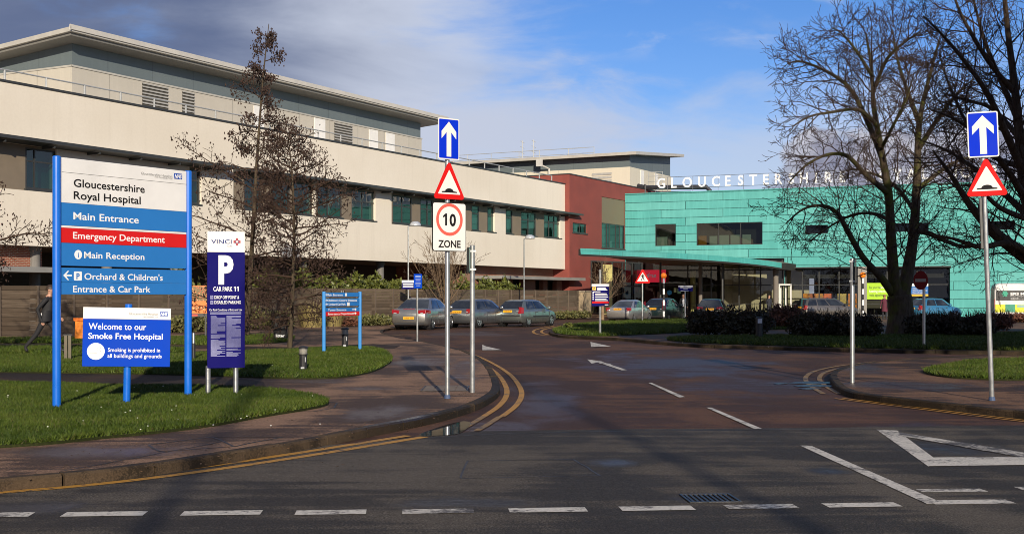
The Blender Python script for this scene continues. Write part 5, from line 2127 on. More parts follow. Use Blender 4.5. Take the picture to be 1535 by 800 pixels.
# left signpost: arrow, hump triangle, 10 zone
p = gp(670.5, 597, KZ)
FZ = Frame(p.x, p.y, math.cos(math.radians(38)), math.sin(math.radians(38)))
t = thing('signpost', 'steel signpost with blue arrow, hump triangle and speed limit ten plate, on the left footway', 'road sign', p, FZ.rz)
kz = F / p.y
zz = lambda py: H + (HY - py) / kz - KZ
pole(t, zz(182))
wz = lambda a, b: FZ.s_at(b, .07) - FZ.s_at(a, .07)
arrow_plate(t, (FZ.s_at(657, .07) + FZ.s_at(688, .07)) / 2, zz(240), zz(178.5), wz(657, 688.5))
warn_plate(t, (FZ.s_at(649, .07) + FZ.s_at(697, .07)) / 2, zz(299), zz(240), wz(648.5, 697) / 2, hump)
s0, s1 = FZ.s_at(648, .07), FZ.s_at(698.5, .07)
sm = (s0 + s1) / 2
z0, z1 = zz(377), zz(304)
mb = MB()
plate(mb, rrect(s0, s1, z0, z1, 0.04), -0.072, -0.064)
o = mb.build('speed_plate', M_tblack, t)
mb = MB()
sheet(mb, rrect(s0 + .012, s1 - .012, z0 + .012, z1 - .012, 0.035), -0.0745)
mb.build('face', M_rwhite, o)
cz = zz(329.5)
mb = MB()
ring(mb, sm, cz, 0.205, 0.255, -0.077)
mb.build('ring', M_rredf, o)
mb = MB()
put_text(mb, '0', sm + .062, cz - 0.095, 0.19, -0.077, 0.125, 0.035, 'c')
put_one(mb, sm - .085, cz - 0.095, 0.19, -0.077, 0.2)
put_text(mb, 'ZONE', sm, zz(371), 0.115, -0.077, 0.43, 0.026, 'c')
mb.build('lettering', M_tblack, o)
mb = MB()
clip(mb, z0 + .12)
clip(mb, z1 - .12)
mb.build('clip', M_pole, o)

# right signpost, leaning
p = gp(1487, 600, KZ)
t = thing('signpost', 'leaning steel signpost with blue arrow and hump triangle on the right corner footway', 'road sign', p, math.radians(-8))
t.rotation_euler = (0, math.radians(-2.1), math.radians(-8))
kz = F / p.y
zz = lambda py: H + (HY - py) / kz - KZ
pole(t, zz(180))
mb = MB()
mb.box(-0.075, -0.042, -0.02, 0.03, zz(372), zz(296))
mb.build('cable_duct', M_plast, t)
arrow_plate(t, 0.0, zz(236), zz(168), 44.5 / kz)
warn_plate(t, 0.03, zz(294), zz(234), 31.5 / kz, hump)

# plain poles whose signs are seen edge on
for (px, py, pt, b0, b1, side, lab) in ((708, 588, 368, 371, 409, -1, 'plain steel pole beside the speed limit signpost, its sign seen edge on'),
                                        (1277.5, 573, 388, 387, 426, 1, 'plain grey pole on the right kerb corner, its dark sign seen edge on')):
    p = gp(px, py, KZ)
    kz = F / p.y
    zz = lambda y: H + (HY - y) / kz - KZ
    t = thing('signpost', lab, 'road sign', p, math.radians(100 if side < 0 else 75))
    pole(t, zz(pt), 0.042, False)
    mb = MB()
    zc0, zc1 = zz(b1), zz(b0)
    r_ = (zc1 - zc0) / 2
    if side < 0:
        plate(mb, rrect(-r_ * .7, r_ * .7, zc0, zc1, 0.04), 0.055, 0.075)
    else:
        plate(mb, rrect(-r_ * .7, r_ * .7, zc0, zc1, 0.04), -0.075, -0.055)
    o = mb.build('sign_plate', mat('green_grey_plate', (0.05, 0.10, 0.09), 0.45, 0.2) if side < 0 else M_plast, t)
    mb = MB()
    for z in (zc0 + .06, zc1 - .06):
        mb.box(-0.05, 0.05, -0.056, 0.056, z - .015, z + .015)
    mb.build('clip', M_pole, o)

# no entry sign, turned away; its shade is put into darker red and white
p = gp(1385, 521, LZ)
t = thing('no_entry_sign', 'round red no entry sign turned sideways on a grey pole by the bare tree', 'road sign', p, math.radians(-62))
kz = F / p.y
zz = lambda y: H + (HY - y) / kz - LZ
pole(t, zz(408), 0.045, False)
mb = MB()
rz_ = 14.2 / kz
zc0 = zz(420)
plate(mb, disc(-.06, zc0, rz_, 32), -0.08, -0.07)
o = mb.build('disc', mat('shaded_red', (0.17, 0.012, 0.014), 0.6, 0, 0.2, 5, spec=0.1), t)
mb = MB()
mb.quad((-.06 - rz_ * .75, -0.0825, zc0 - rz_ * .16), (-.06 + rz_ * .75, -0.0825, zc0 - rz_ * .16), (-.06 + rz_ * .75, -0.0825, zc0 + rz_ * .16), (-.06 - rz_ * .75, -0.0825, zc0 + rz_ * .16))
mb.build('bar', mat('shaded_white', (0.32, 0.31, 0.28), 0.7, 0, 0.2, 5, spec=0.1), o)

# pedestrian crossing triangle
p = gp(963, 482.5, LZ)
t = thing('pedestrian_sign', 'red triangle pedestrian crossing sign on a pale pole on the island grass', 'road sign', p, 0.12)
kz = F / p.y
zz = lambda y: H + (HY - y) / kz - LZ
pole(t, zz(404), 0.05, False)


def walker(mb, s, z0, h, hw):
    y = -0.077
    b = z0 + h * .17
    sheet(mb, disc(s + .02 * h, b + h * .47, h * .035, 12), y)
    for pp in ([(-.05, .40), (.05, .40), (.06, .22), (-.04, .22)], [(-.04, .23), (.02, .23), (-.08, .02), (-.13, .02)], [(.0, .23), (.06, .23), (.13, .02), (.08, .02)], [(-.05, .40), (-.02, .36), (-.13, .22), (-.15, .24)], [(.05, .40), (.02, .37), (.12, .25), (.14, .27)]):
        sheet(mb, [(s + a * h, b + c * h) for a, c in pp], y)


warn_plate(t, 0, zz(424.5), zz(402), 12.4 / kz, walker)

# board of car park directions on the island
p = gp(899.5, 502, LZ)
t = thing('parking_board', 'dark blue parking information board with yellow P, on a pole on the island grass', 'sign', p, 0.10)
kz = F / p.y
zz = lambda y: H + (HY - y) / kz - LZ
pole(t, zz(404), 0.05, False)
w = 26.5 / kz
o = board(t, 'board', M_navy, zz(458.5), zz(429.5), -w / 2, w / 2, -0.09, -0.06)
o2 = board(t, 'header', M_swhite, zz(429.3), zz(425.5), -w / 2, w / 2, -0.09, -0.06)
mb = MB()
mb.box(-w * .46, -w * .25, -0.096, -0.092, zz(434.6), zz(430))
y_ = mb.build('yellow_square', mat('square_yellow', lin(236, 196, 60), 0.5), o)
mb = MB()
put_text(mb, 'P', -w * .355, zz(434), 3.2 / kz, -0.098, None, 0.03, 'c')
mb.build('letter', M_navy, y_)
mb = MB()
rows_ = [(-.18, .30, 431.3), (-.18, .34, 432.8), (-.18, .40, 434.4), (-.44, .0, 437.0), (-.3, .36, 440.0), (-.3, .42, 442.4), (-.3, .44, 445.2), (-.3, .34, 448.2), (-.3, .42, 450.2)]
for x0, x1, y in rows_:
    mb.box(w * x0, w * x1, -0.094, -0.0915, zz(y + .5), zz(y - .5))
for y in (439, 442, 445, 448):
    mb.box(-w * .45, -w * .37, -0.094, -0.0915, zz(y + 1), zz(y - 1))
mb.box(w * .25, w * .45, -0.094, -0.0915, zz(457.6), zz(456))
mb.build('lettering', M_twhite, o)
mb = MB()
mb.box(-w * .48, w * .48, -0.0945, -0.0915, zz(454.3), zz(451.5))
mb.build('red_band', M_sred, o)

# small blue notice on a thin pole by the parking bay
p = gp(625.5, 516, 0)
t = thing('parking_notice', 'small blue parking notice on a thin pole behind the first silver car', 'sign', p, math.radians(30))
kz = F / p.y
zz = lambda y: H + (HY - y) / kz
pole(t, zz(411), 0.035, False)
o = board(t, 'plate', M_dblue, zz(432), zz(410.5), -0.16, 0.16, -0.06, -0.045)
mb = MB()
for k, (y, w_) in enumerate(((413.5, .2), (415.2, .22), (418.5, .22), (420.2, .18), (423.5, .2), (425, .22), (428, .16))):
    mb.box(-w_ / 2, w_ / 2, -0.065, -0.0615, zz(y + .45), zz(y - .45))
mb.build('lettering', mat('notice_pale', (0.3, 0.38, 0.62), 0.5), o)

# bus stop style notice near the entrance
p = at(1027, 82, z=0)
t = thing('entrance_notice', 'dark blue notice with white top on a pole beside the foyer pillar', 'sign', p, 0.2)
pole(t, zat(429, 82), 0.05, False)
w = 22.5 * 82 / F
o = board(t, 'board', M_navy, zat(436.5, 82), zat(430.2, 82), -w / 2, w / 2, -0.09, -0.06)
board(t, 'header', M_swhite, zat(430, 82), zat(428, 82), -w / 2, w / 2, -0.09, -0.06)
mb = MB()
for y, a, b in ((430.9, -.4, .4), (432.6, -.15, .15), (435.6, -.35, .2)):
    mb.box(w * a, w * b, -0.095, -0.0915, zat(y + .4, 82), zat(y - .4, 82))
mb.build('lettering', M_twhite, o)

# ======== street lamps with dome heads
for px, Y, ytop, lab in ((612, 71, 338, 'tall thin street lamp with dome head left of the speed limit plate'), (785.5, 84, 357, 'tall thin street lamp with dome head behind the third silver car')):
    t = thing('street_lamp', lab, 'street lamp', at(px, Y, z=0), 0)
    zt_ = zat(ytop, Y)
    mb = MB()
    mb.lathe([(0.09, 0), (0.09, 1.0), (0.05, 1.05), (0.04, zt_ - 0.05)], (0, 0, 0), 'z', 12)
    mb.tube([(0, 0, zt_ - 0.05), (0.12, 0, zt_ + 0.0), (0.4, 0, zt_ + .02)], 0.03, 8)
    mb.build('pole', M_pole, t)
    mb = MB()
    mb.lathe([(0.0, 0.22), (0.12, 0.215), (0.24, 0.16), (0.31, 0.07), (0.33, 0.0), (0.33, -0.05), (0.3, -0.06)], (0.4, 0, zt_ + .02), 'z', 20)
    mb.build('lamp_head', mat('lamp_dome_grey', (0.52, 0.54, 0.56), 0.3, 0.3, 0.05), t, smooth=True)
    if px < 700:
        mb = MB()
        mb.box(-0.36, 0.36, -0.12, -0.10, 2.1, 2.6)
        o = mb.build('notice', M_navy, t)
        mb = MB()
        mb.box(-0.36, 0.36, -0.125, -0.121, 2.46, 2.6)
        for z in (2.38, 2.3, 2.22):
            mb.box(-0.3, 0.3, -0.125, -0.121, z - .02, z + .02)
        mb.build('lettering', M_twhite, o)

# ======== flashing beacons on striped poles
for px, Y, yt, lab, bk in ((995, 80, 413, 'striped black and white beacon pole with orange globe by the red cafe sign', False), (1293.5, 82, 412, 'striped beacon pole with orange globe and grey backing in front of the green banner', True)):
    t = thing('crossing_beacon', lab, 'beacon', at(px, Y, z=0), 0)
    zt_ = zat(yt, Y)
    k = 0
    z = 0.0
    while z < zt_ - 0.18:
        z2 = min(z + 0.36, zt_ - 0.15)
        wm = MB()
        wm.lathe([(0.065, z), (0.065, z2 - .001)], (0, 0, 0), 'z', 12)
        wm.build('band', M_twhite if k % 2 else M_plast, t)
        z = z2
        k += 1
    mb = MB()
    mb.lathe([(0.02, -0.19), (0.11, -0.155), (0.175, -0.08), (0.19, 0), (0.175, 0.08), (0.11, 0.155), (0.02, 0.19)], (0, 0, zt_), 'z', 18)
    mb.build('globe', mat('beacon_orange', lin(240, 124, 24), 0.35, 0, 0.03, emit=0.25), t, smooth=True)
    if bk:
        mb = MB()
        mb.box(-0.30, 0.30, 0.12, 0.2, 0, zt_ + 0.55)
        mb.build('backing_board', mat('backing_grey', (0.20, 0.19, 0.17), 0.6), t)


# ======== low bollard lamps
def bollard_lamp(px, py, hpx, lab, rz=0.0):
    p = gp(px, py, LZ - .02)
    h = hpx * p.y / F
    t = thing('bollard_lamp', lab, 'bollard light', p, rz, 'low black bollard lamps on the lawns')
    r = h * 0.145
    mb = MB()
    mb.lathe([(r, 0), (r, h * .66), (r * 1.25, h * .665), (r * 1.25, h * .70)], (0, 0, 0), 'z', 18)
    mb.build('post', M_plast, t)
    mb = MB()
    mb.lathe([(r * 1.02, h * .701), (r * 1.02, h * .90)], (0, 0, 0), 'z', 18)
    mb.build('lens', mat('bollard_lens', (0.34, 0.32, 0.27), 0.25, 0.2, 0.1, 12), t)
    mb = MB()
    for k in range(4):
        z = h * (.735 + k * .045)
        mb.lathe([(r * 1.12, z), (r * 1.12, z + h * .014)], (0, 0, 0), 'z', 18)
    mb.build('louvre_ring', mat('ring_grey', (0.24, 0.24, 0.23), 0.4, 0.4), t)
    mb = MB()
    mb.lathe([(r * 1.28, h * .901), (r * 1.28, h * .94), (r * .9, h * .985), (0.01, h)], (0, 0, 0), 'z', 18)
    mb.build('cap', M_plast, t)
    mb = MB()
    mb.box(r * .55, r * .75, -r * .80, -r * .68, h * .40, h * .58)
    mb.box(-r * .45, r * .45, -r * 1.02, -r * .97, h * .15, h * .21)
    mb.build('label', mat('label_pale', (0.5, 0.52, 0.55), 0.5), t)


bollard_lamp(454.5, 558, 40, 'black bollard lamp with ringed lens on the grass, nearest the footway')
bollard_lamp(517, 523.5, 33, 'black bollard lamp with smooth lens under the blue directory sign')
p = gp(1138, 507, LZ)
t = thing('marker_bollard', 'short black bollard with a pale square marker before the dark hedge', 'bollard', p, 0)
h = 32 * p.y / F
mb = MB()
mb.lathe([(0.13, 0), (0.13, h * .95), (0.10, h)], (0, 0, 0), 'z', 14)
mb.build('post', M_plast, t)
mb = MB()
mb.box(-0.08, 0.08, -0.145, -0.13, h * .72, h * .92)
mb.build('marker', mat('marker_pale', (0.55, 0.57, 0.6), 0.4), t)

# ======== litter bins, posts, poster board
p = gp(420.5, 511, KZ)
t = thing('litter_bin', 'tall black litter bin with white lettering on the path beside the thin tree', 'litter bin', p, 0.15)
h = 39 * p.y / F
w = 10 * p.y / F
mb = MB()
mb.hexa([(-w, -w, 0.03), (w, -w, 0.03), (w, w, 0.03), (-w, w, 0.03), (-w, -w, h * .78), (w, -w, h * .78), (w, w, h * .78), (-w, w, h * .78)])
mb.build('body', mat('bin_black', (0.008, 0.008, 0.009), 0.6, 0, 0.2, 5, spec=0.2), t, bevel=0.03)
mb = MB()
mb.hexa([(-w * .9, -w * .9, h * .785), (w * .9, -w * .9, h * .785), (w * .9, w * .9, h * .785), (-w * .9, w * .9, h * .785), (-w * .7, -w * .8, h), (w * .7, -w * .8, h), (w * .7, w * .8, h), (-w * .7, w * .8, h)])
mb.build('hood', MATS['bin_black'], t, bevel=0.03)
mb = MB()
put_text(mb, 'litter', 0, h * .17, h * .11, -w - 0.004, w * 1.3, 0.03, 'c')
mb.build('lettering', M_twhite, t)

p = gp(124, 510, LZ)
t = thing('orange_bin', 'orange waste bin with sloped lid behind the welcome sign', 'litter bin', p, 0.1)
k = p.y / F
mb = MB()
mb.hexa([(-10 * k, -8 * k, 3 * k), (9 * k, -8 * k, 3 * k), (9 * k, 8 * k, 3 * k), (-10 * k, 8 * k, 3 * k), (-9 * k, -9 * k, 29 * k), (10 * k, -9 * k, 29 * k), (10 * k, 9 * k, 29 * k), (-9 * k, 9 * k, 29 * k)])
mb.build('body', mat('bin_orange', lin(236, 134, 28), 0.45, 0, 0.06, 2), t, bevel=0.02)
mb = MB()
mb.hexa([(-11 * k, -10 * k, 29.2 * k), (11 * k, -10 * k, 29.2 * k), (11 * k, 10 * k, 29.2 * k), (-11 * k, 10 * k, 29.2 * k), (-12.5 * k, -8 * k, 34 * k), (8 * k, -8 * k, 34 * k), (8 * k, 9 * k, 34 * k), (-12.5 * k, 9 * k, 34 * k)])
mb.build('lid', mat('bin_lid_orange', lin(240, 120, 20), 0.4, 0, 0.05), t, bevel=0.02)
mb = MB()
mb.box(-4 * k, 4 * k, -3 * k, 3 * k, -0.02, 3.2 * k)
mb.build('pedestal', M_plast, t)

M_wood = mat('brown_timber_bollard', (0.11, 0.085, 0.05), 0.5, 0, 0.3, 10)
for px, py, y0, lab in ((101.5, 541, 502, 'square bronze bollard on the left lawn, beside the big sign post'), (290, 540, 498, 'thin steel post on the rear lawn right of the big sign')):
    p = gp(px, py, LZ)
    h = (py - y0) * p.y / F
    if px < 200:
        t = thing('bollard', lab, 'bollard', p, 0.3)
        for dx_ in (-0.045, 0.045):
            mb = MB()
            mb.box(dx_ - 0.04, dx_ + 0.04, -0.06, 0.06, -0.02, h)
            mb.build('post', mat('bronze_metal', (0.09, 0.075, 0.05), 0.5, 0.4, 0.3, 8), t, bevel=0.008)
        mb = MB()
        mb.box(-0.1, 0.1, -0.075, 0.075, h + .001, h + 0.02)
        mb.build('cap', M_plast, t)
    else:
        t = thing('marker_post', lab, 'post', p, 0)
        mb = MB()
        mb.lathe([(0.05, -.02), (0.05, h * .6), (0.035, h * .61), (0.035, h)], (0, 0, 0), 'z', 12)
        mb.build('shaft', M_plast, t)
        mb = MB()
        mb.lathe([(0.037, h * .62), (0.037, h * .98)], (0, 0, 0), 'z', 12)
        mb.build('sleeve', M_alu, t)

t = thing('poster_board', 'orange advertising poster board behind the car park sign', 'poster', at(297, 48, z=0), 0.25)
k = 48 / F
zq = lambda y: zat(y, 48)
for dx_ in (-0.28, 0.28):
    mb = MB()
    mb.box(dx_ - .03, dx_ + .03, 0.02, 0.07, 0, zq(476))
    mb.build('leg', M_plast, t)
o = board(t, 'board', mat('poster_orange', lin(232, 120, 40), 0.5, 0, 0.08, 2), zq(469.5), zq(428), -0.38, 0.42, -0.02, 0.02)
mb = MB()
mb.box(-0.38, 0.42, -0.026, -0.021, zq(474.6), zq(469.6))
mb.build('footer', M_plast, o)
mb = MB()
mb.box(-0.37, -0.02, -0.031, -0.027, zq(473.6), zq(470.6))
mb.build('footer_badge', mat('badge_red', (0.5, 0.05, 0.03), 0.5), o)
m, nt, bs = base_mat('flower_print')
vo = nt.new('ShaderNodeTexVoronoi')
nt.put(vo.inputs['Vector'], objco(nt))
vo.inputs['Scale'].default_value = 16
nt.put(bs.inputs['Base Color'], nt.mix(nt.ramp(vo.outputs['Distance'], 0.2, 0.5), nt.mix(nt.ramp(nt.noise(objco(nt), 14, 2), 0.4, 0.6), (0.62, 0.05, 0.02), (0.75, 0.32, 0.12)), (0.16, 0.10, 0.02)))
mb = MB()
mb.quad((-0.37, -0.0235, zq(451)), (0.41, -0.0235, zq(451)), (0.41, -0.0235, zq(429)), (-0.37, -0.0235, zq(429)))
mb.build('flower_picture', m, o)
mb = MB()
put_text(mb, 'noro', -0.36, zq(463.5), 7 * k, -0.0245, 0.62, -0.002)
mb.build('lettering', mat('poster_peach', (0.85, 0.55, 0.3), 0.5), o)
# ------------------------------------------------------------------ trees, shrubs, hedges
def bark(name, c, c2):
    m, nt, bs = base_mat(name)
    co = objco(nt)
    f = nt.noise(nt.mapping(co, scale=(6, 6, 1.2)), 2.0, 6.0, 0.7)
    g_ = nt.noise(co, 1.1, 4.0, 0.6)
    cc = nt.mix(nt.ramp(f, 0.35, 0.65), c, c2)
    nt.put(bs.inputs['Base Color'], cc)
    bs.inputs['Roughness'].default_value = 0.9
    bs.inputs['Specular IOR Level'].default_value = 0.15
    nt.put(bs.inputs['Normal'], nt.bump(f, 0.6, 0.03))
    return m


def mossy(name, c, c2, moss):
    m = bark(name, c, c2)
    nt = NT(m.node_tree)
    bs = m.node_tree.nodes['Principled BSDF']
    old = bs.inputs['Base Color'].links[0].from_socket
    f = nt.ramp(nt.noise(objco(nt), 1.6, 5.0, 0.6), 0.45, 0.62, 0, 0.75)
    nt.put(bs.inputs['Base Color'], nt.mix(f, old, moss))
    return m


M_bark = bark('dark_bark', (0.040, 0.029, 0.020), (0.078, 0.057, 0.040))
M_barkm = mossy('mossy_bark', (0.042, 0.031, 0.020), (0.08, 0.06, 0.04), (0.065, 0.07, 0.012))
M_twig = bark('twig_bark', (0.036, 0.022, 0.016), (0.072, 0.045, 0.031))
M_bark2 = bark('grey_brown_bark', (0.05, 0.038, 0.026), (0.085, 0.066, 0.042))
M_cone = mat('dry_cones', (0.042, 0.022, 0.016), 0.9, 0, 0.4, 3, world=True)


def wob(rnd, s):
    return Vector((rnd.gauss(0, s), rnd.gauss(0, s), rnd.gauss(0, s)))


class Tree:
    def __init__(s, seed, minr=0.010):
        s.r = random.Random(seed)
        s.big = MB()
        s.small = MB()
        s.tips = []
        s.minr = minr

    def limb(s, pts, r0, r1, n=4):
        c = catmull(pts, n)
        N = len(c)
        rad = [r0 + (r1 - r0) * (i / (N - 1)) ** 0.85 for i in range(N)]
        (s.big if r0 > 0.05 else s.small).tube(c, rad, 10 if r0 > 0.12 else 6)
        return c, rad

    def grow(s, p, d, L, r, level, spec):
        """one branch with children; spec lists per level: (segments, wobble, lift, children, length ratio, spread)"""
        rnd = s.r
        seg, wb, lift, kids, ratio, spread = spec[min(level, len(spec) - 1)]
        pts, rads = [p.copy()], [r]
        d = d.normalized()
        st = L / seg
        q = p.copy()
        rend = max(s.minr, r * 0.35)
        dirs = [d]
        for i in range(seg):
            d = (d + wob(rnd, wb) + Vector((0, 0, lift))).normalized()
            q = q + d * st
            pts.append(q.copy())
            rads.append(r + (rend - r) * (i + 1) / seg)
            dirs.append(d)
        (s.big if r > 0.05 else s.small).tube(pts, rads, 6 if r > 0.05 else (4 if r > 0.02 else 3), cap=False)
        if level >= len(spec) - 1:
            s.tips.append((pts[-1], d, level))
            return
        n = kids if isinstance(kids, int) else rnd.randint(*kids)
        ph = rnd.random() * 6.28
        for k in range(n):
            u = 0.22 + 0.76 * (k + rnd.random() * 0.7) / n
            u = min(u, 0.99)
            f = u * seg
            i = min(int(f), seg - 1)
            b = pts[i].lerp(pts[i + 1], f - i)
            rb = rads[i] + (rads[i + 1] - rads[i]) * (f - i)
            ax = dirs[i + 1]
            ph += 2.4 + rnd.gauss(0, 0.5)
            o = ax.orthogonal().normalized()
            o = Matrix.Rotation(ph, 3, ax) @ o
            an = spread * rnd.uniform(0.75, 1.25)
            cd = ax * math.cos(an) + o * math.sin(an)
            s.grow(b, cd, L * ratio * rnd.uniform(0.65, 1.25) * (1.15 - 0.45 * u), max(s.minr, rb * rnd.uniform(0.5, 0.68)), level + 1, spec)
        s.tips.append((pts[-1], d, level))

    def clothe(s, c, rad, n, L, spec, u0=0.2, u1=1.0, spread=0.9, lvl=0):
        """side branches along a finished limb"""
        rnd = s.r
        N = len(c)
        ph = rnd.random() * 6.28
        for k in range(n):
            u = u0 + (u1 - u0) * (k + rnd.random() * .8) / n
            f = min(u, 0.999) * (N - 1)
            i = int(f)
            b = c[i].lerp(c[i + 1], f - i)
            ax = (c[i + 1] - c[i]).normalized()
            ph += 2.4 + rnd.gauss(0, 0.4)
            o = Matrix.Rotation(ph, 3, ax) @ ax.orthogonal().normalized()
            an = spread * rnd.uniform(0.7, 1.2)
            cd = ax * math.cos(an) + o * math.sin(an)
            s.grow(b, cd, L * rnd.uniform(0.6, 1.2) * (1.2 - 0.5 * u), max(s.minr, min(rad[i] * 0.5, 0.010 + L * 0.0085)), lvl, spec)

    def finish(s, name, label, cat, base, mb_, ms_, group=None):
        t = thing(name, label, cat, base, 0, group)
        for m_, nm, mt in ((s.big, 'trunk', mb_), (s.small, 'twigs', ms_)):
            if m_.v:
                m_.v = [(v[0] - base[0], v[1] - base[1], v[2] - base[2]) for v in m_.v]
                m_.build(nm, mt, t, smooth=True)
        return t


# ======== big bare tree on the island
Yt = 53.0
T = Tree(21, 0.0095)
P = lambda px, py, dy=0.0: at(px + (8 if Yt > 50 else 0), Yt + dy, py)
base = P(1345, 506)
base.z = 0.0
spec = [(5, 0.16, 0.03, (6, 8), 0.52, 0.85), (6, 0.17, 0.03, (5, 7), 0.5, 0.8), (4, 0.2, 0.03, (3, 4), 0.55, 0.7), (3, 0.22, 0.02, 0, 0, 0)]
spec1 = spec[1:]
tr, rr = T.limb([Vector((base.x, base.y, -0.05)), P(1344, 485), P(1342, 462), P(1340, 442)], 0.62, 0.5)
T.big.lathe([(0.85, -0.1), (0.73, 0.12), (0.66, 0.4), (0.60, 0.9)], (base.x, base.y, 0), 'z', 16)
limbs = [
    ([(1338, 448, 0), (1332, 415, -.2), (1327, 345, -.6), (1324, 290, -.8), (1312, 220, -.8), (1302, 160, -.6), (1298, 100, 0), (1290, 50, .6)], 0.40, 0.05, 26, 2.7),
    ([(1344, 448, 0), (1354, 400, .3), (1362, 345, .5), (1367, 260, .8), (1370, 185, 1.2), (1384, 120, 1.6), (1400, 60, 2)], 0.44, 0.05, 26, 2.8),
    ([(1330, 440, 0), (1312, 415, -.6), (1285, 385, -1.2), (1262, 345, -1.7), (1246, 318, -2.0), (1222, 308, -2.4), (1195, 314, -2.8), (1170, 335, -3.2)], 0.26, 0.03, 18, 2.1),
    ([(1362, 345, .5), (1385, 350, 0), (1412, 362, -.8), (1438, 370, -1.3), (1462, 366, -1.6)], 0.20, 0.06, 8, 1.7),
    ([(1324, 290, -.8), (1290, 262, -1.5), (1262, 234, -2.2), (1232, 232, -3.0), (1200, 248, -3.6), (1176, 272, -4.0)], 0.19, 0.03, 16, 2.0),
    ([(1316, 240, -.8), (1296, 190, 0), (1270, 138, .8), (1246, 116, 1.4), (1218, 101, 2.0), (1190, 92, 2.4), (1172, 96, 2.6)], 0.20, 0.03, 20, 2.2),
    ([(1308, 190, -.7), (1280, 165, -2.2), (1240, 168, -3.4), (1205, 175, -4.0), (1180, 190, -4.4)], 0.15, 0.03, 14, 1.8),
    ([(1304, 130, -.4), (1322, 88, -1.2), (1350, 62, -2.0), (1372, 48, -2.8)], 0.15, 0.03, 14, 1.9),
    ([(1300, 115, -.2), (1278, 80, -1.0), (1256, 52, -1.6), (1240, 42, -2.0)], 0.12, 0.03, 12, 1.6),
    ([(1368, 225, 1), (1400, 175, .2), (1428, 140, -.8), (1452, 118, -1.6)], 0.18, 0.03, 14, 2.1),
    ([(1366, 285, .7), (1395, 262, 2.0), (1430, 240, 3.0), (1470, 232, 4.0)], 0.18, 0.03, 14, 2.1),
    ([(1370, 185, 1.2), (1350, 130, 2.6), (1336, 84, 3.6), (1330, 45, 4.2)], 0.17, 0.03, 14, 2.0),
    ([(1326, 330, -.6), (1300, 320, .8), (1270, 322, 1.8), (1235, 340, 2.6), (1205, 362, 3.2)], 0.14, 0.03, 14, 1.8),
    ([(1364, 320, .6), (1340, 285, 2.6), (1305, 262, 4.0), (1262, 252, 5.0)], 0.16, 0.03, 12, 1.9),
    ([(1312, 225, -.8), (1330, 190, -2.6), (1350, 150, -3.6), (1362, 110, -4.2)], 0.14, 0.03, 14, 1.9),
]
for pts, r0, r1, n, L in limbs:
    c, rad = T.limb([P(*q) for q in pts], r0 * .72, r1 * .8)
    T.clothe(c, rad, int(n * 1.3), L, spec1, 0.15, 1.0, 0.85)
T.finish('bare_tree', 'large bare spreading tree with forked mossy trunk on the island before the copper building', 'tree', Vector((base.x, base.y, 0)), M_barkm, M_twig)

# ======== second bare tree reaching in from the right
Yt = 37.0
T = Tree(5, 0.0065)
base = P(1612, 520)
limb2 = [
    ([(1605, 500, 0), (1592, 450, 0), (1572, 410, -.1), (1535, 383, -.4), (1498, 355, -.8), (1473, 330, -1.0), (1449, 300, -1.2), (1425, 262, -1.3), (1398, 225, -1.5)], 0.52, 0.03, 24, 2.0),
    ([(1596, 460, 0), (1565, 380, .5), (1540, 300, .8), (1530, 220, 1.0), (1521, 130, 1.2), (1510, 40, 1.4), (1500, -70, 1.6)], 0.42, 0.06, 34, 2.3),
    ([(1535, 262, .9), (1508, 200, .2), (1480, 140, -.4), (1446, 92, -.9), (1412, 52, -1.3), (1384, 24, -1.6)], 0.20, 0.025, 22, 1.8),
    ([(1526, 180, 1.0), (1500, 120, 1.8), (1476, 62, 2.4), (1462, 10, 2.8), (1450, -40, 3)], 0.16, 0.025, 20, 1.7),
    ([(1572, 410, -.1), (1520, 366, -1.2), (1470, 370, -1.8), (1430, 358, -2.2), (1400, 352, -2.5)], 0.20, 0.025, 14, 1.3),
    ([(1548, 330, .7), (1505, 290, 1.6), (1460, 252, 2.2), (1418, 225, 2.8), (1385, 212, 3.2)], 0.18, 0.025, 22, 1.7),
    ([(1544, 310, .8), (1510, 255, -1.0), (1468, 205, -1.6), (1430, 178, -2.2), (1396, 165, -2.6)], 0.18, 0.025, 22, 1.7),
    ([(1530, 220, 1.0), (1560, 150, .6), (1590, 80, .2), (1610, 0, 0)], 0.2, 0.03, 18, 1.9),
    ([(1560, 360, .5), (1610, 290, 1), (1660, 220, 1.4), (1700, 120, 1.6)], 0.25, 0.04, 18, 2.1),
    ([(1522, 140, 1.2), (1480, 90, .4), (1440, 20, -.4), (1420, -40, -.8)], 0.15, 0.025, 18, 1.7),
    ([(1535, 250, .9), (1490, 235, 2.6), (1452, 190, 3.6), (1420, 120, 4.4), (1408, 80, 4.8)], 0.16, 0.025, 20, 1.7),
    ([(1545, 330, .6), (1500, 312, -1.6), (1462, 280, -2.4), (1430, 280, -3.0)], 0.15, 0.025, 18, 1.5),
    ([(1530, 210, 1.0), (1490, 165, 2.4), (1450, 150, 3.4), (1415, 140, 4.2)], 0.14, 0.025, 18, 1.6),
]
for pts, r0, r1, n, L in limb2:
    c, rad = T.limb([P(*q) for q in pts], r0 * .68, r1 * .8)
    T.clothe(c, rad, int(n * .8), L, spec1, 0.15, 1.0, 0.9)
T.limb([Vector((base.x, base.y, -.05)), P(1605, 500)], 0.5, 0.37)
T.finish('bare_tree', 'dense dark bare tree whose heavy limbs reach in from the right edge', 'tree', Vector((base.x, base.y, 0)), M_bark, M_twig)


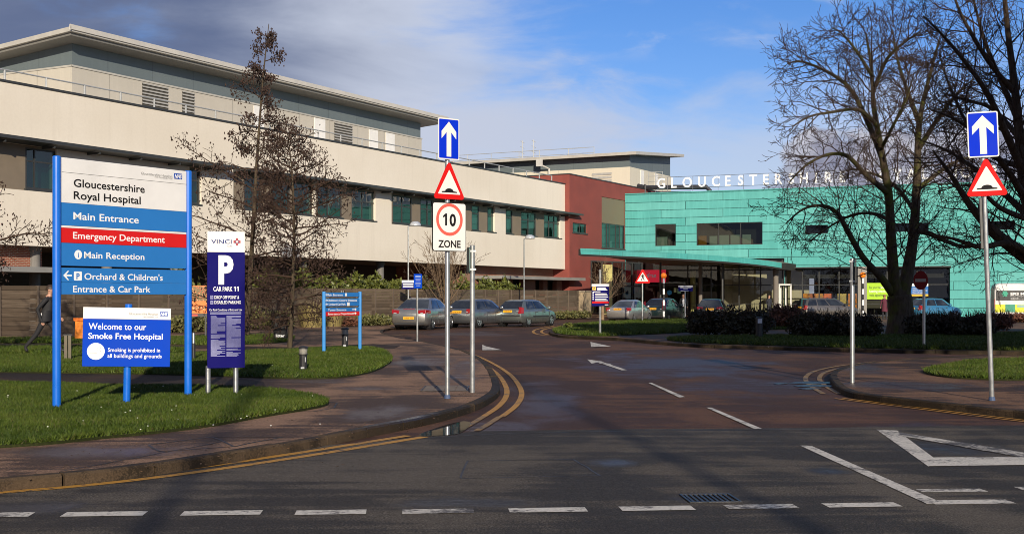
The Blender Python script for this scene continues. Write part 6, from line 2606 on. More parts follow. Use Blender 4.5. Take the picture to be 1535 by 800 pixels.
# ======== alders with dark cones on the left
def cones(t, tips, rnd, size, base, frac=1.0, m=None, spread=0.1, num=(1, 4)):
    mb = MB()
    for p, d, lv in tips:
        if rnd.random() > frac:
            continue
        for _ in range(rnd.randint(*num)):
            c = p + wob(rnd, spread) - Vector(base) - Vector((0, 0, size * .6))
            a = size * rnd.uniform(0.5, 1.1)
            u = wob(rnd, 1).normalized() * a * 0.5
            w = Vector((rnd.gauss(0, .4), rnd.gauss(0, .4), -1)).normalized() * a * 0.9
            v = u.cross(w).normalized() * a * 0.5
            b = len(mb.v)
            mb.v += [tuple(c - w), tuple(c + u), tuple(c + v), tuple(c - u), tuple(c - v), tuple(c + w)]
            for f in ((0, 2, 1), (0, 3, 2), (0, 4, 3), (0, 1, 4), (5, 1, 2), (5, 2, 3), (5, 3, 4), (5, 4, 1)):
                mb.f.append([b + i for i in f])
                mb.mi.append(0)
    return mb.build('cones', m or M_cone, t)


Yt = 47.5
T = Tree(33, 0.009)
base = P(368, 512)
base.z = 0
trunk_px = [(368, 514), (371, 470), (374, 430), (379, 350), (384, 260), (389, 185), (395, 110), (403, 36)]
c, rad = T.limb([P(*q) for q in trunk_px], 0.145, 0.012)
sp_a = [(5, 0.13, 0.02, (6, 8), 0.42, 0.8), (4, 0.2, 0.0, (3, 5), 0.5, 0.85), (3, 0.24, -0.02, 0, 0, 0)]
rnd = T.r
prof = [(0.10, 1.5), (0.20, 2.4), (0.34, 2.6), (0.46, 2.2), (0.55, 1.6), (0.62, 1.2), (0.75, 1.2), (0.88, 0.8), (1.0, 0.3)]


def prof_at(pr, u):
    for i in range(len(pr) - 1):
        if u <= pr[i + 1][0]:
            k = (u - pr[i][0]) / (pr[i + 1][0] - pr[i][0])
            return pr[i][1] + (pr[i + 1][1] - pr[i][1]) * max(0, k)
    return pr[-1][1]


ph = 0
N = len(c)
for k in range(64):
    u = 0.12 + 0.86 * (k + rnd.random()) / 64
    if rnd.random() < 0.08 * (u > .5):
        continue
    f = u * (N - 1)
    i = min(int(f), N - 2)
    b = c[i].lerp(c[i + 1], f - i)
    ph += 2.4 + rnd.gauss(0, 0.3)
    L = prof_at(prof, u) * rnd.choice((rnd.uniform(0.35, 0.7), rnd.uniform(0.8, 1.2)))
    el = 0.12 + 0.30 * u
    d = Vector((math.cos(ph), math.sin(ph), el))
    T.grow(b, d, L, min(0.045, 0.010 + L * 0.012), 0, sp_a)
# the long low branch to the left
lc, lr = T.limb([P(376, 400, 0), P(350, 372, -.6), P(318, 362, -1), P(290, 352, -1.2)], 0.05, 0.015)
T.clothe(lc, lr, 12, 1.0, sp_a[1:], 0.2, 1, 0.8)
lc, lr = T.limb([P(383, 285, 0), P(350, 268, -.4), P(318, 245, -.8), P(272, 216, -1.2)], 0.04, 0.012)
T.clothe(lc, lr, 14, 0.8, sp_a[1:], 0.3, 1, 0.8)
tips = list(T.tips)
t = T.finish('alder_tree', 'tall narrow alder with dark cones and pointed top behind the car park sign', 'tree', Vector((base.x, base.y, 0)), M_bark2, M_twig)
cones(t, tips, random.Random(1), 0.070, (base.x, base.y, 0), 0.68, None, 0.09, (2, 5))

Yt = 38.5
T = Tree(61, 0.008)
base = P(434, 528)
base.z = 0
c, rad = T.limb([P(*q) for q in ((434, 530), (436, 490), (439, 430), (441, 360), (440, 300), (437, 250), (432, 205))], 0.095, 0.012)
rnd = T.r
prof = [(0.12, 1.0), (0.25, 1.7), (0.42, 1.95), (0.6, 1.75), (0.8, 1.3), (1.0, 0.5)]
ph = 0
N = len(c)
for k in range(66):
    u = 0.16 + 0.82 * (k + rnd.random()) / 66
    f = u * (N - 1)
    i = min(int(f), N - 2)
    b = c[i].lerp(c[i + 1], f - i)
    ph += 2.4 + rnd.gauss(0, 0.3)
    L = prof_at(prof, u) * rnd.uniform(0.6, 1.15)
    d = Vector((math.cos(ph), math.sin(ph), -0.12 + 0.7 * u))
    T.grow(b, d, L, min(0.035, 0.009 + L * 0.012), 0, sp_a)
tips = list(T.tips)
t = T.finish('alder_tree', 'smaller brown twiggy alder on the rear lawn, beside the black litter bin', 'tree', Vector((base.x, base.y, 0)), M_bark2, M_twig)
cones(t, tips, random.Random(2), 0.055, (base.x, base.y, 0), 0.5, None, 0.10, (2, 4))

# alder at the very left edge, only its branch tips in the picture
T = Tree(91, 0.008)
Yt = 33.0
base = P(-120, 560)
base.z = 0
c, rad = T.limb([P(*q) for q in ((-120, 560), (-118, 450), (-112, 350), (-110, 250), (-112, 160))], 0.16, 0.015)
rnd = T.r
ph = 0
N = len(c)
for k in range(70):
    u = 0.2 + 0.78 * (k + rnd.random()) / 70
    f = u * (N - 1)
    i = min(int(f), N - 2)
    b = c[i].lerp(c[i + 1], f - i)
    ph += 2.4 + rnd.gauss(0, 0.3)
    T.grow(b, Vector((math.cos(ph), math.sin(ph), 0.05 + 0.4 * u)), 2.3 * rnd.uniform(0.7, 1.15) * (1.15 - 0.6 * u), 0.035, 0, sp_a)
lc, lr = T.limb([P(-114, 385, 0), P(-60, 372, -.3), P(-10, 362, -.5), P(40, 350, -.6), P(70, 352, -.6)], 0.05, 0.012)
T.clothe(lc, lr, 22, 0.7, sp_a[1:], 0.3, 1, 0.8)
tips = list(T.tips)
t = T.finish('alder_tree', 'alder at the left edge, only the tips of its coned branches reaching over the fence', 'tree', Vector((base.x, base.y, 0)), M_bark2, M_twig)
cones(t, tips, random.Random(4), 0.05, (base.x, base.y, 0), 0.5, None, 0.09, (2, 4))


# ======== small multi stemmed bare bushes
def bare_bush(px, Y, wpx, hpx, base_py, lab, seed, n=16):
    T = Tree(seed, 0.009)
    b = at(px, Y, z=0)
    k = Y / F
    rnd = T.r
    Ht = (zat(base_py - hpx, Y))
    T.limb([b, b + Vector((0.02, 0, 0.5)), b + Vector((0.0, 0, 1.3))], 0.14, 0.09, 3)
    for i in range(n):
        a = rnd.random() * 6.28
        s = rnd.uniform(0.1, 1.0)
        tip = b + Vector((math.cos(a) * s * wpx * k * .5, math.sin(a) * s * wpx * k * .5, Ht * (1.0 - 0.35 * s * s) * rnd.uniform(.85, 1)))
        st = b + Vector((0, 0, rnd.uniform(0.6, 1.25)))
        mid = st.lerp(tip, 0.45) + Vector((math.cos(a), math.sin(a), 0)) * 0.12 * s
        c, rad = T.limb([st, mid, tip], 0.032, 0.010, 4)
        T.clothe(c, rad, 9, Ht * 0.24, [(4, .12, .08, 3, .5, .6), (3, .15, .05, 0, 0, 0)], 0.25, 1.0, 0.6)
    T.finish('bare_bush', lab, 'shrub', b, mat('tan_bark', (0.24, 0.16, 0.09), 0.85, 0, 0.3, 3), mat('tan_twigs', (0.15, 0.10, 0.06), 0.9, 0, 0.3, 3))


bare_bush(668, 74.5, 130, 140, 486, 'bare many stemmed bush behind the first two silver cars', 7)
bare_bush(903, 88, 70, 82, 475, 'bare twiggy bush under the left end of the canopy', 8, 13)


# ======== leafy shrubs
def leaf_mat(name, c1, c2, rough=0.45):
    m, nt, bs = base_mat(name)
    f = nt.noise(worldco(nt), 2.2, 4.0, 0.6)
    g_ = nt.new('ShaderNodeNewGeometry')
    c = nt.mix(nt.ramp(f, 0.3, 0.7), c1, c2)
    c = nt.mix(nt.math('MULTIPLY', g_.outputs['Random Per Island'], 0.6), c, tuple(x * 1.7 for x in c2))
    nt.put(bs.inputs['Base Color'], c)
    bs.inputs['Roughness'].default_value = rough
    bs.inputs['Specular IOR Level'].default_value = 0.35
    return m


M_laurel = leaf_mat('laurel_leaf', (0.045, 0.060, 0.012), (0.095, 0.105, 0.022))
M_hedge = leaf_mat('dark_hedge_leaf', (0.020, 0.016, 0.010), (0.030, 0.026, 0.012), 0.7)
M_hedger = leaf_mat('russet_hedge_leaf', (0.075, 0.028, 0.018), (0.12, 0.05, 0.03), 0.7)
M_dry = leaf_mat('dry_grass_leaf', (0.13, 0.11, 0.04), (0.19, 0.15, 0.06), 0.7)
M_low = leaf_mat('low_planting_leaf', (0.05, 0.065, 0.018), (0.11, 0.10, 0.035), 0.6)


def leafy(mb, rnd, c, rx, ry, rz, n, size, shell=0.55, aspect=1.7, lump=0.28):
    """leaf sized faces spread through an uneven rounded volume"""
    for _ in range(n):
        d = wob(rnd, 1).normalized()
        k = 1.0 + lump * 2.0 * (mnoise.noise((d.x * 1.7 + c[0], d.y * 1.7 + c[1], d.z * 1.7 + c[2])))
        r = k * (shell + (1 - shell) * rnd.random()) if rnd.random() < 0.85 else k * rnd.random()
        p = Vector((c[0] + d.x * rx * r, c[1] + d.y * ry * r, c[2] + d.z * rz * r))
        if p.z < 0.02:
            continue
        a = size * rnd.uniform(0.6, 1.3)
        u = (wob(rnd, 1) + d * 0.3).normalized() * a * aspect * .5
        w = u.cross(wob(rnd, 1) + Vector((0, 0, 0.6)))
        if w.length < 1e-6:
            continue
        w = w.normalized() * a * .5
        b = len(mb.v)
        mb.v += [tuple(p - u), tuple(p + w * .9), tuple(p + u), tuple(p - w * .9)]
        mb.f.append([b, b + 1, b + 2, b + 3])
        mb.mi.append(mb.cur)


def shrub(name, lab, cat, base, lobes, m, seed, size, group=None, stems=8, inner=None, twigs=0):
    rnd = random.Random(seed)
    t = thing(name, lab, cat, base, 0, group)
    mb = MB()
    for (x, y, z, rx, ry, rz_, n) in lobes:
        leafy(mb, rnd, (x, y, z), rx, ry, rz_, n, size)
    mb.build('foliage', m, t)
    mb = MB()
    for i in range(stems):
        x, y, z, rx, ry, rz_, n = rnd.choice(lobes)
        a = rnd.random() * 6.28
        mb.tube([(x * .6 + rnd.gauss(0, .06), y * .6 + rnd.gauss(0, .06), -0.05), (x + math.cos(a) * rx * .3, y + math.sin(a) * ry * .3, z * .7), (x + math.cos(a) * rx * .8, y + math.sin(a) * ry * .8, z + rz_ * .5)], [0.03, 0.02, 0.008], 4)
    for i in range(twigs):
        x, y, z, rx, ry, rz_, n = rnd.choice(lobes)
        a = rnd.random() * 6.28
        q = rnd.random() ** .5
        p = Vector((x + math.cos(a) * rx * q, y + math.sin(a) * ry * q, z + rz_ * (1 - q * q) ** .5 * .8))
        e2 = p + Vector((rnd.gauss(0, .12), rnd.gauss(0, .12), rnd.uniform(.12, .42)))
        mb.tube([p, (p + e2) / 2 + wob(rnd, .03), e2], [0.012, .01, .006], 3, False)
    mb.build('stems', inner or M_twig, t)
    return t


# laurels above the fence
rnd = random.Random(77)
lab_pos = [(268, 'left of the car park sign'), (404, 'between the two alders'), (452, 'behind the smaller alder'), (492, 'over the directory sign'), (530, 'right of the directory sign'), (560, 'beside the pale undercroft column'), (592, 'left of the thin street lamp'), (632, 'behind the first silver car'), (690, 'behind the speed limit post'), (724, 'right of the plain steel pole'), (752, 'next to the porch roof')]
for i, (px, where) in enumerate(lab_pos):
    n_ = -2.0
    s = FF.s_at(px, n_)
    p = FF.w(s, n_, 0)
    Y = p.y
    top = zat(398 if px < 480 else (408 if px < 580 else (418 if px < 640 else 413)), Y)
    if 700 < px:
        top = zat(416, Y)
    rx = 24 * Y / F
    ztop = top * 0.5
    lobes = [(0, 0, top * .55, rx, 1.0, top * .45, 900), (-rx * .5, .2, top * .5, rx * .7, .9, top * .40, 500), (rx * .5, -.2, top * .5, rx * .8, .9, top * .42, 500)]
    shrub('laurel_shrub', 'green laurel shrub showing over the fence, ' + where, 'shrub', p, lobes, M_laurel, 100 + i, 0.17, 'laurel shrubs behind the timber fence', 6)

# planting along the foot of the fence
spots = [(250, 0.6, .7, M_low, 'low green plants at the fence foot right of the big sign'), (292, 0.8, .9, M_low, 'green plants below the orange poster board'), (340, 0.9, 1.0, M_dry, 'tuft of dry grass behind the car park sign'), (392, 1.0, 1.0, M_low, 'mixed green plants left of the black litter bin'),
         (470, 1.3, 1.25, M_dry, 'tall clump of dry straw coloured grass left of the directory sign'), (500, .9, .9, M_dry, 'dry grass behind the left part of the directory sign'), (512, .5, .5, M_hedger, 'small russet plant behind the directory sign'), (548, .8, .6, M_low, 'low green plants right of the directory sign'), (578, .7, .5, M_low, 'low green plants left of the first silver car'),
         (838, .8, .5, M_low, 'low leafy planting in front of the third silver car'), (858, .8, .5, M_low, 'low leafy planting at the right end of the fence'), (880, .7, .45, M_dry, 'thin dry planting at the foot of the stone pillar')]
for i, (px, w_, h_, m_, lab) in enumerate(spots):
    n_ = 1.1
    s = FF.s_at(px, n_)
    p = FF.w(s, n_, KZ)
    if m_ is M_dry:
        t = thing('grass_clump', lab, 'ornamental grass', p, 0)
        mb = MB()
        rnd = random.Random(300 + i)
        for _ in range(420):
            a, q = rnd.random() * 6.28, rnd.random() ** .5
            b = Vector((math.cos(a) * q * w_ * .5, math.sin(a) * q * w_ * .5, 0))
            hh = h_ * rnd.uniform(.6, 1.15)
            e2 = b + Vector((math.cos(a) * hh * rnd.uniform(0, .6), math.sin(a) * hh * rnd.uniform(0, .6), hh))
            mid = b.lerp(e2, .55) + Vector((0, 0, hh * .12))
            w2 = Vector((-math.sin(a), math.cos(a), 0)) * 0.015
            k = len(mb.v)
            mb.v += [tuple(b - w2), tuple(b + w2), tuple(mid + w2 * .8), tuple(mid - w2 * .8), tuple(e2)]
            mb.f += [[k, k + 1, k + 2, k + 3], [k + 3, k + 2, k + 4]]
            mb.mi += [0, 0]
        mb.build('blades', M_dry, t)
    else:
        lobes = [(rx_, ry_, h_ * .45, w_ * .6, .5, h_ * .55, 350) for rx_, ry_ in ((-w_ * .5, 0), (w_ * .45, .2), (0, -.3), (w_ * 1.1, .1))]
        shrub('low_plant', lab, 'plant', p, lobes, m_, 200 + i, 0.11, None, 6)

# dark clipped hedges on the island
hed = [(1062, 458, 500, 52, M_hedge, 'dark clipped hedge at the left, in front of the black hatchback'), (1118, 456, 502, 70, M_hedge, 'dark clipped hedge behind the marker bollard'), (1180, 452, 500, 40, M_hedger, 'loose brown hedge before the white entrance door'), (1228, 462, 505, 76, M_hedge, 'dark clipped hedge in front of the grey estate car'),
       (1285, 464, 506, 56, M_hedge, 'dark hedge to the left of the forked tree trunk'), (1402, 464, 504, 70, M_hedge, 'dark hedge under the no entry sign'), (1452, 466, 505, 60, M_hedge, 'dark rounded hedge under the dark teal shadow on the copper wall'), (1488, 462, 502, 50, M_hedger, 'russet twiggy hedge in front of the ambulance'), (1535, 462, 490, 70, M_hedger, 'russet hedge at the right edge below the ambulance')]
for i, (px, yt, yb, wpx, m_, lab) in enumerate(hed):
    p = gp(px, yb, LZ)
    if m_ is M_hedger:
        p = gp(px, yb - 8, LZ)
    Y = p.y
    k = Y / F
    top = zat(yt + 8, Y) - LZ
    hw = wpx * k / 2
    lobes = []
    rr = random.Random(i)
    for a in (-.6, 0, .6):
        lobes.append((a * hw, rr.uniform(-.1, .3), top * .5, hw * .62, 0.85, top * .52 * rr.uniform(.9, 1.05), 1300))
    shrub('hedge', lab, 'hedge', p, lobes, m_, 400 + i, 0.10, 'hedges on the island', 10, None, 120)

# small evergreen sprig on the island grass
p = gp(852, 494, LZ)
shrub('small_plant', 'single small dark plant on the island grass near the kerb tip', 'plant', p, [(0, 0, .18, .22, .2, .2, 90)], M_laurel, 77, 0.10, None, 3)

# ======== unseen evergreen added right of the view, crown shaped to shade the island
rnd = random.Random(9)
tb = Vector((22.5, 18.5, 0))
t = thing('added_shade_tree', 'broad dark evergreen added out of view beyond the right edge to shade the hedges', 'tree', tb, 0)
T = Tree(17, 0.03)
c, rad = T.limb([tb, tb + Vector((.2, .1, 2)), tb + Vector((-.1, .2, 5)), tb + Vector((0, 0, 11))], 0.55, 0.15)
for k in range(14):
    a = k * 2.4 + .4
    T.limb([c[8] + Vector((0, 0, k * .3)), c[8] + Vector((math.cos(a) * 2.5, math.sin(a) * 2.0, 1.5 + k * .3)), c[8] + Vector((math.cos(a) * 5, math.sin(a) * 3.5, 2.5 + k * .25))], 0.16, 0.03)
T.big.v = [(v[0] - tb.x, v[1] - tb.y, v[2]) for v in T.big.v]
T.big.build('trunk', M_bark, t, smooth=True)
mb = MB()
for (x, y, z, rx, ry, rz_, n) in ((-9.0, 0, 10.2, 5.2, 3.6, 3.9, 12000), (-9.5, 0, 13.0, 4.6, 3.4, 2.6, 7000), (-5.0, 0, 8.8, 6.0, 3.0, 2.6, 17000), (1, 0, 8.8, 5.5, 3.0, 2.6, 9000), (0, 0, 11.8, 8.6, 5.0, 4.4, 20000), (-4.5, 1, 11.0, 4.4, 3.5, 3.4, 9000), (4.5, -1, 11.4, 4.6, 3.5, 3.4, 8000), (0, 0, 14.4, 6.5, 4, 2.6, 9000)):
    leafy(mb, rnd, (x, y, z), rx, ry, rz_, n, 0.40, 0.35)
mb.build('crown', leaf_mat('evergreen_leaf', (0.018, 0.03, 0.01), (0.03, 0.045, 0.014)), t)

# ======== street lamps behind the viewpoint whose shadows cross the street
for (x, y, hgt, lab) in ((1.5, -22.0, 15.0, 'tall steel street lamp out of view, casting the left shadow across the street'), (6.5, -22.5, 15.5, 'tall steel street lamp out of view, casting the right shadow across the street')):
    t = thing('street_lamp', lab, 'street lamp', (x, y, 0), 0)
    mb = MB()
    mb.lathe([(0.18, 0), (0.18, 1.4), (0.10, 1.5), (0.075, hgt)], (0, 0, 0), 'z', 12)
    mb.build('pole', M_pole, t)
    mb = MB()
    mb.box(-0.12, 0.12, -0.1, 0.75, hgt, hgt + 0.14)
    mb.build('lamp_head', M_rgrey, t, bevel=0.03)
# ------------------------------------------------------------------ vehicles
M_tyre = mat('tyre_rubber', (0.014, 0.014, 0.015), 0.9, 0, 0.2, 10, spec=0.1)
M_rim = mat('alloy_rim', (0.50, 0.51, 0.52), 0.3, 0.85, 0.1, 10)
M_hub = mat('wheel_dark', (0.03, 0.03, 0.032), 0.6, 0.3, 0.1)
M_trim = mat('car_trim_black', (0.022, 0.022, 0.024), 0.5, 0, 0.15, 8)
M_plate = mat('plate_yellow', lin(244, 176, 40), 0.45, 0, 0.05)
M_platew = mat('plate_white', (0.8, 0.8, 0.78), 0.45, 0, 0.05)
M_chrome = mat('chrome', (0.7, 0.7, 0.7), 0.12, 1.0, 0.05)
M_headl = mat('headlamp', (0.55, 0.57, 0.6), 0.12, 0.4, 0.05)
m, nt, bs = base_mat('tail_lamp_red')
bs.inputs['Base Color'].default_value = (0.27, 0.008, 0.010, 1)
bs.inputs['Roughness'].default_value = 0.15
bs.inputs['Coat Weight'].default_value = 0.6
M_tail = m
m, nt, bs = base_mat('car_glass')
nt.put(bs.inputs['Base Color'], nt.mix(nt.ramp(nt.noise(objco(nt), 1.5, 3), 0.3, 0.7), (0.010, 0.012, 0.015), (0.028, 0.033, 0.038)))
bs.inputs['Roughness'].default_value = 0.04
bs.inputs['Specular IOR Level'].default_value = 0.8
M_cglass = m


def paint(name, col, metal=0.6):
    m, nt, bs = base_mat(name)
    fl = nt.noise(objco(nt), 300.0, 2.0)
    c = nt.mix(nt.ramp(fl, 0.35, 0.65), tuple(x * 0.85 for x in col), tuple(min(1, x * 1.15) for x in col))
    dirt = nt.noise(objco(nt), 2.0, 5.0, 0.6)
    sp = nt.new('ShaderNodeSeparateXYZ')
    nt.put(sp.inputs[0], objco(nt))
    c = nt.mix(nt.math('MULTIPLY', nt.ramp(dirt, 0.4, 0.75, 0, 0.35), 1.0), c, (0.16, 0.13, 0.10))
    nt.put(bs.inputs['Base Color'], c)
    bs.inputs['Metallic'].default_value = metal
    nt.put(bs.inputs['Roughness'], nt.ramp(dirt, 0.3, 0.7, 0.28, 0.42))
    bs.inputs['Coat Weight'].default_value = 0.7
    bs.inputs['Coat Roughness'].default_value = 0.06
    return m


P_silver = paint('silver_paint', (0.31, 0.31, 0.30), 0.75)
P_steel = paint('blue_grey_paint', (0.19, 0.205, 0.22), 0.75)
P_green = paint('grey_green_paint', (0.20, 0.23, 0.22), 0.7)
P_bright = paint('bright_silver_paint', (0.46, 0.45, 0.43), 0.7)
P_navy = paint('dark_green_paint', (0.012, 0.028, 0.030), 0.2)
P_black = paint('black_paint', (0.012, 0.013, 0.015), 0.1)
P_gmet = paint('dark_grey_paint', (0.13, 0.12, 0.11), 0.6)
P_blue = paint('sky_blue_paint', (0.05, 0.24, 0.42), 0.5)


def loft(mb, rings, cap=True):
    b = len(mb.v)
    n = len(rings[0])
    for r in rings:
        mb.v += [tuple(p) for p in r]
    for i in range(len(rings) - 1):
        for k in range(n):
            k2 = (k + 1) % n
            mb.f.append([b + i * n + k, b + i * n + k2, b + (i + 1) * n + k2, b + (i + 1) * n + k])
            mb.mi.append(mb.cur)
    if cap:
        mb.f.append([b + k for k in range(n - 1, -1, -1)])
        mb.f.append([b + (len(rings) - 1) * n + k for k in range(n)])
        mb.mi += [mb.cur, mb.cur]


def boolean_arches(o, cuts):
    """cut wheel arches out of a closed body mesh"""
    cm = MB()
    for x, z, r, W2 in cuts:
        cm.lathe([(r, -W2 - .2), (r, -W2 + 0.26)], (x, 0, z), 'y', 24)
        cm.lathe([(r, W2 - 0.26), (r, W2 + .2)], (x, 0, z), 'y', 24)
    co = cm.build('arch_cutter', M_trim, None, fix=True)
    md = o.modifiers.new('cut', 'BOOLEAN')
    md.operation = 'DIFFERENCE'
    md.object = co
    md.solver = 'EXACT'
    dg = bpy.context.evaluated_depsgraph_get()
    me = bpy.data.meshes.new_from_object(o.evaluated_get(dg))
    o.modifiers.remove(md)
    old = o.data
    if len(me.polygons) > 20:
        o.data = me
    bpy.data.objects.remove(co)
    for p in o.data.polygons:
        p.use_smooth = True
    return o


def car(name, lab, wheel_px, az, sc, paint_m, kind='saloon', L=4.5, Wd=1.76, Ht=1.44, plate_txt=None, lamps='wide', trim=None, wheel_r=0.31, seed=0, group=None, wheel='rr'):
    """wheel_px: photo pixel of the near rear wheel's contact point; az: heading from +Y, clockwise"""
    hw = Wd / 2
    xr, xf = L * 0.19, L * 0.805           # rear and front axle
    gpt = gp(*wheel_px)
    t = thing(name, lab, 'car', (0, 0, 0), math.radians(90 - az), group)
    t.scale = (sc, sc, sc)
    R = Matrix.Rotation(math.radians(90 - az), 3, 'Z')
    wl = Vector((xr if wheel == 'rr' else xf, -(hw - 0.10), 0))
    t.location = gpt - R @ (wl * sc)
    t.location.z = 0.003
    zb = Ht * 0.645        # belt line
    if kind == 'saloon':
        tail = [(0.0, .80, .86), (0.05, .93, .90), (0.13, zb + .02, .94), (0.35, zb + .045, .965), (0.75, zb + .02, .985)]
    elif kind == 'hatch':
        tail = [(0.0, .78, .88), (0.05, .90, .92), (0.12, zb + .02, .95), (0.3, zb + .02, .975), (0.7, zb + .01, .99)]
    else:
        tail = [(0.0, .80, .90), (0.05, .92, .93), (0.1, zb + .02, .96), (0.3, zb + .02, .98), (0.7, zb + .01, .99)]
    hood0 = L - 1.12
    st = tail + [(L * .35, zb, 1.0), (L * .55, zb, 1.0), (hood0 - .1, zb - .01, .99), (hood0 + .3, zb - .05, .975), (L - .38, zb - .14, .94), (L - .14, zb - .26, .87), (L - .03, zb - .36, .78), (L, .50, .70)]
    rings = []
    for x, zt, wk in st:
        w = hw * wk
        e = min(x, L - x)
        z0 = 0.20 + max(0, .18 - e) * .9
        q = [(w * .90, z0), (w * .975, z0 + .08), (w, z0 + (zt - z0) * .45), (w * .985, zt - (zt - z0) * .22), (w * .93, zt - .03), (w * .80, zt)]
        ring_ = [(x, -a, z) for a, z in q] + [(x, 0, zt + .012)] + [(x, a, z) for a, z in q[::-1]]
        rings.append(ring_)
    mb = MB()
    loft(mb, rings)
    body = mb.build('body', paint_m, t, fix=True)
    boolean_arches(body, [(xr, wheel_r + .0, wheel_r + .055, hw), (xf, wheel_r + .0, wheel_r + .055, hw)])
    bv = body.modifiers.new('edge', 'BEVEL')
    bv.width, bv.segments, bv.limit_method, bv.angle_limit = 0.02, 2, 'ANGLE', math.radians(50)
    # arch liners and underside
    mb = MB()
    for x in (xr, xf):
        for sg in (-1, 1):
            mb.lathe([(wheel_r + .05, 0), (wheel_r + .05, sg * 0.2)], (x, sg * (hw - .27), wheel_r), 'y', 20)
    mb.box(.35, L - .3, -hw * .8, hw * .8, 0.16, 0.205)
    mb.build('underbody', M_trim, t)
    # cabin
    if kind == 'saloon':
        r0, r1, f1, f0 = .42, 1.50, L * .585, hood0 + .12
    elif kind == 'hatch':
        r0, r1, f1, f0 = .10, .80, L * .58, hood0 + .12
    else:
        r0, r1, f1, f0 = .06, .34, L * .60, hood0 + .12
    zl_, zr_ = zb - .06, Ht - .035
    wb, wr = hw * .945, hw * .64

    def corner(x, u, w):
        return Vector((x, w, zl_ + (zr_ - zl_) * u))
    rings = []
    for u in (0, .35, .7, .92, 1.0):
        xa = r0 + (r1 - r0) * (u ** 1.0 if u < .93 else .97) + (0.08 if u == 1 else 0)
        xb = f0 + (f1 - f0) * (u ** 1.0 if u < .93 else .97) - (0.10 if u == 1 else 0)
        w = wb + (wr - wb) * u ** 1.15 - (.05 if u == 1 else 0)
        z = zl_ + (zr_ - zl_) * u
        ns = 8
        pts = []
        for k in range(ns + 1):
            f = k / ns
            pts.append((xa + (xb - xa) * f, -w * (1 - .05 * (2 * f - 1) ** 4), z + (0.0 if u < .9 else .035 * (1 - (2 * f - 1) ** 2))))
        for k in range(1, 5):
            pts.append((xb + .10 * math.sin(math.pi * k / 5) * (1 - .5 * u), -w + 2 * w * k / 5, z + (0.0 if u < .9 else .01)))
        for k in range(ns, -1, -1):
            f = k / ns
            pts.append((xa + (xb - xa) * f, w * (1 - .05 * (2 * f - 1) ** 4), z + (0.0 if u < .9 else .035 * (1 - (2 * f - 1) ** 2))))
        for k in range(1, 5):
            pts.append((xa - .06 * math.sin(math.pi * k / 5) * (1 - .5 * u), w - 2 * w * k / 5, z))
        rings.append(pts)
    mb = MB()
    loft(mb, rings, False)
    top = rings[-1]
    b = len(mb.v)
    mb.v.append((sum(p[0] for p in top) / len(top), 0, zr_ + .045))
    nb = b - len(top)
    for k in range(len(top)):
        mb.f.append([nb + k, nb + (k + 1) % len(top), b])
        mb.mi.append(0)
    cab = mb.build('cabin', paint_m, t, smooth=True, fix=True)

    def side(f, u, sg):
        """point on the cabin side; f along, u up"""
        xa, xb = r0 + (r1 - r0) * u, f0 + (f1 - f0) * u
        w = wb + (wr - wb) * u ** 1.15 + .012
        return (xa + (xb - xa) * f, sg * w * (1 - .05 * (2 * f - 1) ** 4) + sg * .004, zl_ + (zr_ - zl_) * u)

    def pane(sg, fa0, fa1, fb0, fb1, u0=.16, u1=.88):
        mb = MB()
        N = 5
        vs = []
        for j in range(4):
            u = u0 + (u1 - u0) * j / 3
            for i in range(N + 1):
                k = i / N
                k0 = fa0 + (fa1 - fa0) * j / 3
                k1 = fb0 + (fb1 - fb0) * j / 3
                vs.append(side(k0 + (k1 - k0) * k, u, sg))
        fs = []
        for j in range(3):
            for i in range(N):
                a = j * (N + 1) + i
                fs.append((a, a + 1, a + N + 2, a + N + 1) if sg < 0 else (a, a + N + 1, a + N + 2, a + 1))
        mb.add(vs, fs)
        return mb.build('side_window', M_cglass, t, smooth=True)
    for sg in (-1, 1):
        if kind == 'estate':
            pane(sg, .05, .06, .27, .28)
            pane(sg, .30, .31, .56, .555)
            pane(sg, .59, .585, .93, .90)
        elif kind == 'hatch':
            pane(sg, .16, .10, .47, .46)
            pane(sg, .50, .49, .92, .88)
        else:
            pane(sg, .13, .08, .46, .46)
            pane(sg, .49, .49, .92, .88)
        mb = MB()
        for j in range(2):
            pass
    for front in (False, True):
        mb = MB()
        vs, fs = [], []
        u0, u1 = .12, .90
        for j in range(4):
            u = u0 + (u1 - u0) * j / 3
            xa, xb = r0 + (r1 - r0) * u, f0 + (f1 - f0) * u
            w = (wb + (wr - wb) * u ** 1.15) * .90
            z = zl_ + (zr_ - zl_) * u
            for i in range(7):
                k = i / 6
                bow = math.sin(math.pi * (0.05 + .9 * k)) * (1 - .5 * u)
                x = xb + .10 * bow + .014 if front else xa - .06 * bow - .014
                vs.append((x, -w + 2 * w * k, z))
        for j in range(3):
            for i in range(6):
                a = j * 7 + i
                fs.append((a, a + 1, a + 8, a + 7) if front else (a, a + 7, a + 8, a + 1))
        mb.add(vs, fs)
        mb.build('windscreen' if front else 'rear_window', M_cglass, t, smooth=True)
    # shut lines, sills, trim
    mb = MB()
    for sg in (-1, 1):
        y = sg * (hw + .002)
        for x in (L * .36, L * .555, L * .735):
            mb.box(x - .006, x + .006, min(y, y - sg * .02), max(y, y - sg * .02), .30, zb - .12)
        for x in (L * .40, L * .60):
            mb.box(x - .09, x + .06, min(y + sg * .012, y - sg * .02), max(y + sg * .012, y - sg * .02), zb - .17, zb - .145)
    mb.build('door_seams', M_trim, t)
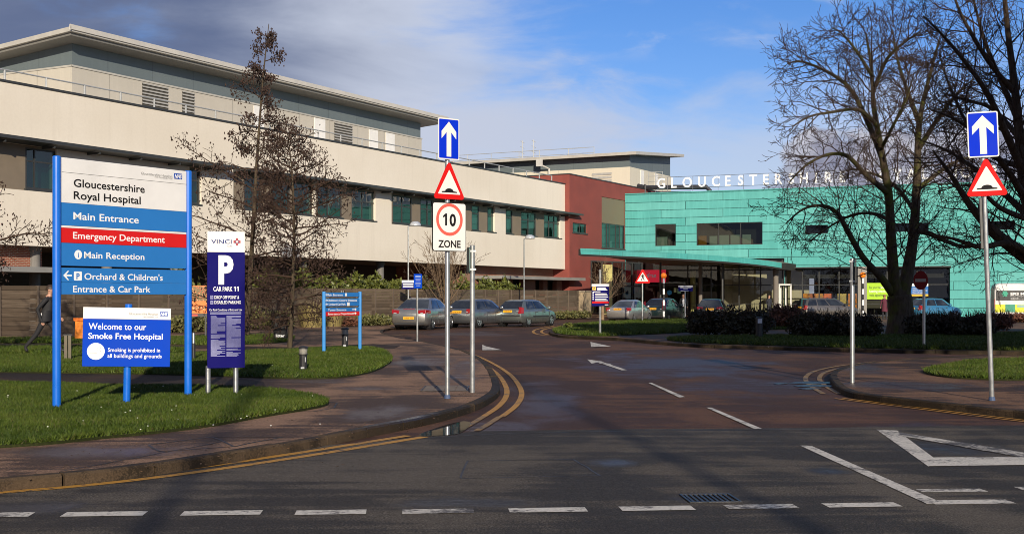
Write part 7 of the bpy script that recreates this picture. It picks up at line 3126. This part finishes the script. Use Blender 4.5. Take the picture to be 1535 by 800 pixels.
    if trim == 'rub':
        mb = MB()
        for sg in (-1, 1):
            y = sg * (hw + .012)
            mb.box(L * .29, L * .71, min(y, y - sg * .03), max(y, y - sg * .03), .50, .57)
        mb.box(-.015, .03, -hw * .84, hw * .84, .54, .61)
        mb.build('rubbing_strip', M_trim, t)
    # wheels
    for x in (xr, xf):
        for sg in (-1, 1):
            mb = MB()
            r = wheel_r
            c = (x, sg * (hw - .115), r)
            mb.lathe([(r * .62, -.09), (r * .93, -.10), (r, -.07), (r, .07), (r * .93, .10), (r * .62, .09)], c, 'y', 24)
            w = mb.build('wheel', M_tyre, t, smooth=False)
            mb = MB()
            y1 = sg * .088
            mb.lathe([(r * .66, y1 - sg * .02), (r * .66, y1 + sg * .008), (r * .58, y1 + sg * .008), (r * .56, y1 - sg * .015)], c, 'y', 24)
            for k in range(5):
                a = 2 * math.pi * k / 5 + .3
                ca, sa = math.cos(a), math.sin(a)
                pr = [(.0, -.05), (.60 * r, -.028), (.60 * r, .028), (.0, .05)]
                pts = [(c[0] + ca * u - sa * v, c[1] + y1 + sg * .004, c[2] + sa * u + ca * v) for u, v in pr]
                mb.prism(pts, (0, -sg * .02, 0))
            mb.lathe([(.06, y1 - .01), (.06, y1 + sg * .012), (.0, y1 + sg * .014)], c, 'y', 12)
            mb.build('rim', M_rim, w)
            mb = MB()
            mb.lathe([(r * .6, y1 - sg * .03), (r * .6, y1 - sg * .024)], c, 'y', 20)
            mb.build('brake_disc', M_hub, w)
    # lamps, plate, mirrors
    for sg in (-1, 1):
        mb = MB()
        if lamps == 'wide':
            mb.hexa([(-.04, sg * hw * .50, .78), (-.02, sg * hw * .88, .76), (.50, sg * hw * 1.02, .78), (.30, sg * hw * .5, .80),
                     (.0, sg * hw * .50, .93), (.02, sg * hw * .91, .95), (.46, sg * hw * 1.0, .93), (.30, sg * hw * .5, .92)])
        elif lamps == 'tall':
            mb.hexa([(-.04, sg * hw * .74, .68), (-.02, sg * hw * .93, .68), (.18, sg * hw * 1.015, .70), (.2, sg * hw * .6, .70),
                     (.05, sg * hw * .78, 1.02), (.06, sg * hw * .94, 1.02), (.22, sg * hw * 1.0, .98), (.2, sg * hw * .6, 1.02)])
        elif lamps == 'pillar':
            mb.hexa([(-.02, sg * hw * .80, .78), (-.01, sg * hw * .95, .78), (.2, sg * hw * 1.015, .78), (.16, sg * hw * .7, .78),
                     (.22, sg * hw * .72, 1.26), (.23, sg * hw * .86, 1.26), (.40, sg * hw * .90, 1.26), (.2, sg * hw * .7, 1.30)])
        else:
            mb.hexa([(-.04, sg * hw * .64, .74), (-.02, sg * hw * .92, .74), (.22, sg * hw * 1.015, .76), (.2, sg * hw * .6, .76),
                     (.0, sg * hw * .64, .94), (.01, sg * hw * .93, .95), (.24, sg * hw * 1.005, .94), (.2, sg * hw * .6, .94)])
        o = mb.build('tail_light', M_tail, t, bevel=.012, fix=True)
        mb = MB()
        mb.hexa([(-.052, sg * hw * .64, .785), (-.048, sg * hw * .78, .785), (.1, sg * hw * .74, .785), (.1, sg * hw * .62, .785), (-.046, sg * hw * .64, .815), (-.042, sg * hw * .78, .815), (.1, sg * hw * .74, .815), (.1, sg * hw * .62, .815)])
        mb.build('reversing_lamp', M_headl, o, fix=True)
        mb = MB()
        mb.hexa([(L - .35, sg * hw * .93, .58), (L - .06, sg * hw * .70, .56), (L - .04, sg * hw * .45, .56), (L - .3, sg * hw * .5, .56),
                 (L - .42, sg * hw * .90, .74), (L - .14, sg * hw * .70, .68), (L - .11, sg * hw * .45, .67), (L - .3, sg * hw * .5, .70)])
        mb.build('headlight', M_headl, t, bevel=.02, fix=True)
        mb = MB()
        mx = f0 - .38
        mb.lathe([(.02, -.10), (.075, -.07), (.085, .02), (.07, .085), (.02, .10)], (mx, sg * (hw + .09), zb + .06), 'y', 12)
        mb.tube([(mx, sg * (hw * .93), zb + .01), (mx, sg * (hw + .06), zb + .05)], .025, 6)
        mb.build('wing_mirror', paint_m if kind != 'estate' else M_trim, t, smooth=True)
    zp = .50 if kind == 'saloon' and lamps == 'wide' else .80
    if kind == 'hatch':
        zp = .74
    mb = MB()
    xp = -.03
    mb.hexa([(xp, -.26, zp), (xp + .05, -.26, zp), (xp + .05, .26, zp), (xp, .26, zp), (xp + (.0 if zp < .6 else .035), -.26, zp + .115), (xp + .05, -.26, zp + .115), (xp + .05, .26, zp + .115), (xp + (.0 if zp < .6 else .035), .26, zp + .115)])
    pl = mb.build('number_plate', M_plate, t, fix=True)
    if plate_txt:
        mb = MB()
        vs, fs = text_data(plate_txt, 0.02)
        x0, x1 = min(v[0] for v in vs), max(v[0] for v in vs)
        k = .44 / (x1 - x0)
        sl = 0.0 if zp < .6 else .035
        mb.add([(xp - .004 + sl * ((.025 + v[1] * .082) / .115), .22 - (v[0] - x0) * k, zp + .025 + v[1] * .082) for v in vs], [f for f in fs])
        mb.build('characters', M_tblack, pl)
    # dark trim strip low on the rear bumper, exhaust
    mb = MB()
    mb.box(-.012, .12, -hw * .78, hw * .78, .235, .34)
    mb.build('rear_valance', M_trim, t, bevel=.02)
    if kind == 'estate':
        mb = MB()
        for sg in (-1, 1):
            mb.tube([(r1 + .2, sg * wr * .92, Ht + .0), (r1 + .3, sg * wr * .92, Ht + .05), (f1 - .3, sg * wr * .92, Ht + .05), (f1 - .15, sg * wr * .92, Ht + .0)], .018, 6)
        mb.build('roof_rail', M_chrome, t)
    if kind == 'saloon' and lamps == 'wide':
        mb = MB()
        mb.lathe([(.045, 0), (.05, .01), (.045, .02)], (.035, 0, .80), 'x', 16)
        mb.build('badge', M_chrome, t)
        mb = MB()
        mb.hexa([(.06, -.28, .965), (.06, .28, .965), (.1, .28, .965), (.1, -.28, .965), (.075, -.28, .985), (.075, .28, .985), (.11, .28, .985), (.11, -.28, .985)])
        mb.build('brake_light', M_tail, t)
    mb = MB()
    mb.tube([(r1 + .5, 0, Ht), (r1 + .3, 0, Ht + .16)], .006, 4)
    mb.build('aerial', M_trim, t)
    return t


car('saloon_car', 'silver saloon with wide red tail lights, leftmost of the cars by the fence', (647, 494), 14.0, 1.07, P_silver, 'saloon', 4.83, 1.86, 1.50, 'WK60 YEG', 'wide', None, .335, group='cars parked by the fence')
car('hatchback_car', 'blue grey three door hatchback between two parked cars by the fence', (717, 491), 30.0, 1.07, P_steel, 'hatch', 4.15, 1.74, 1.43, 'YT02 KOH', 'box', None, .315, group='cars parked by the fence')
car('hatchback_car', 'grey green hatchback with black side strips, rightmost of the cars by the fence', (791, 489.5), 29.0, 1.07, P_green, 'hatch', 4.19, 1.70, 1.40, 'VX02 EUP', 'tall', 'rub', .30, group='cars parked by the fence')
car('saloon_car', 'bright silver saloon behind the pedestrian triangle sign', (949.5, 483), 27.0, 1.0, P_bright, 'saloon', 4.38, 1.73, 1.45, 'LF05 MKC', 'box', None, .315, group='cars standing outside the entrance')
car('hatchback_car', 'dark green tall hatchback with pillar tail lights under the red cafe sign', (1001, 481), 31.0, 1.04, P_navy, 'hatch', 3.92, 1.68, 1.49, 'FG53 ZVD', 'pillar', None, .30, group='cars standing outside the entrance')
car('hatchback_car', 'black hatchback half hidden behind the left end of the dark hedge', (1084, 481.5), 14.0, 1.03, P_black, 'hatch', 4.3, 1.80, 1.46, 'EA06 HKX', 'wide', None, .32, group='cars standing outside the entrance')
car('estate_car', 'dark grey estate car seen from the side behind the hedge, by the shop window', (1222, 478), 76.0, 1.0, P_gmet, 'estate', 4.6, 1.78, 1.52, None, 'tall', None, .32, group='cars standing outside the entrance')
car('hatchback_car', 'sky blue rounded hatchback beside the blue notice, behind the no entry sign', (1391, 479), 66.0, 1.02, P_blue, 'hatch', 4.0, 1.72, 1.50, None, 'tall', None, .31, group='cars standing outside the entrance')

# ======== ambulance van
M_vwhite = paint('white_van_paint', (0.72, 0.71, 0.68), 0.0)
Yv = 84.0
p = at(1488, Yv, z=0)
t = thing('ambulance', 'white and yellow ambulance van with green emblem at the right edge', 'ambulance', (p.x, p.y, 0.003), math.radians(-14))
k = Yv / F
L_, Wv, Hv = 5.6, 1.95, zat(424.5, Yv)
rings = []
for x, z1, wk in ((0, Hv - .28, .93), (.08, Hv - .08, .97), (.3, Hv, 1), (3.9, Hv, 1), (4.2, Hv - .12, 1), (4.75, 1.35, .98), (5.4, 1.0, .94), (5.6, .75, .86)):
    w = Wv / 2 * wk
    q = [(w * .96, .32), (w, .45), (w, .9 if z1 > 1.5 else z1 * .7), (w * .97, z1 - .25 if z1 > 1.5 else z1 * .85), (w * .9, z1 - .06), (w * .75, z1)]
    rings.append([(x, -a, z) for a, z in q] + [(x, a, z) for a, z in q[::-1]])
mb = MB()
loft(mb, rings)
bo = mb.build('body', M_vwhite, t, fix=True, bevel=.03)
ys = -Wv / 2 - .012
zq = lambda y: zat(y, Yv)
mb = MB()
mb.box(.12, 3.6, ys, ys + .03, zq(450), zq(435.5))
wn = mb.build('black_panel', M_trim, t)
mb = MB()
put_text(mb, 'ERS Medical', 1.0, zq(442.0), .17, ys - .004, 1.65, .03)
put_text(mb, 'Patient transport', 1.0, zq(444.6), .06, ys - .004, .9, .0)
put_text(mb, '0845', 1.0, zq(447.8), .06, ys - .004, .5, .01)
put_text(mb, 'ambulance services', 1.0, zq(449.0), .05, ys - .004, .9, .01)
mb.build('lettering', M_twhite, wn)
mb = MB()
cx_, cz_ = .65, zq(440.3)
for a in (0, 60, 120):
    c, s = math.cos(math.radians(a)), math.sin(math.radians(a))
    mb.poly([(cx_ + c * u - s * v, ys - .004 - a * 1e-5, cz_ + s * u + c * v) for u, v in ((-.2, -.06), (.2, -.06), (.2, .06), (-.2, .06))])
mb.build('emblem', mat('emblem_green', (0.02, 0.32, 0.20), .5), wn)
for i in range(6):
    mb = MB()
    x0 = .05 + i * .62
    mb.box(x0, x0 + .618, ys + .002, ys + .03, .62, zq(456))
    mb.build('yellow_block' if i % 2 == 0 else 'green_block', mat('ambulance_yellow', (0.66, 0.66, 0.02), .4) if i % 2 == 0 else mat('ambulance_green', (0.02, 0.24, 0.15), .4), t)
mb = MB()
mb.box(1.4, 2.4, ys - .004, ys + .001, zq(460.5), zq(456.6))
mb.build('door_lettering_strip', mat('strip_grey_green', (.25, .4, .36), .5), t)
for x in (.95, 4.5):
    for sg in (-1, 1):
        mb = MB()
        c = (x, sg * (Wv / 2 - .12), .34)
        mb.lathe([(.2, -.1), (.32, -.11), (.34, -.08), (.34, .08), (.32, .11), (.2, .1)], c, 'y', 20)
        w = mb.build('wheel', M_tyre, t)
        mb = MB()
        mb.lathe([(.2, sg * .1), (.2, sg * .105), (.05, sg * .12)], c, 'y', 16)
        mb.build('rim', M_rim, w)
mb = MB()
mb.hexa([(-.012, -.90, .9), (.02, -.90, .9), (.02, -.80, .9), (-.012, -.80, .9), (-.012, -.90, 1.5), (.04, -.90, 1.5), (.04, -.80, 1.5), (-.012, -.80, 1.5)])
mb.build('tail_light', M_tail, t)
mb = MB()
mb.box(-.03, .1, -.85, .85, .34, .52)
mb.build('bumper', M_trim, t)

# ------------------------------------------------------------------ people
M_skin = mat('skin', (0.46, 0.25, 0.17), 0.55, 0, 0.06, 20)
M_hair = mat('brown_hair', (0.035, 0.02, 0.012), 0.6, 0, 0.3, 40)
M_suit = mat('dark_suit', (0.014, 0.014, 0.017), 0.8, 0, 0.2, 20)
M_shoe = mat('black_shoe', (0.01, 0.01, 0.01), 0.35)
M_shirt = mat('white_shirt', (0.72, 0.72, 0.72), 0.7)
M_maroon = mat('maroon_coat', (0.10, 0.018, 0.035), 0.85, 0, 0.2, 12)
M_jean = mat('dark_trousers', (0.02, 0.022, 0.03), 0.85, 0, 0.2, 20)


def skin_mesh(name, joints, edges, root, mats, pick, parent, sub=2):
    """one continuous body grown round a skeleton with the Skin modifier"""
    me = bpy.data.meshes.new(name)
    keys = list(joints)
    me.from_pydata([joints[k][0] for k in keys], [(keys.index(a), keys.index(b)) for a, b in edges], [])
    o = bpy.data.objects.new(name, me)
    COL.objects.link(o)
    sk = o.modifiers.new('skin', 'SKIN')
    sk.use_smooth_shade = True
    if not me.skin_vertices:
        me.skin_vertices.new()
    for i, k in enumerate(keys):
        r = joints[k][1]
        me.skin_vertices[0].data[i].radius = r if hasattr(r, '__len__') else (r, r)
        me.skin_vertices[0].data[i].use_root = (k == root)
    ss = o.modifiers.new('sub', 'SUBSURF')
    ss.levels = ss.render_levels = sub
    dg = bpy.context.evaluated_depsgraph_get()
    m2 = bpy.data.meshes.new_from_object(o.evaluated_get(dg))
    bpy.data.objects.remove(o)
    m2.name = name
    m2.materials.clear()
    for m_ in mats:
        m2.materials.append(m_)
    for p in m2.polygons:
        p.material_index = pick(p.center)
        p.use_smooth = True
    o = bpy.data.objects.new(name, m2)
    COL.objects.link(o)
    o.parent = parent
    return o


def person(lab, base, rz, sc, J, pick, mats, hair, extra=None, hair_m=None):
    t = thing('person', lab, 'person', base, rz)
    t.scale = (sc, sc, sc)
    E = [('pelvis', 'waist'), ('waist', 'chest'), ('chest', 'neckb'), ('neckb', 'neck'), ('neck', 'chin'), ('chin', 'head'), ('head', 'crown')]
    for s in 'lr':
        E += [('pelvis', s + 'hip'), (s + 'hip', s + 'knee'), (s + 'knee', s + 'ankle'), (s + 'ankle', s + 'toe'),
              ('neckb', s + 'sh'), (s + 'sh', s + 'elb'), (s + 'elb', s + 'wri'), (s + 'wri', s + 'palm')]
        w, q = Vector(J[s + 'wri'][0]), Vector(J[s + 'palm'][0])
        d = (q - w).normalized()
        side = d.cross(Vector((0, 1, 0.2))).normalized()
        for i, (off, ln) in enumerate(((-.030, .062), (-.010, .078), (.010, .074), (.030, .056))):
            a, b2 = s + 'f%da' % i, s + 'f%db' % i
            J[a] = (q + side * off * 1.0 + d * .028, .0095)
            J[b2] = (q + side * off * 1.1 + d * (.028 + ln) + Vector((.008, 0, 0)), .0075)
            E += [(s + 'palm', a), (a, b2)]
        J[s + 'tha'] = (w.lerp(q, .55) + side * -.045 + d * .0, .011)
        J[s + 'thb'] = (w.lerp(q, .55) + side * -.062 + d * .045, .009)
        E += [(s + 'wri', s + 'tha'), (s + 'tha', s + 'thb')]
    J = {k: (tuple(v[0]), v[1]) for k, v in J.items()}
    skin_mesh('body', J, E, 'pelvis', mats, pick, t)
    hc = Vector(J['head'][0])
    fx = Vector(J['nose_dir'][0]) if 'nose_dir' in J else Vector((1, 0, 0))
    # hair: a cap over the back and top of the skull
    mb = MB()
    nn = 14
    vs, fs = [], []
    for i in range(7):
        th = i / 6 * hair
        for k in range(nn):
            a = 2 * math.pi * k / nn
            lo = th * (1.0 - .42 * max(0, math.cos(a)))
            vs.append((hc.x + .118 * math.sin(lo) * math.cos(a) - .012, hc.y + .096 * math.sin(lo) * math.sin(a), hc.z + .02 + .125 * math.cos(lo)))
    for i in range(6):
        for k in range(nn):
            k2 = (k + 1) % nn
            fs.append((i * nn + k, i * nn + k2, (i + 1) * nn + k2, (i + 1) * nn + k))
    mb.add(vs, fs)
    mb.build('hair', hair_m or M_hair, t, smooth=True)
    # face: nose, eyes, mouth, ears
    mb = MB()
    mb.lathe([(.016, -.02), (.010, .012), (.003, .03)], (hc.x + .098, hc.y, hc.z - .012), 'z', 8)
    mb.build('nose', M_skin, t, smooth=True)
    for sg in (-1, 1):
        mb = MB()
        mb.lathe([(.0, -.012), (.011, -.006), (.011, .006), (.0, .012)], (hc.x + .086, hc.y + sg * .032, hc.z + .012), 'x', 8)
        mb.build('eye', M_hair, t)
        mb = MB()
        mb.lathe([(.004, -.012), (.026, -.006), (.030, .004), (.012, .010)], (hc.x - .005, hc.y + sg * .092, hc.z - .005), 'y', 10)
        mb.build('ear', M_skin, t, smooth=True)
    mb = MB()
    mb.box(hc.x + .078, hc.x + .090, hc.y - .022, hc.y + .022, hc.z - .062, hc.z - .054)
    mb.build('mouth', mat('lips', (.25, .08, .07), .6), t)
    if extra:
        extra(t, hc)
    return t


def stand(arm_fwd=0.0):
    J = {'pelvis': ((0, 0, .96), (.12, .15)), 'waist': ((.0, 0, 1.10), (.105, .14)), 'chest': ((.0, 0, 1.30), (.12, .165)), 'neckb': ((-.01, 0, 1.46), (.075, .09)), 'neck': ((.0, 0, 1.53), .054), 'chin': ((.012, 0, 1.59), (.07, .062)), 'head': ((.02, 0, 1.665), (.098, .082)), 'crown': ((.015, 0, 1.735), (.075, .062))}
    for s, g_ in (('l', 1), ('r', -1)):
        J.update({s + 'hip': ((0, g_ * .10, .90), .092), s + 'knee': ((.02, g_ * .105, .50), .062), s + 'ankle': ((-.01, g_ * .11, .09), .042), s + 'toe': ((.15, g_ * .13, .035), (.032, .042)),
                  s + 'sh': ((-.01, g_ * .185, 1.42), .062), s + 'elb': ((-.02 + arm_fwd * .1, g_ * .25, 1.14), .045), s + 'wri': ((.05 + arm_fwd, g_ * .25, .92 + arm_fwd * .8), .03), s + 'palm': ((.06 + arm_fwd, g_ * .245, .84 + arm_fwd * .8), (.018, .034))})
    return J


# man striding to the right in front of the fence
J = {'pelvis': ((0, 0, .93), (.12, .14)), 'waist': ((.025, 0, 1.07), (.11, .135)), 'chest': ((.055, 0, 1.28), (.125, .16)), 'neckb': ((.075, 0, 1.44), (.075, .09)), 'neck': ((.09, 0, 1.51), .052), 'chin': ((.112, 0, 1.57), (.07, .06)), 'head': ((.118, 0, 1.645), (.098, .08)), 'crown': ((.112, 0, 1.715), (.075, .06)),
     'lhip': ((.02, .095, .88), .092), 'lknee': ((.25, .10, .53), .062), 'lankle': ((.36, .10, .10), .042), 'ltoe': ((.52, .11, .05), (.032, .042)),
     'rhip': ((-.02, -.095, .87), .092), 'rknee': ((-.20, -.10, .52), .064), 'rankle': ((-.50, -.10, .18), .044), 'rtoe': ((-.44, -.105, .05), (.034, .044)),
     'lsh': ((.06, .18, 1.40), .062), 'lelb': ((.02, .23, 1.13), .046), 'lwri': ((.22, .22, .95), .03), 'lpalm': ((.29, .21, .91), (.018, .034)),
     'rsh': ((.06, -.18, 1.40), .064), 'relb': ((-.14, -.22, 1.15), .050), 'rwri': ((-.06, -.21, .90), .034), 'rpalm': ((-.03, -.205, .83), (.018, .034))}


def pick_suit(c):
    if c.z > 1.475 and abs(c.y) < .12 and c.x > -.2:
        return 0
    if c.z < .10 and (c.x > .30 or c.x < -.38):
        return 2
    if (c.x > .235 and .8 < c.z < .98) or (c.z < .80 and c.y < -.17 and -.12 < c.x < .1 and c.z > .7):
        return 0
    return 1


def suit_bits(t, hc):
    mb = MB()
    mb.lathe([(.058, -.02), (.062, .012), (.056, .02)], (hc.x - .03, hc.y, hc.z - .145), 'z', 14)
    mb.build('shirt_collar', M_shirt, t)
    mb = MB()
    mb.poly([(-.135, -.150, .93), (-.06, -.165, .97), (-.045, -.16, 1.06), (-.10, -.16, 1.02)])
    mb.poly([(-.135, -.148, .93), (-.10, -.158, 1.02), (-.045, -.158, 1.06), (-.06, -.163, .97)])
    mb.build('shirt_tail', M_shirt, t)
    mb = MB()
    vs = []
    nn = 16
    for i, (z, rx, ry, ox) in enumerate(((1.12, .125, .165, .025), (1.0, .135, .18, .0), (.84, .155, .185, -.03))):
        for k in range(nn):
            a = 2 * math.pi * k / nn
            vs.append((ox + rx * math.cos(a), ry * math.sin(a), z))
    mb.add(vs, [(i * nn + k, i * nn + (k + 1) % nn, (i + 1) * nn + (k + 1) % nn, (i + 1) * nn + k) for i in range(2) for k in range(nn)])
    mb.build('jacket_skirt', M_suit, t, smooth=True)


p = gp(69, 530, LZ)
person('man in a dark suit striding right behind the big sign', (p.x, p.y, LZ), 0.0, 1.06, J, pick_suit, [M_skin, M_suit, M_shoe], 1.9, suit_bits)


def pick_coat(c):
    if c.z > 1.5 and abs(c.y) < .13:
        return 0
    if c.z < .1:
        return 2
    if c.z < .60:
        return 3
    if abs(c.y) > .2 and c.z < .93:
        return 0
    return 1


def coat_bits(t, hc):
    mb = MB()
    vs = []
    nn = 16
    for z, rx, ry in ((1.15, .14, .175), (.95, .165, .19), (.62, .185, .21)):
        for k in range(nn):
            a = 2 * math.pi * k / nn
            vs.append((rx * math.cos(a), ry * math.sin(a), z))
    mb.add(vs, [(i * nn + k, i * nn + (k + 1) % nn, (i + 1) * nn + (k + 1) % nn, (i + 1) * nn + k) for i in range(2) for k in range(nn)])
    mb.build('coat_skirt', M_maroon, t, smooth=True)


p = at(1326, 86, z=0.0)
person('woman in a maroon coat with sandy hair in front of the green banner', p, math.radians(-115), 1.0, stand(.12), pick_coat, [M_skin, M_maroon, M_shoe, M_jean], 2.3, coat_bits, mat('sandy_hair', (.30, .15, .06), .6, 0, .2, 40))


def pick_jacket(c):
    if c.z > 1.5 and abs(c.y) < .13:
        return 0
    if c.z < .1:
        return 2
    if c.z > .95 and c.x > .07 and abs(c.y) < .045:
        return 3
    if abs(c.y) > .2 and c.z < .93:
        return 0
    return 1


p = at(1024.5, 86, z=0.0)
person('man in black jacket and white shirt outside the entrance by the navy notice', p, math.radians(-95), 1.03, stand(.06), pick_jacket, [M_skin, M_suit, M_shoe, M_shirt], 1.8)
p = at(1153, 97, z=0.0)
person('person in dark clothes standing by the lobby glass near the white door', p, math.radians(-60), 1.0, stand(.1), lambda c: 0 if c.z > 1.5 else (2 if c.z < .1 else 1), [M_skin, M_jean, M_shoe], 1.9)

# remove scratch data left by the builders
for me in [m_ for m_ in bpy.data.meshes if m_.users == 0]:
    bpy.data.meshes.remove(me)
